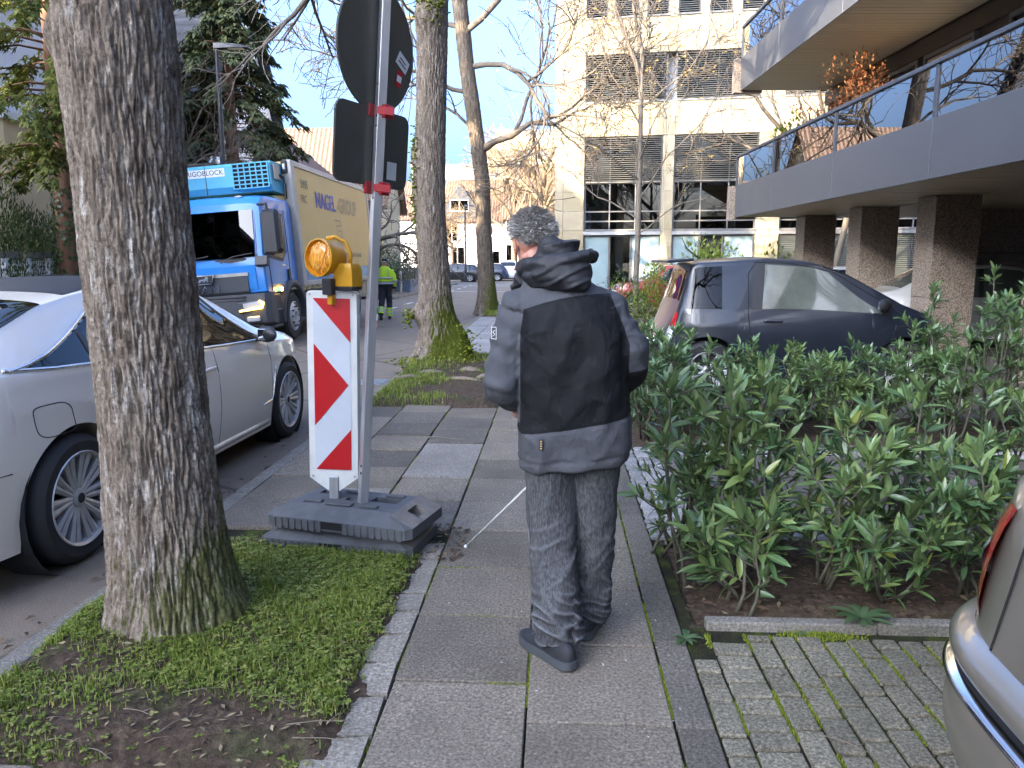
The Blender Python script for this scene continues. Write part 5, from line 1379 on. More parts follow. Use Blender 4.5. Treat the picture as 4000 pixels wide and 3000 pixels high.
MB().prism(rr, Vector((0.0, 0, 2.0)) - dn * .045, dx, (0, 0, 1), dn * .012).build('plate_sign', M['signback'], sp)
M['clamp'] = plain('red_clamp', (.42, .018, .022), .45, 0, .1, 20)
for z in (1.80, 2.175):
    c = MB(); c.box(Vector((0, 0, z)) + dn * .034, (.085, .02, .04), Matrix.Rotation(R(10), 3, 'Z'), .003, 1); c.box(Vector((.034, .012, z)), (.02, .075, .065), Matrix.Rotation(R(-25), 3, 'Z'), .004, 1); c.box(Vector((-.044, -.004, z)), (.018, .06, .062), Matrix.Rotation(R(-25), 3, 'Z'), .004, 1); c.build('clamp', M['clamp'], sp)
    MB().tube([(-.05, -.02, z - .01), (-.066, -.02, z - .006), (-.066, -.02, z + .01), (-.052, -.02, z + .012)], .004, 6).build('clamp_eye', M['black'], sp, True)
def sticker(cu, cz, w, h, rot, m_, base, nm='sticker', off=.0085):
    a, b = math.cos(rot), math.sin(rot); pol = [(cu + a * x - b * y, cz + b * x + a * y) for x, y in ((-w, -h), (w, -h), (w, h), (-w, h))]
    MB().prism(pol, base + dn * off, dx, (0, 0, 1), dn * .001).build(nm, m_, sp)
sticker(.205, -.02, .05, .034, -.5, M['white'], dc); sticker(.18, -.105, .022, .04, -.2, M['refl_red'], dc); sticker(.18, -.105, .019, .016, -.2, M['white'], dc, off=.010)
sticker(.205, -.012, .028, .003, -.5, M['black'], dc, 'print', .010); sticker(.2, -.03, .034, .003, -.5, M['black'], dc, 'print', .010)
sticker(.155, 1.90 - 2.47, .04, .045, 0, M['offwhite'], Vector((0, 0, 2.47)) - dn * .033, off=.001); 
for i, (z, m_) in enumerate(((1.18, plain('green_label', (.02, .18, .09), .5)), (1.145, M['white']), (1.11, plain('pink_label', (.5, .25, .22), .5)))): MB().box((.021, -.0115, z), (.03, .003, .032), Matrix.Rotation(R(35), 3, 'Z')).build('label', m_, sp)

# ---------------------------------------------------------------- street lamps, far signs, bollard, planter, fence
M['lamp_dark'] = plain('lamp_anthracite', (.02, .022, .026), .5, .1)
def street_lamp(loc, H, label, arm=.85, s=1.):
    b = empty('street_lamp', loc, label=label, cat='street lamp')
    MB().lathe([(.11, 0), (.11, 1.0), (.075, 1.1), (.055, H - .2), (.055, H)], 14, caps=True).build('pole', M['lamp_dark'], b, angle=40)
    h = MB(); h.loft([[(x, y, z) for y, z in ((-.13 * k, .0), (.13 * k, .0), (.1 * k, .09 * k2), (-.1 * k, .09 * k2))] for x, k, k2 in ((-.06, .6, 1.5), (.15, .9, 1.4), (.5, 1.1, 1.1), (arm, .95, .5))]); o = h.build('lamp_head', M['lamp_dark'], b, loc=(0, 0, H - .05))
    MB().box((.5, 0, -.006), (.4, .18, .012)).build('lens', M['offwhite'], o)
street_lamp((-8.75, 20.5, 0), 7.0, 'slim dark street lamp pole in front of the tall spruce'); street_lamp((-6.72, 58.5, 0), 5.6, 'thin street lamp at the junction before the white gable house', .7)
ns = empty('no_stopping_sign', (-2.55, 28.2, 0), label='round blue no stopping sign with red rim behind the leaning tree', cat='traffic sign')
MB().tube([(0, 0, 0), (0, 0, 3.0)], .03, 10).build('pole', M['metal_grey'], ns)
M['sign_blue'] = plain('sign_blue', (.02, .06, .32), .4)
MB().lathe([(.32, 0), (.32, .012)], 40, (0, -.035, 2.62), (0, -1, 0)).build('disc', M['refl_red'], ns)
MB().lathe([(.255, 0.0125), (.255, .015)], 40, (0, -.035, 2.62), (0, -1, 0)).build('blue_face', M['sign_blue'], ns)
for a in (45, -45): MB().box((0, -.0515 - (.001 if a > 0 else 0), 2.62), (.5, .003, .065), Matrix.Rotation(R(a), 3, 'Y')).build('red_bar', M['refl_red'], ns)
bo = empty('bollard', (-7.5, 37.5, 0), label='grey round bollard beside the blue planter', cat='bollard'); MB().lathe([(.07, 0), (.07, 1.0), (.05, 1.06), (.0, 1.07)], 14).build('post', M['metal_grey'], bo)
pl = empty('planter', (-8.0, 39.3, 0), label='blue grey planter box with low shrub on the left pavement', cat='planter')
M['blueplanter'] = plain('blue_planter', (.12, .16, .24), .7, 0, .3, 6)
for k in range(7): MB().box((-.6 + k * .2, -.3, .3), (.19, .05, .6), None, .01, 1).build('board', M['blueplanter'], pl)
MB().bx(-.7, .7, -.27, .3, .02, .52).build('box', M['blueplanter'], pl)
bush('planter_shrub', (-8.0, 39.3, .5), 'low green shrub growing in the blue planter', (.7, .35, .5), 700, M['greenbush'], .1, 71, 'shrub', stem=False)
gw = empty('garden_wall', (-8.9, 34, 0), label='low stone garden wall behind the worker', cat='wall')
for k in range(16): MB().box((0, k * .62, .3), (.3, .61, .6), None, .02, 1).build('stone_block', M['stone'], gw)
fe = empty('mesh_fence', (-10.15, 13.2, 0), label='white wire mesh fence with posts before the yew hedge', cat='fence')
for k in range(6): MB().bx(-.05, .05, k * .62, k * .62 + .1, 0, 1.6, .005).build('post', M['frame_white'], fe)
MB().bx(-.045, .045, -.05, 3.3, 1.6, 1.72).build('top_beam', M['stone'], fe)
for k in range(5):
    mm = MB()
    for q in range(11): y = k * .62 + .1 + q * .052; mm.box((0, y, .85), (.008, .008, 1.45))
    for q in range(22): mm.box((.008, k * .62 + .36, .15 + q * .066), (.008, .52, .008))
    mm.build('mesh_panel', M['frame_white'], fe)
tag(MB().bx(-9.9, -9.6, 44, 55, 0, 1.1).build('hedge_wall', M['stone']), 'grey garden wall running to the street corner', 'wall')
# ---------------------------------------------------------------- cars
class Car:
    """body from a side profile, a rounded plan and a tumblehome section; x forward, y left, z up, ground at 0"""
    def __init__(s, name, label, loc, rz, L, Wd, axles, wr, top, belt, paintm, glass, sill=.22, pn=5.0, roofw=.76, tail=.12, nose=.10, group=None, arch=.055, crown=.05, cat='car', wins=()):
        s.wins = wins; s.wrap = .3 if 'bronze' not in label else .85
        s.L, s.W, s.ax, s.wr, s.pn, s.roofw, s.sill, s.tail, s.nose, s.crown = L, Wd, axles, wr, pn, roofw, sill, tail, nose, crown
        xs = np.linspace(-L / 2, L / 2, 600); zz = np.interp(xs, [p[0] for p in top], [p[1] for p in top])
        k = np.exp(-np.linspace(-2, 2, 31) ** 2); k /= k.sum(); pad = np.r_[np.full(15, zz[0]), zz, np.full(15, zz[-1])]; zz = np.convolve(pad, k, 'valid')
        s.tx, s.tz = xs, zz; s.bx_, s.bz = zip(*belt)
        s.ar = wr + arch
        s.root = empty(name, loc, (0, 0, rz), label=label, cat=cat, group=group)
        s.paint, s.glass = paintm, glass
        s.body()
    def ztop(s, x): return float(np.interp(x, s.tx, s.tz))
    def belt(s, x): return min(float(np.interp(x, s.bx_, s.bz)), s.ztop(x) - .025)
    def plan(s, x):
        u = min(1., abs(x) / (s.L / 2)); return s.W / 2 * (1 - u ** s.pn) ** (1 / s.pn) if u < 1 else 0.
    def zbot(s, x):
        z = s.sill
        for a in s.ax:
            d = abs(x - a)
            if d < s.ar: z = max(z, s.wr + math.sqrt(max(0, s.ar ** 2 - d * d)))
        return z
    def sec(s, z, b):
        if z <= b:
            t = (z - s.sill) / max(.05, b - s.sill)
            return .955 + .045 * math.sin(min(1, max(0, t) / .55) * math.pi / 2) - .05 * max(0, (t - .55) / .45) ** 2 + .006 * math.exp(-((t - .8) / .05) ** 2)
        return .95
    def shift(s, x, z):
        u = abs(x) / (s.L / 2); k = (s.tail if x < 0 else s.nose)
        return x - math.copysign(1, x) * k * max(0, z - .5) * u ** 8 * 1.6 - math.copysign(1, x) * .05 * max(0, .42 - z) * u ** 8 * 3
    def edge(s, x):
        b = s.belt(x); t = s.ztop(x); h = t - b; f = min(1, max(0, h / .42)); w = s.plan(x) * .95
        return w * (1 - (1 - s.roofw) * f - .05), b + h * (.80 + .1 * f)
    def side(s, x, z):
        """half width of the body side at (x,z)"""
        b = s.belt(x); w = s.plan(x)
        if z <= b: return w * s.sec(z, b)
        ey, ez = s.edge(x); t = min(1, (z - b) / max(1e-4, ez - b))
        return w * .95 + (ey - w * .95) * (t + .12 * t * (1 - t) * -1)
    def topp(s, x, f, off=0.):
        """roof surface: f 0 at the roof edge, 1 on the centre line"""
        ey, ez = s.edge(x); zt = s.ztop(x); a = f * math.pi / 2
        return (s.shift(x, zt), ey * math.cos(a) ** .9 if f < 1 else 0., ez + (zt - ez) * math.sin(a) ** .8 + off)
    def ring(s, x):
        zb, b = s.zbot(x), s.belt(x); P = [(s.shift(x, zb), .0, zb), (s.shift(x, zb), s.side(x, zb) * .9, zb)]
        for i in range(10): z = zb + (max(b, zb + .01) - zb) * i / 9; P.append((s.shift(x, z), s.side(x, z), z))
        ey, ez = s.edge(x)
        ng, nt = (14, 16) if s.wins else (5, 7)
        for i in range(1, ng + 1): z = b + (ez - b) * i / ng; P.append((s.shift(x, z), s.side(x, z), z))
        for i in range(1, nt + 1): P.append(s.topp(x, i / nt))
        return P
    def hole(s, x, j):
        if not s.wins or j < 11: return False
        if j < 25:
            v = (j - 11 + .5) / 14
            for w in s.wins:
                if w[0] == 's' and .08 < v < .9 and w[1] + (w[3] - w[1]) * v + .055 < x < w[2] + (w[4] - w[2]) * v - .05: return True
        else:
            f = (j - 25 + .5) / 16
            for w in s.wins:
                if w[0] == 't' and w[1] + .015 < x < w[2] - .015 and f > w[3] + .03: return True
        return False
    def body(s):
        st = set(np.linspace(-1, 1, 241 if s.wins else 81)); st = {float(np.sign(v) * (1 - (1 - abs(v)) ** 1.25)) * s.L / 2 for v in st}
        for v in np.linspace(0, 1, 14): st |= {s.L / 2 * (1 - .02 * v ** 2.5), -s.L / 2 * (1 - .02 * v ** 2.5)}
        for a in s.ax:
            for q in range(25): st.add(a + s.ar * math.cos(math.pi * q / 24))
        st = sorted(v for v in st if abs(v) <= s.L / 2)
        st = [v for i, v in enumerate(st) if i == 0 or v - st[i - 1] > .0015]
        rings = [s.ring(v) for v in st]; mb = MB(); n = len(rings[0])
        for sg in (1, -1):
            vv = [(p[0], sg * p[1], p[2]) for r in rings for p in r]; ff = []
            for i in range(len(rings) - 1):
                for j in range(n - 1):
                    if not s.hole((st[i] + st[i + 1]) / 2, j): ff.append((i * n + j, (i + 1) * n + j, (i + 1) * n + j + 1, i * n + j + 1))
            mb.add(vv, ff)
        me = mb.mesh('body', s.paint, True)
        bm = bmesh.new(); bm.from_mesh(me); bmesh.ops.remove_doubles(bm, verts=bm.verts, dist=.0004); bmesh.ops.recalc_face_normals(bm, faces=bm.faces); bm.to_mesh(me); bm.free(); sharp(me, 38)
        s.b = link('body', me, s.root)
        u = MB(); u.bx(-s.L / 2 + .25, s.L / 2 - .25, -s.W / 2 + .2, s.W / 2 - .2, .16, .5); 
        for a in s.ax:
            for sg in (-1, 1): u.lathe([(s.ar + .01, 0), (s.ar + .01, .22), (0, .22)], 28, (a, sg * (s.W / 2 - .045), s.wr), (0, -sg, 0), False)
        u.build('underbody', M['dark'], s.root)
    def side_patch(s, name, x0b, x1b, x0t, x1t, zb, zt, mat, off=.004, nu=24, nv=8, parent=None, sides=(-1, 1), smooth=True, seal=False):
        o = None
        for sg in sides:
            P = []
            for i in range(nu + 1):
                u = i / nu; row = []
                for j in range(nv + 1):
                    v = j / nv; x = (x0b + (x0t - x0b) * v) * (1 - u) + (x1b + (x1t - x1b) * v) * u
                    z0 = zb(x) if callable(zb) else zb; z1 = zt(x) if callable(zt) else zt; z = z0 + (z1 - z0) * v
                    row.append((s.shift(x, z), sg * (s.side(x, z) + off), z + off * .3))
                P.append(row)
            o = MB().grid(P).build(name, mat, parent or s.root, smooth)
            if seal:
                q = MB(); e = .11; Lx = abs(x1b - x0b + x1t - x0t) / 2; eu = e / Lx
                def pt(u, v):
                    x = (x0b + (x0t - x0b) * v) * (1 - u) + (x1b + (x1t - x1b) * v) * u
                    z0 = zb(x) if callable(zb) else zb; z1 = zt(x) if callable(zt) else zt; z = z0 + (z1 - z0) * v; return (s.shift(x, z), sg * (s.side(x, z) + off - .0025), z)
                for u0, u1, v0, v1, a_, b_ in ((0, 1, 0, .11, 40, 2), (0, 1, .89, 1, 40, 2), (0, eu, .11, .89, 2, 12), (1 - eu, 1, .11, .89, 2, 12)):
                    q.grid([[pt(u0 + (u1 - u0) * i / a_, v0 + (v1 - v0) * j / b_) for j in range(b_ + 1)] for i in range(a_ + 1)])
                q.build('window_seal', M['black'], o, True)
        return o
    def side_line(s, name, pts, r, mat, off=.0, sides=(-1, 1), n=5, sub=6):
        for sg in sides:
            Q = []
            for (x0, z0), (x1, z1) in zip(pts, pts[1:]):
                for k in range(sub): t = k / sub; x, z = x0 + (x1 - x0) * t, z0 + (z1 - z0) * t; Q.append((s.shift(x, z), sg * (s.side(x, z) + off), z))
            x, z = pts[-1]; Q.append((s.shift(x, z), sg * (s.side(x, z) + off), z)); MB().tube(Q, r, n).build(name, mat, s.root, True)
    def top_patch(s, name, xa, xb, f0, mat, off=.004, nu=12, nv=20, f0b=None, seal=False):
        P = []
        for i in range(nu + 1):
            x = xa + (xb - xa) * i / nu; ff = f0 + ((f0b if f0b is not None else f0) - f0) * i / nu; row = []
            for j in range(nv + 1):
                v = -1 + 2 * j / nv; p = s.topp(x, 1 - abs(v) * (1 - ff), off); row.append((p[0], math.copysign(p[1], v) if v else 0., p[2]))
            P.append(row)
        o = MB().grid(P).build(name, mat, s.root, True)
        if seal:
            q = MB()
            def pt(x, v):
                ff = f0 + ((f0b if f0b is not None else f0) - f0) * (x - xa) / (xb - xa); p = s.topp(x, 1 - abs(v) * (1 - ff), off - .0025); return (p[0], math.copysign(p[1], v) if v else 0., p[2])
            e = .045
            for xx0, xx1, v0, v1, a_, b_ in ((xa, xa + e, -1, 1, 2, 30), (xb - e, xb, -1, 1, 2, 30), (xa + e, xb - e, -1, -.92, 12, 2), (xa + e, xb - e, .92, 1, 12, 2)): q.grid([[pt(xx0 + (xx1 - xx0) * i / a_, v0 + (v1 - v0) * j / b_) for j in range(b_ + 1)] for i in range(a_ + 1)])
            q.build('window_seal', M['black'], o, True)
        return o
    def end_patch(s, name, rear, y0, y1, z0, z1, mat, off=.006, nu=14, nv=6, skew=0.):
        """patch on the rounded front or rear end between lateral positions y0..y1 (can run round the corner up to |y|<W/2)"""
        P = []
        for i in range(nu + 1):
            row = []
            for j in range(nv + 1):
                z = z0 + (z1 - z0) * j / nv; y = y0 + (y1 - y0) * i / nu + skew * (j / nv)
                w = s.W / 2 * s.sec(z, s.belt(0)); um = (1 - (1 - s.wrap / s.L) ** s.pn) ** (1 / s.pn); u = abs(y) / (s.W / 2); y = y if u <= um else math.copysign(um * s.W / 2, y); u = min(u, um); y = y * s.sec(z, s.belt(0)); x = s.L / 2 * (1 - u ** s.pn) ** (1 / s.pn) * (-1 if rear else 1)
                row.append((s.shift(x, z) + math.copysign(off, x), y * (1 + off * .8), z))
            P.append(row)
        return MB().grid(P).build(name, mat, s.root, True)
    def wheel(s, x, sg, spokes=10, w=.22, style='spoke', steer=0., rimr=.70):
        R_ = s.wr; y = sg * (s.W / 2 - w / 2 - .018)
        ty = MB(); ty.lathe([(R_ * rimr, -w / 2), (R_ * .88, -w / 2 - .004), (R_ * .97, -w / 2 + .02), (R_, -w / 2 + .05), (R_, w / 2 - .05), (R_ * .97, w / 2 - .02), (R_ * .88, w / 2 + .004), (R_ * rimr, w / 2)], 48, (0, 0, 0), (0, sg, 0), False)
        wo = ty.build('wheel', M['rubber'], s.root, angle=40, loc=(x, y, R_), rot=(0, 0, steer))
        rm = MB(); rr = R_ * rimr
        rm.lathe([(rr + .002, w / 2 - .002), (rr * .985, w / 2 + .006), (rr * .93, w / 2 - .004), (rr * .9, w / 2 - .06), (rr * .88, -w / 2 + .02)], 48, (0, 0, 0), (0, sg, 0), False)
        yo = w / 2 - .012
        for k in range(spokes):
            a = 2 * math.pi * k / spokes
            for da in ((-.115, .115) if style == 'double' else (0,)):
                c0, s0 = math.cos(a + da * 1.6), math.sin(a + da * 1.6); c1, s1 = math.cos(a + da), math.sin(a + da)
                wd = .27 * rr * math.pi / spokes if style != 'double' else .27 * rr * math.pi / spokes; p0, p1 = rr * .16, rr * .95; tv = Vector((-s1, 0, c1))
                a0 = Vector((c0 * p0, sg * (yo - .025), s0 * p0)); a1 = Vector((c1 * p1, sg * (yo - .004), s1 * p1)); am = a0.lerp(a1, .55) + Vector((0, sg * -.002, 0)); b_ = Vector((0, -sg * .03, 0))
                V = [a0 - tv * wd * .7, a0 + tv * wd * .7, am + tv * wd * .7, a1 + tv * wd * 1.1, a1 - tv * wd * 1.1, am - tv * wd * .7]; hl = Vector((0, sg * .008, 0))
                rm.add(V + [v + b_ for v in V] + [a0 + hl, am + hl, a1 + hl], [(0, 1, 2, 13, 12)[:5] if False else (0, 12, 13, 5), (12, 1, 2, 13), (5, 13, 14, 4), (13, 2, 3, 14), (1, 7, 8, 2), (2, 8, 9, 3), (6, 0, 5, 11), (11, 5, 4, 10)])
        rm.lathe([(rr * .2, yo - .03), (rr * .2, yo - .012), (rr * .15, yo - .006), (0, yo - .004)], 20, (0, 0, 0), (0, sg, 0), False)
        ro = rm.build('rim', M['rim'], wo, angle=30)
        di = MB(); di.lathe([(rr * .86, yo - .07), (0, yo - .07)], 32, (0, 0, 0), (0, sg, 0), False); di.build('brake', M['black'], wo)
        cp = MB(); cp.lathe([(rr * .11, yo - .0045), (rr * .1, yo - .001), (0, yo - .001)], 20, (0, 0, 0), (0, sg, 0), False); cp.build('hub_cap', M['black'], wo)
        return wo
    def wheels(s, **kw):
        for a in s.ax:
            for sg in (-1, 1): s.wheel(a, sg, **kw)
    def mirror(s, x, z, m_, big=1.):
        for sg in (-1, 1):
            y = s.side(x, z); mb = MB(); r = []
            for t, k in ((-.02, .75), (.03, .98), (.09, 1.0), (.15, .8), (.185, .4)):
                r.append([(x + .05 + t * .55 * -1 + .07 * k * math.cos(a) * big * .9, sg * (y + .05 + t * .9), z + .05 + .07 * k * math.sin(a) * big) for a in np.linspace(0, 2 * math.pi, 15)[:-1]])
            mb.loft(r); o = mb.build('mirror', m_, s.root, angle=50)
            MB().box((x - .035, sg * (y + .12), z + .05), (.01, .13, .095), None, .004, 1).build('mirror_glass', M['chrome'], o)
            MB().box((x + .06, sg * (y + .02), z), (.05, .1, .03), None, .006, 1).build('mirror_arm', M['black'], o)

# ---- white fastback parked at the kerb
white = paint('pearl_white_paint', (.86, .775, .67), 0., 0., .03, .3)
wc = Car('parked_car', 'white fastback car parked at the kerb behind the big trunk', (-3.46, 5.42, -.098), R(90 - 1.8), 5.09, 1.90, (-1.445, 1.625), .36,
         [(-2.545, .80), (-2.5, 1.0), (-2.38, 1.08), (-1.9, 1.255), (-1.3, 1.43), (-.6, 1.53), (0., 1.54), (.35, 1.51), (.75, 1.36), (1.3, 1.075), (1.7, 1.02), (2.2, .93), (2.42, .82), (2.545, .6)],
         [(-2.545, 1.02), (-1.9, 1.085), (-.8, 1.045), (0, 1.0), (1.1, .96), (2.545, .85)], white, M['carglass'], .2, 4.6, .74, .16, .12, wins=[('s', -1.80, 1.16, -.72, .52), ('t', .46, 1.26, .06), ('t', -2.28, -1.25, .1)])
def wtop(x): return wc.edge(x)[1] - .035
def wz(x, v): return wc.belt(x) + .02 + (wtop(x) - wc.belt(x) - .02) * v
wc.side_patch('side_window', -1.80, 1.16, -.72, .52, lambda x: wc.belt(x) + .02, wtop, M['carglass'], .005, 44, 10, seal=True)
wc.side_patch('window_pillar', -.45, -.37, -.38, -.30, lambda x: wc.belt(x) + .02, wtop, M['black'], .008, 2, 8); wc.side_patch('window_pillar', -1.2, -1.165, -1.16, -1.125, lambda x: wc.belt(x) + .02, lambda x: wz(x, .56), M['black'], .008, 2, 8)
fr = [(-1.84 + 1.10 * v, wz(-1.84 + 1.10 * v, v) + .014 * v) for v in np.linspace(0.03, 1, 8)] + [(x, wtop(x) + .012) for x in (-.3, .1, .5)] + [(.52 + .66 * (1 - v), wz(.52 + .66 * (1 - v), v) + .012) for v in np.linspace(.9, .06, 6)]
wc.side_line('window_trim', [(-1.84, wc.belt(-1.84) + .03), (-1.5, wc.belt(-1.5) + .016), (-.5, wc.belt(-.5) + .016), (.5, wc.belt(.5) + .016), (1.2, wc.belt(1.2) + .022)], .012, M['chrome'], .003)
wc.side_line('window_trim', fr, .013, M['chrome'], .003)
wc.top_patch('windscreen', .46, 1.26, .06, M['carglass'], .005, seal=True); wc.top_patch('rear_window', -2.28, -1.25, .1, M['carglass'], .005, seal=True); wc.top_patch('glass_roof', -1.0, .3, .2, M['black'], .004)
for px in ((-.93, -.98, -.86), (.2, .2, .2)):
    wc.side_line('door_seam', [(px[2], wc.belt(-.5) + .01), (px[1], .8), (px[0], .55), (px[0] - .02, .27)], .004, M['dark'], -.002)
wc.side_line('door_seam', [(1.22, .95), (1.2, .7), (1.2, .27)], .004, M['dark'], -.002); wc.side_line('door_seam', [(-2.5, .62), (-1.9, .62)], .004, M['dark'], -.002)
wc.side_line('fuel_flap_seam', [(-1.60 + .135 * math.copysign(abs(math.cos(q)) ** .5, math.cos(q)) + .03 * math.sin(q) * -1, .83 + .085 * math.copysign(abs(math.sin(q)) ** .5, math.sin(q))) for q in np.linspace(0, 6.2832, 33)], .0035, M['dark'], -.0015)
for x in (.02, -1.15):
    for sg in (-1, 1):
        y = wc.side(x, .86); MB().box((x, sg * (y + .022), .865), (.22, .022, .032), None, .01, 2).build('door_handle', white, wc.root, angle=50)
wc.side_line('side_sill', [(-1.0, .255), (1.15, .255)], .03, white, -.012); wc.side_patch('air_breather', 1.22, 1.25, 1.27, 1.3, .46, .7, M['black'], .006, 2, 6)
wc.side_line('breather_trim', [(1.0, .42), (1.2, .44), (1.29, .72)], .008, M['chrome'], .002)
wc.end_patch('tail_light', True, .5, .93, .76, .88, M['lens_red']); wc.end_patch('tail_light', True, -.93, -.5, .76, .88, M['lens_red'])
wc.end_patch('headlight', False, .45, .9, .62, .74, M['lens_clear']); wc.end_patch('headlight', False, -.9, -.45, .62, .74, M['lens_clear'])
wc.mirror(.98, .985, M['black']); wc.wheels(spokes=10, style='double', w=.25, rimr=.73)
inn = MB(); inn.bx(-1.7, 1.2, -.7, .7, .4, .75); 
for sy in (-.36, .36):
    for sx in (.1, -.85): inn.box((sx, sy, .9), (.16, .48, .65), None, .07, 2); inn.box((sx - .05, sy, 1.28), (.1, .26, .18), None, .05, 2)
inn.tube([(.55, .36 + .19 * math.cos(a), .98 + .18 * math.sin(a)) for a in np.linspace(0, 6.283, 21)], .016, 6)
inn.build('interior', M['cloth_in'], wc.root)

# ---- small dark hatchback behind the rear hedge
M['reflect_tint_glass'] = plain('reflect_tint_side_glass', (.085, .095, .08), .06, 0, .3, 3, coat=1.)  # opaque pane, green-grey reflection put into its base colour
navy = paint('dusty_navy_paint', (.010, .013, .021), 0., 0., .03, .3, .5, .05)
hb = Car('parked_car', 'small dark hatchback with steep tail parked behind the rear hedge', (2.78, 9.5, -.0), R(1.5), 3.3, 1.70, (-1.08, 1.1), .33,
         [(-1.65, .66), (-1.63, .95), (-1.55, 1.18), (-1.36, 1.52), (-1.22, 1.56), (-.45, 1.60), (.1, 1.56), (.5, 1.42), (1.1, 1.08), (1.38, .97), (1.58, .78), (1.65, .5)],
         [(-1.65, 1.0), (0, 1.0), (1.65, .9)], navy, M['dimglass'], .21, 4.6, .80, .32, .14, wins=[('s', -.5, .92, -.44, .26), ('s', -1.4, -.94, -1.28, -.92), ('t', .22, 1.05, .06), ('t', -1.575, -1.4, .12)])
def ht(x): return hb.edge(x)[1] - .03
hb.side_patch('side_window', -.5, .92, -.44, .26, lambda x: hb.belt(x) + .02, ht, M['reflect_tint_glass'], .005, 30, 8, seal=True)
hb.side_patch('quarter_window', -1.4, -.94, -1.28, -.92, lambda x: hb.belt(x) + .02, lambda x: ht(x), M['carglass'], .005, 14, 8, seal=True)
hb.side_line('door_seam', [(1.06, .95), (.98, 1.02), (.32, ht(.32) + .025), (-.1, ht(-.1) + .03), (-.54, ht(-.54) + .03), (-.63, ht(-.5) - .1), (-.65, .95), (-.62, .65), (-.55, .32), (.72, .3), (.9, .55), (.98, .85)], .006, M['dark'], -.001)
hb.side_patch('window_frame', -.62, -.51, -.56, -.45, lambda x: hb.belt(x) + .015, lambda x: ht(x) + .012, M['black'], .004, 3, 8)
hb.top_patch('windscreen', .22, 1.05, .06, M['carglass'], .005, seal=True); hb.top_patch('rear_window', -1.575, -1.4, .12, M['carglass'], .006, seal=True)
sp_ = MB(); sp_.box((-1.38, 0, 1.555), (.3, 1.22, .035), Matrix.Rotation(R(-4), 3, 'Y'), .012, 2); sp_.build('roof_spoiler', navy, hb.root)
for sg in (-1, 1):
    y = hb.side(-.36, .88); MB().box((-.38, sg * (y + .02), .89), (.2, .022, .03), None, .01, 2).build('door_handle', M['chrome'] if False else navy, hb.root)
hb.end_patch('tail_light', True, -.84, -.58, .82, .97, M['lens_red']); hb.end_patch('tail_light', True, .58, .84, .82, .97, M['lens_red']); hb.end_patch('tail_light_cover', True, -.84, -.56, .62, .815, M['lens_clear']); hb.end_patch('tail_light_cover', True, .56, .84, .62, .815, M['lens_clear'])
hb.end_patch('plate', True, -.26, .26, .55, .66, M['white'])
hb.mirror(.8, 1.02, M['black'], 1.05); hb.wheels(spokes=7, w=.19, rimr=.66)
MB().tube([(-1.05, 0, 1.58), (-1.2, .0, 1.7), (-1.26, 0, 1.82)], [.012, .008, .005], 6).build('antenna', M['black'], hb.root); 
inn = MB()
for sy in (-.34, .34): inn.box((-.2, sy, .95), (.16, .44, .6), None, .07, 2); inn.box((-.26, sy, 1.3), (.09, .24, .16), None, .04, 2)
inn.bx(.5, .9, -.6, .6, .7, .92); inn.build('interior', M['cloth_in'], hb.root)

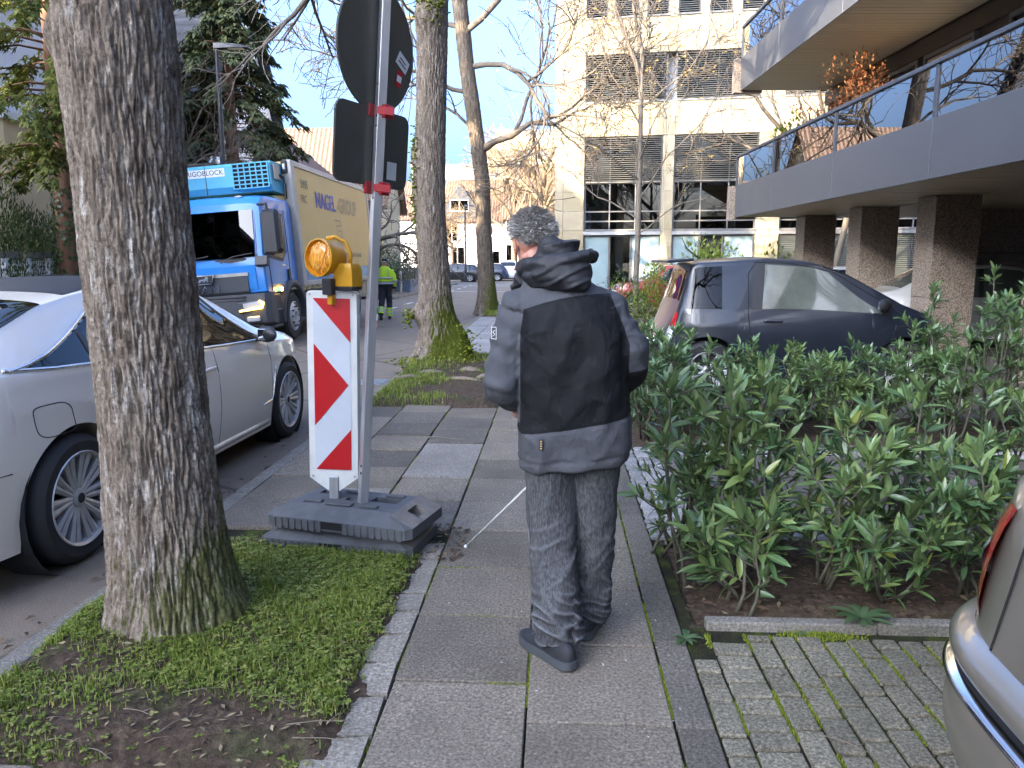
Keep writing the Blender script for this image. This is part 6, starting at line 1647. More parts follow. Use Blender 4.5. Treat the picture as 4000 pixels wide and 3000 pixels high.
# ---- generic parked cars further off
M['farglass'] = plain('dark_car_glass', (.022, .026, .027), .04, 0, .1, coat=1.)
M['palefarglass'] = plain('pale_car_glass', (.10, .12, .11), .04, 0, .1, coat=1.)
def sedan(label, loc, rz, pm, L=4.4, Wd=1.78, H=1.45, wagon=False, group=None, gl=None, suv=0.):
    h = H; k = L / 4.4
    tp = [(-2.2, .62), (-2.17, .95), (-2.08, 1.0 if not wagon else 1.05), (-1.6, 1.08 if not wagon else h - .1), (-.9, h - .04), (-.2, h), (.3, h - .05), (1.05, 1.0), (1.7, .9), (2.05, .76), (2.2, .5)]
    if not wagon: tp = [(-2.2, .62), (-2.17, .97), (-1.75, 1.05), (-1.0, h - .06), (-.2, h), (.3, h - .05), (1.05, 1.0), (1.7, .9), (2.05, .76), (2.2, .5)]
    tp = [(x * k, z + suv * (.2 if z > .7 else .1)) for x, z in tp]
    c = Car('parked_car', label, loc, rz, L, Wd, (-1.3 * k, 1.36 * k), .32 + suv * .06, tp, [(-2.2 * k, .93 + suv * .2), (2.2 * k, .86 + suv * .2)], pm, gl or M['farglass'], .2 + suv * .08, 4.8, .78, .2 if wagon else .14, .12, group)
    et = lambda x: c.edge(x)[1] - .03
    c.side_patch('side_window', -1.85 * k if wagon else -1.5 * k, .98 * k, -1.6 * k if wagon else -.95 * k, .3 * k, lambda x: c.belt(x) + .02, et, gl or M['farglass'], .005, 26, 6)
    for xx in (-.45 * k, ): c.side_patch('window_pillar', xx, xx + .08, xx + .05, xx + .13, lambda x: c.belt(x) + .02, et, M['black'], .008, 2, 6)
    c.top_patch('windscreen', .36 * k, 1.0 * k, .06, gl or M['farglass'], .005); c.top_patch('rear_window', (-2.1 if wagon else -1.68) * k, (-1.68 if wagon else -1.08) * k, .1, gl or M['farglass'], .006)
    for sg in (-1, 1):
        a, b = (.5, Wd / 2 - .03) if sg > 0 else (-Wd / 2 + .03, -.5)
        c.end_patch('tail_light', True, a, b, .74 + suv * .15, .88 + suv * .15, M['lens_red']); c.end_patch('headlight', False, a, b, .6, .72, M['lens_clear'])
    c.end_patch('plate', True, -.26, .26, .5 + suv * .15, .61 + suv * .15, M['white'])
    for xx in (-.42 * k, .62 * k): c.side_line('door_seam', [(xx, .9), (xx, .3)], .005, M['dark'], -.002)
    for xx in (.25 * k, -.85 * k):
        for sg in (-1, 1): MB().box((xx, sg * (c.side(xx, .82) + .018), .82), (.18, .02, .028), None, .008, 1).build('door_handle', pm, c.root)
    c.mirror(.72 * k, c.belt(.7) + .02, pm); c.wheels(spokes=5, w=.2, rimr=.66)
    i_ = MB(); i_.bx(-1.4 * k, .9 * k, -.6, .6, .4, .85)
    for sy in (-.35, .35):
        for sx in (.0, -.9): i_.box((sx, sy, .95), (.15, .46, .6), None, .06, 1)
    i_.build('interior', M['cloth_in'], c.root)
    return c
red = paint('red_paint', (.36, .025, .02)); blk = paint('black_paint', (.012, .012, .014)); silver = paint('silver_paint', (.55, .55, .54), .3); blue = paint('dark_blue_paint', (.012, .02, .045)); wht = paint('white_suv_paint', (.66, .65, .6)); bronze = paint('bronze_paint', (.30, .265, .215), .6, 0, .06, .3)
sedan('red hatchback parked across the office forecourt by the young tree', (3.55, 23.6, -.004), R(184), red, 3.9, 1.7, 1.46, True)
sedan('dark car parked behind the red hatchback', (5.0, 26.4, -.004), R(184), blue, 4.2, 1.75, 1.5, True)
sedan('silver saloon parked behind the granite pillars', (7.9, 14.7, -.004), R(-4), silver, 4.5, 1.78, 1.52, False, None, M['palefarglass'])
sedan('white car roof showing beyond the carport pillars', (8.2, 22.0, -.004), R(5), wht, 4.3, 1.75, 1.42, False)
sedan('dark red car at the granite wall under the carport', (10.6, 11.3, -.004), R(92), red, 4.2, 1.75, 1.4, True)
sedan('black car parked at the far kerb beside the yew hedge', (-7.4, 11.6, -.098), R(270), blk, 4.6, 1.8, 1.46, True)
sedan('black estate car parked at the junction under the thin lamp', (-8.0, 61.5, -.098), R(180), blk, 4.7, 1.82, 1.46, True)
sedan('dark blue car parked beside the black estate', (-6.0, 64.3, -.098), R(180), blue, 4.5, 1.8, 1.5, True)
sedan('white off road car crossing the junction', (-4.0, 66.3, -.098), R(94), wht, 4.4, 1.85, 1.5, True, None, None, 1.)

# ---- bronze saloon, rear corner at the right edge
bz = Car('parked_car', 'bronze metallic saloon with red tail light on the brick driveway', (3.235, 1.31, .02), R(-3), 4.5, 1.80, (-1.25, 1.42), .32,
         [(-2.25, .7), (-2.22, .98), (-2.0, 1.08), (-1.75, 1.1), (-1.55, 1.13), (-1.0, 1.36), (-.3, 1.46), (.2, 1.43), (.5, 1.3), (1.1, 1.0), (1.7, .9), (2.1, .78), (2.25, .5)],
         [(-2.25, .98), (0, .95), (2.25, .86)], bronze, M['farglass'], .22, 4.0, .76, .13, .12)
et = lambda x: bz.edge(x)[1] - .03
bz.side_patch('side_window', -1.4, 1.0, -.9, .3, lambda x: bz.belt(x) + .02, et, M['farglass'], .005, 26, 6)
bz.top_patch('windscreen', .36, 1.05, .06, M['farglass'], .005); bz.top_patch('rear_window', -1.55, -1.05, .1, M['farglass'], .006)
def corner_patch(c, name, f0, f1, z0, z1, mat, off, nu=30, nv=6, sides=(1, -1), taper=0., parent=None):
    """patch following the rounded tail by plan angle: 0 on the centre line, pi/2 on the flank"""
    for sg in sides:
        P = []
        for i in range(nu + 1):
            row = []
            for j in range(nv + 1):
                v = j / nv; f = f0 + (f1 - f0 + taper * v) * i / nu; z = z0 + (z1 - z0) * v; k = c.sec(z, c.belt(0)); bow = off * math.sin(math.pi * min(1., max(0., v))) ** .5
                nx, ny = math.cos(f), math.sin(f); x = -c.L / 2 * max(0., math.cos(f)) ** (2 / c.pn); y = sg * c.W / 2 * k * max(0., math.sin(f)) ** (2 / c.pn)
                row.append((c.shift(x, z) - nx * bow, y + sg * ny * bow, z))
            P.append(row)
        o = MB().grid(P).build(name, mat, c.root, True)
    return o
corner_patch(bz, 'tail_light', .27, .84, .64, .93, M['lens_red'], .016, taper=-.16, sides=(1,)); corner_patch(bz, 'tail_light', .27, .84, .64, .93, M['lens_red'], .016, taper=-.16, sides=(-1,))
for s_ in (1, -1): corner_patch(bz, 'reverse_light', .36, .54, .735, .83, M['lens_clear'], .024, sides=(s_,))
for s_ in (1, -1):
    corner_patch(bz, 'bumper', 0., 1.5, .25, .5, bronze, .045, 60, 8, (s_,)); corner_patch(bz, 'bumper_trim', 0., 1.45, .497, .527, M['chrome'], .05, 60, 4, (s_,)); corner_patch(bz, 'bumper_lip', 0., 1.45, .525, .54, M['black'], .03, 60, 2, (s_,)); corner_patch(bz, 'bumper_top', 0., 1.45, .538, .62, bronze, .05, 60, 8, (s_,))
bz.wheels(spokes=5, w=.2); bz.mirror(.72, .97, bronze)
for y_ in (-.33, .33):
    MB().tube([(bz.shift(-bz.L / 2 * (1 - (abs(y_) / .9) ** 4.0) ** (1 / 4.0), z) - .002, y_, z) for z in np.linspace(.62, .98, 8)], .003, 5).build('boot_seam', M['dark'], bz.root)
# ---------------------------------------------------------------- blue truck with refrigerated box (x across, -y is the front, ground at 0)
tk = empty('truck', (-6.52, 14.3, -.1), (0, R(-1.2), R(.0)), label='blue cab refrigerated truck with cream box standing at the left kerb', cat='truck')
TB = MB
blue_t = paint('truck_blue', (.015, .20, .58), 0., 0., .06, .35, .5, .1); M['box_cream'] = plain('cream_box_panel', (.74, .52, .2), .6, 0, .05, 1.2, .02, 3, spec=.25); M['box_grey'] = plain('box_edge_alu', (.42, .40, .36), .5, .3)
M['trim_dark'] = plain('truck_dark_plastic', (.05, .054, .06), .55, 0, .15, 8); M['cyan_unit'] = plain('cyan_unit', (.10, .42, .56), .45, 0, .06); M['stripe_blue'] = plain('stripe_blue', (.06, .24, .42), .45); M['letter_blue'] = plain('letter_blue', (.02, .05, .30), .5); M['letter_grey'] = plain('letter_grey', (.27, .22, .14), .5)
W2_ = 1.22
def tp(name, mb, m_, parent=None, **k): return mb.build(name, m_, parent or tk, **k)
tilt = Matrix.Rotation(R(-3.2), 4, 'Y')
cabr = bpy.data.objects.new('cab', None)
def rot_pts(mb):
    for i, p in enumerate(mb.v):
        q = Vector(p); z0 = .9; q2 = Matrix.Rotation(R(-3.2), 3, 'Y') @ (q - Vector((0, 0, z0))); mb.v[i] = tuple(q2 + Vector((0, 0, z0)))
    return mb
# cab shell: side profile lofted across, slightly narrower roof
prof = [(.10, .95), (.02, 1.0), (.0, 1.5), (.03, 1.62), (.16, 2.62), (.26, 2.74), (.6, 2.8), (1.75, 2.8), (1.8, 2.7), (1.8, 1.0)]
def cab_ring(x, k, inset): return [(x, y + (inset if y < .5 else 0), z - (k if z > 2.5 else 0)) for y, z in prof]
mb = MB(); mb.loft([cab_ring(-1.15, .06, .07), cab_ring(-1.12, .0, .03), cab_ring(-.95, -.03, 0), cab_ring(0, -.05, -.02), cab_ring(.95, -.03, 0), cab_ring(1.12, .0, .03), cab_ring(1.15, .06, .07)]); tp('cab', rot_pts(mb), blue_t, angle=25)
def front(x0, x1, z0, z1, off, d=.02):
    """block lying on the raked cab front"""
    def yy(z): return np.interp(z, [.95, 1.0, 1.5, 1.62, 2.62, 2.74], [.1, .02, 0, .03, .16, .26])
    b = MB(); P = []
    for x in np.linspace(x0, x1, 9):
        bow = .03 * (abs(x) / 1.1) ** 3; P.append([(x, yy(z) - off + bow, z) for z in np.linspace(z0, z1, 8)])
    b.grid(P); Q = [[(p[0], p[1] + d, p[2]) for p in r] for r in P]; b.grid(Q[::-1])
    for e in ([r[0] for r in P], [r[-1] for r in P], P[0], P[-1]):
        for a, c in zip(e, e[1:]): b.quad(a, c, (c[0], c[1] + d, c[2]), (a[0], a[1] + d, a[2]))
    return rot_pts(b)
M['truckglass'] = thin_glass('truck_windscreen', (.1, .13, .14), .8, 0, 1.45)
tp('windscreen_seal', front(-1.03, 1.03, 1.56, 2.56, .012, .03), M['black']); tp('windscreen', front(-1.0, 1.0, 1.66, 2.53, .045, .008), M['truckglass'])
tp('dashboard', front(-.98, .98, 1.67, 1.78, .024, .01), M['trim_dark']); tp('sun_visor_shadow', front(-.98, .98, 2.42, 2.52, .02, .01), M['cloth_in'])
tp('front_panel', front(-.98, .98, 1.06, 1.5, .035, .05), blue_t)
tp('grille', front(-.82, .82, .98, 1.31, .06, .05), M['trim_dark']); tp('chrome_strip', front(-.84, .84, 1.315, 1.375, .068, .05), M['box_grey'])
e_ = MB(); e_.prism([(-.22, 1.38), (.22, 1.38), (.15, 1.2), (-.15, 1.2)], (0, -.10, 0), (1, 0, 0), (0, 0, 1), (0, .04, 0)); tp('emblem', rot_pts(e_), M['chrome'])
e_ = MB(); e_.prism([(-.19, 1.36), (.19, 1.36), (.13, 1.22), (-.13, 1.22)], (0, -.106, 0), (1, 0, 0), (0, 0, 1), (0, .004, 0)); tp('emblem_field', rot_pts(e_), M['black'])
e_ = MB(); e_.prism([(-.1, 1.245), (-.08, 1.3), (-.03, 1.305), (.02, 1.31), (.05, 1.345), (.09, 1.34), (.1, 1.31), (.085, 1.29), (.09, 1.245), (.07, 1.245), (.06, 1.275), (.03, 1.275), (.025, 1.245), (.005, 1.245), (-.0, 1.275), (-.05, 1.27), (-.07, 1.245)], (0, -.111, 0), (1, 0, 0), (0, 0, 1), (0, .004, 0)); tp('emblem_lion', rot_pts(e_), M['chrome'])
def tilted(o, x, y, z):
    q = Matrix.Rotation(R(-3.2), 3, 'Y') @ (Vector((x, y, z)) - Vector((0, 0, .9))); o.location = q + Vector((0, 0, .9)); return o
tilted(lettering('maker_lettering', 'MAN', .2, M['chrome'], tk, (0, 0, 0), (R(90), R(-3.2), 0), .006, 'CENTER', 1.25, 1., 1.05), .0, -.072, 1.1)
for z in (.92, .86, .80): tp('air_slot', rot_pts(MB().box((0, -.02, z), (1.5, .1, .035), None, .008, 1)), M['black'])
# bumper, headlights
bp = MB(); bp.loft([[(x, y, z) for y, z in ((.06 + i_, .38), (-.06 + i_, .42), (-.09 + i_, .62), (-.05 + i_, .97), (.1 + i_, .98), (.3, .7), (.3, .4))] for x, i_ in ((-1.2, .12), (-1.1, .03), (-.6, 0), (0, -.01), (.6, 0), (1.1, .03), (1.2, .12))]); tp('bumper', rot_pts(bp), M['trim_dark'], angle=30)
t = NT('daytime_amber'); t.base((.9, .5, .05)).emit((1., .55, .06), 3.0); M['drl'] = t.m
for sg in (-1, 1):
    h = MB(); h.box((sg * .86, -.055, .74), (.52, .06, .2), Matrix.Rotation(R(sg * 8), 3, 'Z') @ Matrix.Rotation(R(sg * -6), 3, 'Y'), .02, 2); ho = tp('headlight', rot_pts(h), M['trim_dark'])
    h = MB(); h.box((sg * .88, -.088, .75), (.36, .02, .13), Matrix.Rotation(R(sg * 8), 3, 'Z') @ Matrix.Rotation(R(sg * -6), 3, 'Y'), .008, 1); tp('headlight_lens', rot_pts(h), M['lens_clear'], ho)
    h = MB(); h.tube([(sg * .62, -.105, .665), (sg * .9, -.105, .69), (sg * 1.04, -.075, .70), (sg * 1.075, -.06, .79), (sg * 1.0, -.08, .83)], .017, 8); tp('running_light', rot_pts(h), M['drl'], ho, smooth=True)
    h = MB(); h.box((sg * .86, -.085, .5), (.26, .03, .1), None, .02, 1); tp('fog_light', rot_pts(h), M['lens_clear'])
# doors, side windows, mirrors, wheel arches, steps
sg = 1
for sg in (-1, 1):
    s_ = MB(); s_.prism([(.34, 1.62), (1.05, 1.55), (1.3, 1.75), (1.3, 2.5), (.5, 2.52)], (sg * 1.152, 0, 0), (0, 1, 0), (0, 0, 1), (sg * .006, 0, 0)); wo = tp('door_window', rot_pts(s_), M['black'])
    s_ = MB(); s_.prism([(.42, 1.68), (1.02, 1.62), (1.24, 1.8), (1.24, 2.44), (.56, 2.46)], (sg * 1.1585, 0, 0), (0, 1, 0), (0, 0, 1), (sg * .004, 0, 0)); tp('pane', rot_pts(s_), M['truckglass'], wo)
    s_ = MB(); s_.tube([(sg * 1.152, .3, 1.0), (sg * 1.154, .26, 1.55), (sg * 1.15, .42, 2.56), (sg * 1.152, 1.38, 2.56), (sg * 1.154, 1.42, 1.0)], .007, 5); tp('door_seam', rot_pts(s_), M['dark'])
    s_ = MB(); s_.box((sg * 1.165, 1.3, 1.28), (.03, .1, .24), None, .02, 2); tp('door_handle', rot_pts(s_), M['black'])
    s_ = MB(); s_.bx(sg * 1.1, sg * 1.17, .95, 1.8, .98, 1.06) ; s_.bx(sg * 1.145, sg * 1.16, .32, 1.4, 1.06, 1.12); tp('sill_stripe', rot_pts(s_), M['box_grey'])
    m_ = MB(); m_.loft([[(sg * (1.17 + a), y, z) for y, z in ((-.10 + q, 1.72 + q), (.12, 1.68 + q), (.14, 2.42 - q), (.04, 2.5 - q), (-.06 + q, 2.44 - q))] for a, q in ((.02, .06), (.06, 0), (.30, 0), (.36, .06))]); mo = tp('mirror', rot_pts(m_), M['black'], angle=40)
    m_ = MB(); m_.box((sg * 1.36, .15, 2.1), (.24, .012, .56), None, .004, 1); tp('mirror_glass', rot_pts(m_), M['chrome'], mo)
    m_ = MB(); m_.tube([(sg * 1.1, .2, 2.62), (sg * 1.3, .06, 2.6), (sg * 1.32, .04, 2.46)], .03, 8); m_.tube([(sg * 1.1, .18, 1.66), (sg * 1.2, .06, 1.7), (sg * 1.3, .04, 1.76)], .03, 8); tp('mirror_arm', rot_pts(m_), M['black'], mo)
    m_ = MB(); m_.loft([[(sg * x, y, z) for y, z in ((-.12, 1.5), (-.02, 1.46), (.06, 1.52), (.04, 1.62), (-.06, 1.66))] for x in (1.02, 1.12, 1.25)]); tp('ramp_mirror', rot_pts(m_), M['black'])
    a_ = MB(); P = []
    for q in np.linspace(-.1, math.pi + .1, 17): P.append([(sg * 1.05, 1.4 - .62 * math.cos(q), .5 + .6 * math.sin(q)), (sg * 1.2, 1.4 - .62 * math.cos(q), .5 + .6 * math.sin(q)), (sg * 1.22, 1.4 - .74 * math.cos(q), .5 + .74 * math.sin(q)), (sg * 1.1, 1.4 - .76 * math.cos(q), .5 + .76 * math.sin(q))])
    a_.grid(P); tp('wheel_arch', a_, M['trim_dark'], smooth=True)
    for z in (.38, .68): tp('step', MB().box((sg * 1.08, .42, z), (.22, .5, .06), None, .015, 1), M['trim_dark'])
    tp('side_skirt', MB().bx(sg * 1.0, sg * 1.16, .1, .68, .42, 1.0, .02), M['trim_dark'])
    l_ = MB(); l_.ell((sg * 1.21, .62, 1.02), (.03, .045, .045), 10, 8); tp('side_indicator', rot_pts(l_), M['drl'], smooth=True)
for x in (-.5, .35): 
    w_ = MB(); w_.tube([(x, -.06, 1.58), (x + .25, -.045, 1.68), (x + .62, -.035, 1.72)], [.014, .011, .009], 5); tp('wiper', rot_pts(w_), M['black'])
tp('cab_aerial', rot_pts(MB().tube([(.1, .35, 2.84), (.1, .36, 3.5)], [.012, .004], 5)), M['black']); tp('marker_light', rot_pts(MB().box((.72, .26, 2.79), (.14, .05, .04), None, .01, 1)), M['lens_clear'])
tp('cab_badge', rot_pts(MB().box((1.158, 1.05, 1.48), (.006, .2, .03))), M['chrome'])
# wheels
def twheel(x, y, sgn, dual=False):
    R_ = .5; w = .32 if not dual else .6; tw = MB(); tw.lathe([(.30, -w / 2), (.44, -w / 2), (.49, -w / 2 + .04), (R_, -w / 2 + .08), (R_, w / 2 - .08), (.49, w / 2 - .04), (.44, w / 2), (.30, w / 2)], 44, (0, 0, 0), (sgn, 0, 0), False)
    o = tp('wheel', tw, M['rubber'], angle=35, loc=(x, y, R_)); yo = w / 2
    r_ = MB(); r_.lathe([(.302, yo), (.29, yo + .01), (.27, yo - .03), (.2, yo - (.12 if dual else -.02)), (.17, yo - (.12 if dual else -.03)), (.16, yo - (.1 if dual else -.03)), (.1, yo - (.1 if dual else -.035)), (.085, yo - .03), (0, yo - .02)], 40, (0, 0, 0), (sgn, 0, 0), False); ro = r_.build('rim', M['rim'] if not dual else M['box_grey'], o, angle=30)
    for k in range(10):
        a = .628 * k; n_ = MB(); n_.lathe([(.02, 0), (.02, .03), (0, .03)], 6, (sgn * (yo + (.02 if not dual else -.11)), .205 * math.cos(a), .205 * math.sin(a)), (sgn, 0, 0)); r2 = n_.build('wheel_nut', M['trim_dark'], o)
for sg in (-1, 1): twheel(sg * 1.0, 1.4, sg); twheel(sg * .9, 6.3, sg, True)
fr_ = MB(); fr_.bx(-.45, -.33, .6, 9.2, .62, .86); fr_.bx(.33, .45, .6, 9.2, .62, .86); fr_.bx(-1.0, 1.0, 6.2, 6.4, .4, .6); tp('chassis', fr_, M['trim_dark'])
for sg in (-1, 1):
    tp('fuel_tank', MB().box((sg * .85, 3.5, .65), (.5, 1.6, .5), None, .08, 3), M['box_grey']); tp('rear_mudguard', MB().box((sg * .95, 6.3, 1.06), (.6, 1.3, .06), None, .02, 1), M['trim_dark'])
    for z in (.5, .75): tp('side_guard', MB().box((sg * 1.2, 4.9, z), (.03, 1.6, .1), None, .008, 1), M['box_grey'])
# box body
bxm = MB(); bxm.bx(-1.24, 1.24, 1.95, 8.45, 1.05, 3.62); tp('box_body', rot_pts(bxm), M['box_cream'])
for sg in (-1, 1):
    for nm, a in (('box_edge', (1.92, 2.1, 1.03, 3.64)), ('box_edge', (8.33, 8.5, 1.03, 3.64)), ('box_rail', (2.1, 8.33, 3.52, 3.64)), ('box_rail', (2.1, 8.33, 1.03, 1.14))):
        e = MB(); e.bx(sg * 1.2, sg * 1.262, *a, .012); tp(nm, rot_pts(e), M['box_grey'])
    s_ = MB(); s_.bx(sg * 1.24, sg * 1.246, 2.1, 8.33, 1.14, 1.42); tp('blue_stripe', rot_pts(s_), M['stripe_blue'])
for x0 in (-1.26, 1.06):
    e = MB(); e.bx(x0, x0 + .2, 1.89, 1.95, 1.03, 3.64, .012); tp('front_edge', rot_pts(e), M['box_grey'])
e = MB(); e.bx(-1.06, 1.06, 1.9, 1.95, 1.2, 1.6); tp('front_stripe', rot_pts(e), M['stripe_blue'])
for x in (1.12,):
    e = MB(); e.box((x, 1.88, 3.5), (.12, .06, .26), None, .01, 1); tp('corner_cap', rot_pts(e), M['black']); e = MB(); e.box((x, 1.845, 3.5), (.05, .02, .12), None, .009, 1); tp('marker_lamp', rot_pts(e), M['white'])
def side_text(nm, txt, size, y, z, m_, off=1.2485, sx=1., spacing=1., bold=0):
    o = lettering(nm, txt, size, m_, tk, (0, 0, 0), (0, 0, 0), .001, 'LEFT', sx, 1., spacing)
    Rm = Matrix.Rotation(R(-3.2), 3, 'Y') @ (Matrix(((0, 0, 1), (1, 0, 0), (0, 1, 0))))
    q = Matrix.Rotation(R(-3.2), 3, 'Y') @ (Vector((off, y, z)) - Vector((0, 0, .9))) + Vector((0, 0, .9))
    o.matrix_local = Matrix.Translation(q) @ Rm.to_4x4() @ Matrix.Diagonal((sx, 1, 1, 1)); return o
for k, dy in enumerate((0, .025, .05)): side_text('company_lettering', 'NAGEL', .52, 3.35 + dy, 2.92 + .008 * (k - 1), M['letter_blue'], 1.2485 + k * .0008, .98)
def outline_text(txt, size, y, z):
    cu = bpy.data.curves.new('o', 'FONT'); cu.body = txt; cu.size = size; cu.fill_mode = 'NONE' if hasattr(cu, 'fill_mode') and False else cu.fill_mode; cu.extrude = 0; cu.align_y = 'CENTER'
    o = bpy.data.objects.new('o', cu); col.objects.link(o); dg = bpy.context.evaluated_depsgraph_get(); dg.update(); me = bpy.data.meshes.new_from_object(o.evaluated_get(dg)); bpy.data.objects.remove(o)
    cnt = {}
    for p in me.polygons:
        for a, b in p.edge_keys: cnt[(a, b)] = cnt.get((a, b), 0) + 1
    mb = MB(); w = .011; vs__ = me.vertices
    for (a, b), c in cnt.items():
        if c == 1:
            p, q = Vector(vs__[a].co), Vector(vs__[b].co); d = (q - p)
            if d.length < 1e-6: continue
            n_ = Vector((-d.y, d.x, 0)).normalized() * w; mb.v += [(1.2488, y + (p - n_).x, z + (p - n_).y), (1.2488, y + (q - n_).x, z + (q - n_).y), (1.2488, y + (q + n_).x, z + (q + n_).y), (1.2488, y + (p + n_).x, z + (p + n_).y)]; k = len(mb.v) - 4; mb.f.append([k, k + 1, k + 2, k + 3]); mb.m.append(0)
    return tp('company_lettering_outline', rot_pts(mb), M['letter_grey'])
outline_text('-GROUP', .52, 5.1, 2.92)
lg = MB()
for pts in ([(4.75, 2.55), (5.3, 2.55), (5.3, 2.42), (4.9, 2.42), (4.9, 2.05), (5.3, 2.05)], [(5.05, 2.3), (5.3, 2.3), (5.3, 1.75), (4.85, 1.75), (4.85, 1.88), (5.15, 1.88), (5.15, 2.2)]):
    for (a, b), (c, d) in zip(pts, pts[1:]):
        v = Vector((c - a, d - b)); n_ = Vector((-v.y, v.x)).normalized() * .012; k = len(lg.v); lg.add([(1.2488, a - n_.x, b - n_.y), (1.2488, c - n_.x, d - n_.y), (1.2488, c + n_.x, d + n_.y), (1.2488, a + n_.x, b + n_.y)], [(0, 1, 2, 3)])
tp('logo_outline', rot_pts(lg), M['letter_grey'])
side_text('fleet_number', '5905', .26, 2.42, 3.2, M['letter_grey']); side_text('fleet_code', 'FRC', .24, 2.35, 2.88, M['letter_grey']); side_text('slogan', 'serving the world of food', .2, 5.0, 1.72, M['letter_grey'])
# refrigeration unit on the box front
cu_ = MB(); cu_.loft([[(-1.1, y, z), (1.05, y, z), (1.05, y2, z2), (-1.1, y2, z2)] for y, z, y2, z2 in ((1.3, 2.98, 1.89, 2.94), (1.22, 3.1, 1.89, 3.1), (1.22, 3.5, 1.89, 3.5), (1.3, 3.56, 1.89, 3.56))]); tp('cooling_unit', rot_pts(cu_), M['cyan_unit'], angle=25)
g_ = MB(); g_.bx(.28, 1.02, 1.205, 1.219, 3.04, 3.54); gr_ = tp('unit_grille', rot_pts(g_), M['dark'])
for k in range(7):
    z = 3.05 + k * .08; b = MB(); b.bx(.28, 1.02, 1.185, 1.204, z - .011, z + .011); tp('grille_bar', rot_pts(b), M['cyan_unit'], gr_)
for k in range(7):
    x = .29 + k * .12; b = MB(); b.bx(x - .011, x + .011, 1.183, 1.2045, 3.04, 3.54); tp('grille_bar', rot_pts(b), M['cyan_unit'], gr_)
b = MB(); b.bx(-.75, .12, 1.21, 1.2185, 3.32, 3.48); pl_ = tp('unit_name_plate', rot_pts(b), M['white'])
tilted(lettering('unit_lettering', 'FRIGOBLOCK', .135, M['black'], tk, (0, 0, 0), (R(90), R(-3.2), 0), .001, 'CENTER', 1.0, 1.), -.315, 1.207, 3.40)
b = MB(); b.box((1.075, 1.5, 3.35), (.04, .3, .3), None, .01, 1); tp('unit_hatch', rot_pts(b), M['box_grey'])
b = MB()
for k in range(3): b.tube([(1.09, 1.58, 3.32 - .02 * k), (1.14, 1.72, 3.28 - .03 * k), (1.12, 1.84, 3.1), (1.1, 1.88, 2.85)], .012, 6)
tp('cable', rot_pts(b), M['black'], smooth=True)
wr_ = MB(); wr_.loft([[(-1.05, y, z), (1.05, y, z), (1.0, y2, z2), (-1.0, y2, z2)] for y, z, y2, z2 in ((1.9, 2.9, 1.6, 2.9), (1.85, 2.7, 1.3, 2.88))]); tp('wind_deflector', rot_pts(wr_), M['box_cream'])
# ---------------------------------------------------------------- people
def fold(me, fn):
    """push every vertex along its normal by fn(x,y,z,n)"""
    A, N = get_co(me), get_no(me); D = np.array([fn(p, n) for p, n in zip(A.tolist(), N.tolist())]); set_co(me, A + N * D[:, None])
def ell_ring(cx, cy, z, rx, ry, n=28, sq=2.4, tilt=0., rz=0.):
    R_ = []
    for j in range(n):
        a = 2 * math.pi * j / n; c, s = math.cos(a), math.sin(a); x = math.copysign(abs(c) ** (2 / sq), c) * rx; y = math.copysign(abs(s) ** (2 / sq), s) * ry
        x, y = x * math.cos(rz) - y * math.sin(rz), x * math.sin(rz) + y * math.cos(rz)
        R_.append((cx + x, cy + y, z + tilt * x))
    return R_
def rings(mb, L, n=28, sq=2.4): mb.loft([ell_ring(r[1], r[2], r[0], r[3], r[4], n, sq, r[5] if len(r) > 5 else 0, r[6] if len(r) > 6 else 0) for r in L]); return mb

skin = NT('skin'); skin.base(skin.ramp(skin.noise(skin.pos((1, 1, 1), True), 25, 4), [(.3, (.42, .19, .14)), (.7, (.52, .27, .2))])).set(rough=.5); skin.b.inputs['Subsurface Weight'].default_value = .1; M['skin'] = skin.m

def m_jacket():
    t = NT('jacket_two_tone'); tc = t.node('ShaderNodeTexCoord').outputs['Object']; s = t.node('ShaderNodeSeparateXYZ'); t.l.new(tc, s.inputs[0]); x, y, z = s.outputs
    grey, blk = (.066, .069, .077), (.0075, .008, .0098)
    lt = lambda a, b: t.math('LESS_THAN', a, b); gt = lambda a, b: t.math('GREATER_THAN', a, b); mul = lambda a, b: t.math('MULTIPLY', a, b); add = lambda a, b: t.math('ADD', a, b); mx = lambda a, b: t.math('MAXIMUM', a, b)
    yoke = gt(z, add(1.4056, add(mul(x, .243), mul(mul(x, x), -.658))))
    hem = lt(z, add(.912, mul(x, .17)))
    zn = t.math('DIVIDE', t.math('SUBTRACT', z, .9), .6)
    fl = t.math('SUBTRACT', t.ramp(zn, [((k - .9) / .6, v + .5) for k, v in ((.97, -.115), (1.08, -.142), (1.147, -.163), (1.295, -.125), (1.4, -.11))]), .5)
    fr = t.math('SUBTRACT', t.ramp(zn, [((k - .9) / .6, v + .5) for k, v in ((1.125, .287), (1.24, .285), (1.31, .26), (1.417, .215))]), .5)
    la = mul(lt(x, fl), gt(z, 1.005)); la = mx(la, mul(lt(x, -.128), gt(z, .93)))
    ra = mul(gt(x, fr), gt(z, add(1.07, mul(x, .2))))
    g = mx(mx(yoke, hem), mx(la, ra))
    n = t.noise(t.pos((1, 1, 1), True), 5, 5, .6); c = t.mix(g, blk, grey); c = t.mix(t.ramp(n, [(.3, 0.), (.7, .14)]), c, t.mix(1., c, (.72, .72, .75), 'MULTIPLY'))
    t.base(c).set(rough=.72, spec=.22)
    weave = t.noise(t.pos((1, 1, 1), True), 420, 2); fo = t.noise(t.pos((1.3, 1, .7), True), 11, 5, .6, 1.2)
    b1 = t.bump(fo, .35, .03); t.bump(weave, .15, .001, b1)
    return t.m
M['jacket'] = m_jacket()
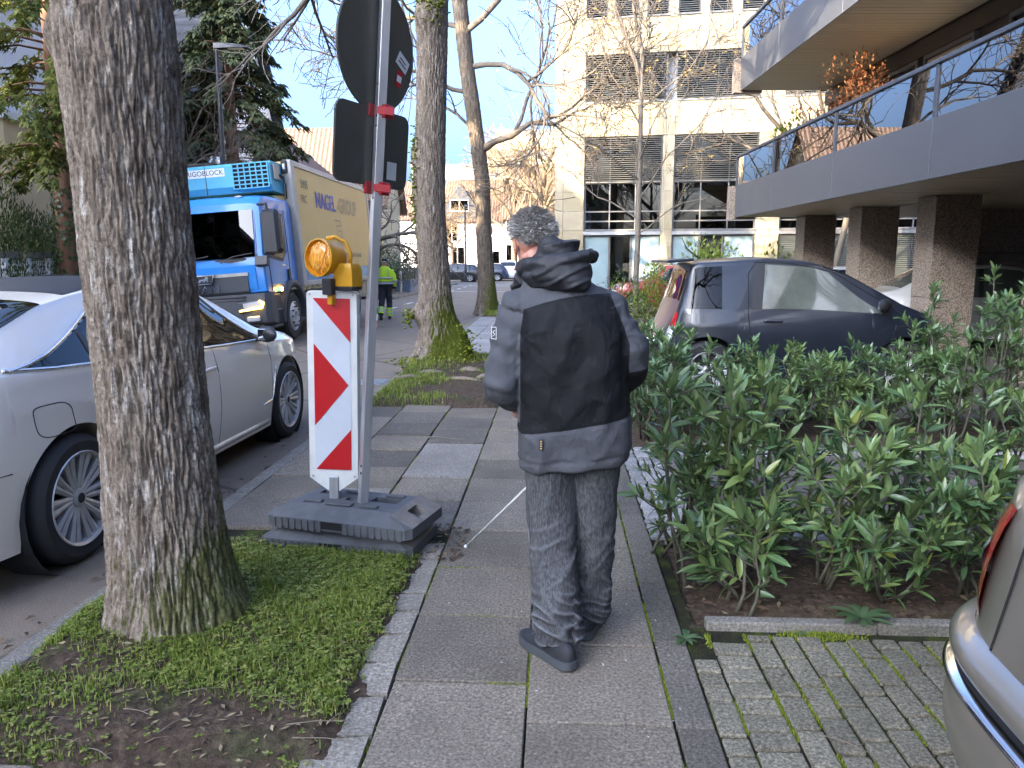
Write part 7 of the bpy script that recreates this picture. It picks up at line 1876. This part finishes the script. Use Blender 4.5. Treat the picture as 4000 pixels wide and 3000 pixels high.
M['jacket_black'] = plain('jacket_hood_black', (.013, .0135, .017), .62, 0, .2, 12, .1, 300, obj=True)
def m_denim():
    t = NT('washed_denim'); p = t.pos((1, 1, .13), True); q = t.pos((1, 1, 1), True)
    f = t.noise(p, 190, 4, .7); b = t.noise(t.pos((1, 1, .35), True), 4.2, 3, .5); s = t.node('ShaderNodeSeparateXYZ'); t.l.new(q, s.inputs[0])
    c = t.ramp(f, [(.3, (.015, .0155, .017)), (.5, (.036, .037, .040)), (.7, (.092, .093, .096))])
    c = t.mix(t.ramp(b, [(.4, 0.), (.8, .6)]), c, t.ramp(f, [(.3, (.052, .053, .057)), (.7, (.165, .166, .17))]))
    ge = t.node('ShaderNodeNewGeometry').outputs['Pointiness']; c = t.mix(t.ramp(ge, [(.5, 0.), (.56, .6)]), c, (.19, .2, .21))
    t.base(c).set(rough=.9, spec=.15); t.bump(f, .3, .002); return t.m
M['denim'] = m_denim()

man = empty('person', (0, 0, 0), label='person from behind in grey and black hooded jacket and jeans looking down', cat='person')
# body under the clothes: head, neck, trunk, arms with hands, legs; one surface
HC = Vector((-.088, 3.125, 1.632)); tiltm = Matrix.Rotation(R(-20), 3, 'X') @ Matrix.Rotation(R(-9), 3, 'Y') @ Matrix.Rotation(R(14), 3, 'Z')
bd = MB()
def hp(v): return HC + tiltm @ Vector(v)
bd.ell(HC + tiltm @ Vector((0, -.012, .02)), (.076, .095, .098), 22, 16, tiltm); bd.ell(HC + tiltm @ Vector((0, .03, -.045)), (.062, .068, .085), 18, 12, tiltm)
bd.ell(hp((0, .06, -.1)), (.035, .03, .026), 12, 8, tiltm); bd.tube([hp((0, .09, .015)), hp((0, .108, -.02)), hp((0, .118, -.045)), hp((0, .098, -.055))], [.009, .013, .016, .01], 8)
for sg in (-1, 1):
    bd.ell(hp((sg * .030, .083, .012)), (.014, .012, .01), 8, 6); bd.ell(hp((sg * .078, -.008, -.02)), (.009, .02, .034), 10, 8, tiltm @ Matrix.Rotation(R(sg * 18), 3, 'Z'))
bd.ell(hp((0, .092, -.078)), (.024, .012, .008), 10, 6)
bd.tube([HC + Vector((.005, -.035, -.05)), (-.05, 3.07, 1.5), (-.02, 3.03, 1.42)], [.06, .058, .075], 14)
rings(bd, [(.84, .08, 3.0, .15, .11), (1.0, .075, 3.0, .15, .11), (1.2, .065, 3.0, .155, .11), (1.36, .05, 3.02, .155, .1), (1.44, .02, 3.04, .09, .08)], 20)
LA = [(-.10, 3.01, 1.39), (-.165, 2.995, 1.26), (-.2, 2.98, 1.12), (-.175, 3.04, 1.02), (-.155, 3.095, .975)]
RA = [(.17, 3.01, 1.395), (.235, 2.99, 1.29), (.285, 2.985, 1.19), (.275, 3.08, 1.08), (.24, 3.2, 1.0)]
bd.tube(LA, [.05, .048, .042, .036, .029], 12); bd.tube(RA, [.05, .048, .042, .036, .029], 12)
# left hand, relaxed curl
bd.ell((-.148, 3.105, .948), (.024, .036, .036), 12, 8)
for k, (dy, L) in enumerate(((.028, .9), (.010, 1.0), (-.008, .95), (-.024, .78))):
    p0 = Vector((-.146, 3.105 + dy, .932)); bd.tube([p0, p0 + Vector((.008, .0, -.024 * L)), p0 + Vector((.026, -.002, -.038 * L)), p0 + Vector((.044, -.004, -.036 * L))], [.0095, .009, .0085, .007], 8)
bd.tube([(-.135, 3.13, .955), (-.115, 3.145, .94), (-.105, 3.145, .915)], [.012, .0105, .008], 8)
# right hand closed on the cane grip
HG = Vector((.25, 3.30, .93)); bd.tube([(.24, 3.2, 1.0), (.245, 3.24, .975), (.25, 3.275, .95)], [.029, .036, .036], 12)
cd_ = (Vector((-.47, 3.98, .012)) - HG).normalized(); cu, cw = frame(cd_)
for k in range(4):
    c = HG + cd_ * (-.035 + .022 * k); bd.tube([c + (cu * math.cos(a) + cw * math.sin(a)) * .02 for a in np.linspace(0.2, 5.0, 8)], [.010, .010, .0095, .0095, .009, .009, .0085, .0075], 8)
bd.tube([HG + cd_ * .045 + cu * .03, HG + cd_ * .06 + cu * .01 + cw * .02, HG + cd_ * .07 + cw * .02], [.011, .0105, .009], 8)
LL = [(.005, 2.985, .88), (-.002, 2.95, .50), (.022, 2.84, .10)]; RL = [(.155, 3.0, .88), (.165, 3.02, .50), (.165, 3.06, .10)]
bd.tube(LL, [.085, .06, .042], 12); bd.tube(RL, [.085, .06, .042], 12); bd.ell((.08, 3.0, .87), (.15, .11, .09), 16, 10)
bm_ = remesh(bd, .0042, 3, 'body', M['skin']); link('body', bm_, man)
# eyes, hair
for sg in (-1, 1): MB().ell(hp((sg * .030, .0905, .012)), (.0085, .006, .006), 8, 6).build('eye', M['black'], man, True)
t = NT('grey_hair'); t.base(t.ramp(t.island(), [(0., (.12, .11, .1)), (.25, (.3, .285, .265)), (.6, (.55, .53, .5)), (1., (.75, .73, .7))])).set(rough=.45, spec=.4); M['hair'] = t.m
hr = MB(); g = random.Random(3)
sc_cap = MB(); sc_cap.ell(HC + tiltm @ Vector((0, -.018, .026)), (.079, .096, .096), 26, 18, tiltm)
vals = []
for _ in range(8000):
    th = g.uniform(0, 6.283); u = g.uniform(-.8, 1); r_ = math.sqrt(1 - u * u); d = Vector((r_ * math.cos(th), r_ * math.sin(th), u))
    if d.y > .32 and d.z < .5: continue
    if d.z < -.2 and d.y > -.15: continue
    if d.z < -.8 or (d.z < -.35 and d.y > -.4): continue
    p = Vector((d.x * .0795, d.y * .097 - .018, d.z * .097 + .026)); cr = Vector((0, -.35, .93)); p.y -= .03 * max(0, -.25 - d.z)
    fl = (d - cr * d.dot(cr)); fl = fl.normalized() if fl.length > .05 else Vector((0, 1, 0)); fl = (fl + Vector((g.gauss(0, .16), g.gauss(0, .16), g.gauss(0, .14)))).normalized()
    L = g.uniform(.016, .03) * (.65 if d.z < -.3 else 1); lift = g.uniform(.04, .2); w = d.cross(fl).normalized() * g.uniform(.0009, .0018)
    a = p - d * .002; b = p + fl * L * .5 + d * L * lift * .6; c = p + fl * L + d * L * lift * .35
    k = len(hr.v); hr.v += [tuple(hp(q)) for q in (a - w, a + w, b + w, b - w, c + w * .3, c - w * .3)]; hr.f += [[k, k + 1, k + 2, k + 3], [k + 3, k + 2, k + 4, k + 5]]; hr.m += [0, 0]
ho = hr.build('hair', M['hair'], man)
cap_pts = MB(); P = []
for i in range(15):
    row = []
    for j in range(29):
        th = math.pi * (.12 - 1.24 * j / 28); sn = math.sin(th); lim = -.78 if sn < -.45 else (-.78 + (sn + .45) / .65 * .7 if sn < .2 else .45 * (sn - .2) / .8 - .08 + .18 * min(1, (sn - .2) / .1)); uu = lim + (1 - lim) * i / 14; r_ = math.sqrt(max(0, 1 - uu * uu)); row.append(hp((r_ * math.cos(th) * .0775, r_ * math.sin(th) * .0955 - .018 - .03 * max(0, -.25 - uu), uu * .0965 + .026)))
    P.append(row)
cap_pts.grid(P).build('hair_base', plain('hair_root', (.32, .305, .285), .7, 0, .4, 60), man, True)

# jacket: trunk, sleeves
def arm_path(pts): return pts
jk = MB(); rings(jk, [(.755, .08, 3.0, .212, .158, .09), (.80, .08, 3.0, .218, .165, .07), (.9, .079, 2.995, .217, .168), (1.02, .078, 2.99, .213, .170), (1.15, .074, 2.985, .208, .172), (1.27, .066, 2.985, .205, .168), (1.36, .058, 2.995, .203, .152), (1.42, .045, 3.01, .18, .13), (1.465, .015, 3.035, .13, .115), (1.51, -.03, 3.06, .095, .1), (1.535, -.04, 3.07, .088, .092)], 40, 2.5)
LJ = [(-.055, 3.01, 1.40), (-.125, 3.0, 1.375), (-.158, 2.99, 1.27), (-.185, 2.975, 1.16), (-.2, 2.975, 1.09), (-.19, 3.0, 1.045), (-.172, 3.045, 1.012), (-.156, 3.09, .998)]
RJ = [(.14, 3.01, 1.40), (.195, 3.0, 1.375), (.24, 2.99, 1.29), (.283, 2.98, 1.21), (.287, 3.0, 1.15), (.278, 3.06, 1.09), (.258, 3.13, 1.04), (.243, 3.2, 1.0)]
jr = [.06, .082, .083, .08, .078, .072, .062, .05]
jk.tube(LJ, jr[:6] + [.06, .046], 20); jk.tube(RJ, jr, 20)
me = remesh(jk, .0075, 5, 'jacket', M['jacket'])
LJ_, RJ_ = [Vector(p) for p in LJ], [Vector(p) for p in RJ]
def near(path, p):
    best = (9, 0)
    for i in range(len(path) - 1):
        a, b = path[i], path[i + 1]; d = b - a; t_ = max(0, min(1, (p - a).dot(d) / d.length_squared)); q = a + d * t_; dd = (p - q).length
        if dd < best[0]: best = (dd, i + t_, p - q)
    return best
def jfold(p, n):
    v = Vector(p); dl, dr = near(LJ_, v), near(RJ_, v); d = min(dl, dr, key=lambda q: q[0]); x, y, z = p; f = 0
    armness = max(0, 1 - max(0, d[0] - .085) / .03) if d[1] > 1.2 else 0
    # soft diagonal drape folds on the back, deeper creases on sleeves
    f += .009 * (1 - armness) * noise.noise((x * 6 - z * 3.2, y * 3, z * 2.6 + x * 3)) + .006 * (1 - armness) * (1 - abs(noise.noise((x * 5 + z * 4, 2, z * 6 - x * 5))) * 3)
    f += armness * (.010 * noise.noise((x * 9, y * 9, z * 16 + x * 8)) + .008 * (1 - 3 * abs(noise.noise((x * 7 + z * 6, y * 6, z * 13)))))
    f += .003 * noise.noise((x * 26, y * 26, z * 26))
    # creases radiating from the armpits
    for ax_, sgn in ((-.12, -1), (.255, 1)):
        dd = math.hypot(x - ax_, (z - 1.27)); f += .0022 * math.exp(-dd / .1) * math.sin(9 * math.atan2(z - 1.27, (x - ax_) * sgn) + dd * 22)
    # long diagonal drapes from the shoulder blades to the waist
    f += (1 - armness) * .006 * max(0, 1 - 4.5 * abs(noise.noise((x * 4.5 + z * 3.2, 1.7, z * 2.2 - x * 2)))) * (z < 1.36) + (1 - armness) * .004 * max(0, 1 - 5 * abs(noise.noise((x * 6 - z * 4.5, 4.7, z * 3 + x * 3)))) * (z < 1.3)
    f -= .006 * max(0, 1 - abs(abs(x - .07) - .19) / .02) * (1.0 < z < 1.36) * (1 - armness)
    if z < .8: f += .004 * math.sin(x * 42 + y * 30)
    # hem and yoke seams
    f -= .004 * math.exp(-((z - (.785 + x * .09)) / .006) ** 2) * (armness < .3)
    f -= .0035 * math.exp(-((z - (1.4056 + .243 * x - .658 * x * x)) / .006) ** 2) * (armness < .3) + .0035 * math.exp(-((z - (.912 + .17 * x)) / .006) ** 2) * (armness < .3)
    return f
fold(me, jfold); link('jacket', me, man)
# hood bunched behind the neck
hd = MB()
col_r = [ell_ring(-.03 + .012 * k, 3.06 - .012 * k, 1.44 + .045 * k, .108 - .006 * k, .105 - .003 * k, 28, 2.2, .12) for k in range(5)]
hd.loft(col_r)
brim = [(-.128, 3.09, 1.505), (-.118, 3.0, 1.525), (-.085, 2.925, 1.535), (-.02, 2.885, 1.54), (.05, 2.872, 1.552), (.115, 2.885, 1.568), (.15, 2.935, 1.572), (.135, 3.0, 1.565), (.1, 3.06, 1.55)]
hd.tube(brim, [.024, .028, .03, .031, .03, .026, .02, .026, .024], 16)
hd.ell((.03, 2.9, 1.505), (.112, .058, .062), 24, 14, Matrix.Rotation(R(-5), 3, 'Y')); hd.ell((.06, 2.882, 1.478), (.078, .042, .038), 20, 12, Matrix.Rotation(R(12), 3, 'Y')); hd.ell((-.05, 2.94, 1.485), (.07, .05, .04), 18, 12)
hd.ell((.015, 2.985, 1.6), (.07, .04, .036), 20, 12, Matrix.Rotation(R(20), 3, 'Y') @ Matrix.Rotation(R(-25), 3, 'X')); hd.tube([(-.13, 3.06, 1.49), (-.145, 3.12, 1.44), (-.14, 3.16, 1.38)], [.03, .03, .025], 10)
mh = remesh(hd, .005, 6, 'hood', M['jacket_black'])
fold(mh, lambda p, n: .004 * noise.noise((p[0] * 11, p[1] * 8, p[2] * 30)) + .006 * max(-.4, 1 - 5 * abs(noise.noise((p[0] * 6 + 3, p[1] * 6, p[2] * 17 - p[0] * 7)))) + .002 * noise.noise((p[0] * 40, p[1] * 40, p[2] * 40)))
link('hood', mh, man)
# label on the hem and sleeve badge
MB().box((-.045, 2.828, .865), (.016, .004, .042), Matrix.Rotation(R(4), 3, 'Y'), .001, 1).build('hem_label', plain('navy_label', (.012, .014, .03), .6), man)
for k in range(4): MB().box((-.045, 2.8253, .851 + k * .009), (.008, .0012, .005), None).build('label_stitch', plain('gold_stitch', (.4, .28, .08), .6) if k == 0 else bpy.data.materials['gold_stitch'], man)
bdg = MB()
for a, b in (((0, 0), (.024, 0)), ((.024, 0), (.024, .045)), ((.024, .045), (0, .045)), ((0, .045), (0, 0)), ((.006, .01), (.018, .018)), ((.018, .018), (.006, .026)), ((.006, .026), (.018, .034))): bdg.tube([(-.239 + a[0] * .8, 2.934 - a[0] * .75, 1.255 + a[1]), (-.239 + b[0] * .8, 2.934 - b[0] * .75, 1.255 + b[1])], .0012, 4)
bdg.build('sleeve_badge', M['offwhite'], man)
# jeans
jn = MB(); jn.ell((.08, 3.0, .86), (.185, .14, .1), 24, 14)
jn.tube([(.0, 2.99, .88), (-.004, 2.985, .74), (-.004, 2.965, .58), (.0, 2.94, .46), (.01, 2.9, .32), (.02, 2.865, .2), (.028, 2.85, .12), (.036, 2.842, .07)], [.105, .108, .098, .093, .09, .091, .092, .088], 24)
jn.tube([(.16, 3.0, .88), (.162, 3.0, .74), (.164, 3.01, .58), (.165, 3.02, .46), (.165, 3.035, .32), (.165, 3.05, .2), (.165, 3.06, .12), (.165, 3.065, .075)], [.105, .106, .096, .088, .083, .082, .08, .076], 24)
mj = remesh(jn, .0065, 4, 'jeans', M['denim'])
def dfold(p, n):
    x, y, z = p; k = math.exp(-((z - .16) / .11) ** 2); kn = math.exp(-((z - .42) / .1) ** 2); lg_ = 0 if x < .09 else 3.3
    f = .005 * noise.noise((x * 8, y * 8, z * 6 + lg_)) + .006 * (1 - 3 * abs(noise.noise((x * 5 + z * 5, y * 5, z * 4 - x * 9 + lg_)))) * .6
    f += k * (.012 * max(-.5, 1 - 4 * abs(noise.noise((x * 7 + 2 * z, y * 7, z * 21 + x * 9 + lg_)))) + .007 * noise.noise((x * 12, y * 12, z * 34 + lg_)))
    f += kn * .006 * max(-.4, 1 - 4 * abs(noise.noise((x * 8, y * 8, z * 15 - x * 10 + lg_))))
    f += .0015 * noise.noise((x * 60, y * 60, z * 60))
    return f
fold(mj, dfold); link('jeans', mj, man)
for pts in ([(-.105, 2.985, .76), (-.098, 2.96, .58), (-.09, 2.935, .46), (-.076, 2.9, .32), (-.068, 2.865, .2)],): MB().tube([(p[0] - .0025, p[1] - .01, p[2]) for p in pts], .0016, 4).build('seam', plain('seam_thread', (.2, .2, .2), .8), man)
# shoes
M['shoe_black'] = plain('shoe_mesh', (.014, .016, .02), .7, 0, .2, 40, .3, 250, obj=True); M['shoe_sole'] = plain('shoe_sole', (.05, .055, .062), .6, 0, .15, 20, obj=True)
def shoe(heel, toe, lab=None):
    h, t_ = Vector(heel), Vector(toe); d = (t_ - h); L = d.length; a = math.atan2(d.y, d.x)
    up, so = MB(), MB(); st = [(-.045, .008, .02, .06), (-.035, .018, .03, .075), (0, .03, .05, .09), (.06, .037, .05, .098), (.2, .04, .045, .105), (.38, .04, .04, .10), (.55, .045, .042, .082), (.72, .05, .046, .064), (.88, .045, .044, .055), (.97, .03, .03, .046), (1.0, .012, .012, .04)]
    rs, rs2 = [], []
    for s, w, w2, hh in st:
        x = L * s; rs.append([(x, w * .93 * math.cos(q), .025 + (hh - .02) * max(0, math.sin(q)) ** .7) for q in np.linspace(0, math.pi, 13)] + [(x, 0, .02)])
        rk = .012 * max(0, (s - .75) / .25) ** 2 + .006 * max(0, (.1 - s) / .1); rs2.append([(x * 1.02 - .006, w * 1.06, .002 + rk), (x * 1.02 - .006, w * 1.1, .02 + rk), (x * 1.02 - .006, w * 1.02, .038 + rk * .6), (x * 1.02 - .006, -w * 1.02, .038 + rk * .6), (x * 1.02 - .006, -w * 1.1, .02 + rk), (x * 1.02 - .006, -w * 1.06, .002 + rk)])
    up.loft(rs); so.loft(rs2)
    o = up.build('shoe', M['shoe_black'], man, angle=60, loc=h, rot=(0, 0, a)); so.build('sole', M['shoe_sole'], o, angle=45)
    for k in range(4): MB().tube([(L * (.5 + k * .06), -.026, .088 - k * .006), (L * (.51 + k * .06), 0, .1 - k * .008), (L * (.5 + k * .06), .026, .088 - k * .006)], .0028, 5).build('lace', M['shoe_sole'], o, True)
    MB().tube([(L * .5, .0, .1), (L * .46, -.03, .1), (L * .5, -.04, .075), (L * .53, -.02, .09)], .0026, 5).build('lace', M['shoe_sole'], o, True)
shoe((.075, 2.745, 0), (-.115, 2.985, 0)); shoe((.13, 2.985, 0), (.215, 3.265, 0))

cane = empty('white_cane', (-.47, 3.98, 0), label='thin white cane with round tip held low across the slabs', cat='cane')
T0 = Vector((-.47, 3.98, .012)); 
MB().tube([tuple(Vector((0, 0, .012)) + (HG - T0) * k for k in (0,))[0], (HG - T0) * .97 + Vector((0, 0, .012))], [.0052, .0062], 10).build('shaft', M['offwhite'], cane, True)
MB().ell((0, 0, .012), (.012, .012, .012), 12, 8).build('tip', M['offwhite'], cane, True); MB().tube([(HG - T0) * .93 + Vector((0, 0, .012)), (HG - T0) * 1.1 + Vector((0, 0, .012))], .012, 10).build('grip', M['black'], cane, True)

# ---- worker in the safety jacket beside the truck
M['hivis'] = plain('hivis_yellow', (.42, .66, .015), .6, 0, .1, 8, .1, 60, obj=True); M['hi_refl'] = plain('reflective_band', (.36, .37, .38), .4, .2, .06); M['navycloth'] = plain('navy_workwear', (.012, .014, .022), .8, 0, .2, 20)
wk = empty('person', (-4.78, 21.7, -.1), (0, 0, R(8)), label='person in yellow safety jacket and dark work trousers walking beside the truck', cat='person')
b = MB(); b.ell((0, .03, 1.6), (.075, .092, .11), 14, 10); b.tube([(0, 0, 1.5), (0, 0, 1.4)], .055, 10); rings(b, [(.9, 0, 0, .15, .1), (1.2, 0, 0, .16, .11), (1.4, 0, 0, .16, .1), (1.46, 0, 0, .08, .07)], 14)
for sg in (-1, 1):
    b.tube([(sg * .16, 0, 1.38), (sg * .23, 0, 1.12), (sg * .22, .06, .88)], [.05, .04, .032], 8); b.ell((sg * .22, .08, .83), (.025, .035, .05), 8, 6)
    for k in range(4): b.tube([(sg * .22, .055 + k * .018, .8), (sg * .215, .06 + k * .018, .755), (sg * .205, .062 + k * .018, .735)], .009, 6)
    b.tube([(sg * .22, .11, .85), (sg * .205, .13, .81)], .011, 6)
b.tube([(-.08, 0, .92), (-.1, -.08, .5), (-.12, -.28, .16)], [.08, .055, .04], 10); b.tube([(.08, 0, .92), (.1, .04, .5), (.1, .02, .08)], [.08, .055, .04], 10)
link('body', remesh(b, .011, 2, 'body', M['skin']), wk)
b = MB(); rings(b, [(.98, 0, 0, .215, .145), (1.1, 0, 0, .22, .15), (1.3, 0, 0, .215, .145), (1.42, 0, 0, .18, .12), (1.5, 0, 0, .09, .09)], 20)
for sg in (-1, 1): b.tube([(sg * .16, 0, 1.39), (sg * .235, 0, 1.24), (sg * .265, .0, 1.1), (sg * .235, .06, .9)], [.075, .075, .07, .055], 12)
mw = remesh(b, .013, 3, 'safety_jacket', M['hivis']); fold(mw, lambda p, n: .012 * noise.noise((p[0] * 9, p[1] * 9, p[2] * 14))); jo_ = link('safety_jacket', mw, wk)
for z0, z1, m_ in ((.96, 1.075, M['navycloth']), (1.0, 1.05, M['hi_refl']), (1.15, 1.2, M['hi_refl'])):
    q = MB(); k = .238 if m_ is not M['hi_refl'] or z0 > 1.1 else .243; rings(q, [(z0, 0, 0, k, .162 + (.005 if m_ is M['hi_refl'] else 0)), (z1, 0, 0, k, .162 + (.005 if m_ is M['hi_refl'] else 0))], 28); q.build('band', m_, jo_, True)
for sg in (-1, 1):
    q = MB(); q.tube([(sg * .1, -.163, 1.2), (sg * .1, -.155, 1.32), (sg * .1, -.12, 1.43)], [(.024, .006)] * 3, 8); q.build('band', M['hi_refl'], jo_)
    q = MB(); q.tube([(sg * .262, 0.0, 1.13), (sg * .256, .015, 1.07)], .082, 12); q.build('band', M['hi_refl'], jo_); q = MB(); q.tube([(sg * .238, .05, .95), (sg * .234, .065, .88)], .067, 12); q.build('cuff', M['navycloth'], jo_)
b = MB(); b.ell((0, 0, .93), (.185, .135, .12), 16, 10); b.tube([(-.085, 0, .92), (-.1, -.06, .55), (-.115, -.2, .3), (-.12, -.3, .16)], [.105, .09, .078, .075], 12); b.tube([(.085, 0, .92), (.1, .05, .5), (.1, .03, .1)], [.105, .085, .078], 12)
mw = remesh(b, .013, 3, 'work_trousers', M['navycloth']); fold(mw, lambda p, n: .01 * noise.noise((p[0] * 9, p[1] * 9, p[2] * 18))); to_ = link('work_trousers', mw, wk)
for c0, c1 in (((.1, .035, .34), (.1, .03, .1)), ((-.113, -.18, .34), (-.12, -.29, .17))):
    c0, c1 = Vector(c0), Vector(c1)
    for k, m_ in enumerate((M['hivis'], M['hi_refl'], M['hivis'], M['hi_refl'], M['hivis'])): q = MB(); q.tube([c0.lerp(c1, k / 5), c0.lerp(c1, (k + .98) / 5)], .092 + .001 * (k % 2), 14); q.build('leg_band', m_, to_)
for x, y, z, rx in ((.1, .06, 0, 0), (-.12, -.33, .05, -.7)):
    q = MB(); q.loft([[(w * math.cos(a), yy, max(0.0, h * (.5 + .5 * math.sin(a)))) for a in np.linspace(0, 6.283, 11)[:-1]] for yy, w, h in ((-.09, .035, .1), (-.03, .045, .12), (.06, .045, .1), (.14, .05, .075), (.19, .03, .05))]); q.build('boot', M['shoe_black'], wk, True, loc=(x, y, z), rot=(rx, 0, 0))
q = MB(); q.ell((0, .02, 1.645), (.085, .102, .075), 16, 10); q.box((0, .12, 1.63), (.13, .09, .012), Matrix.Rotation(R(-8), 3, 'X'), .004, 1); q.build('cap', M['navycloth'], wk, True); 
MB().box((0, -.083, 1.625), (.11, .01, .03), None, .003, 1).build('cap_strap', M['hi_refl'], wk)
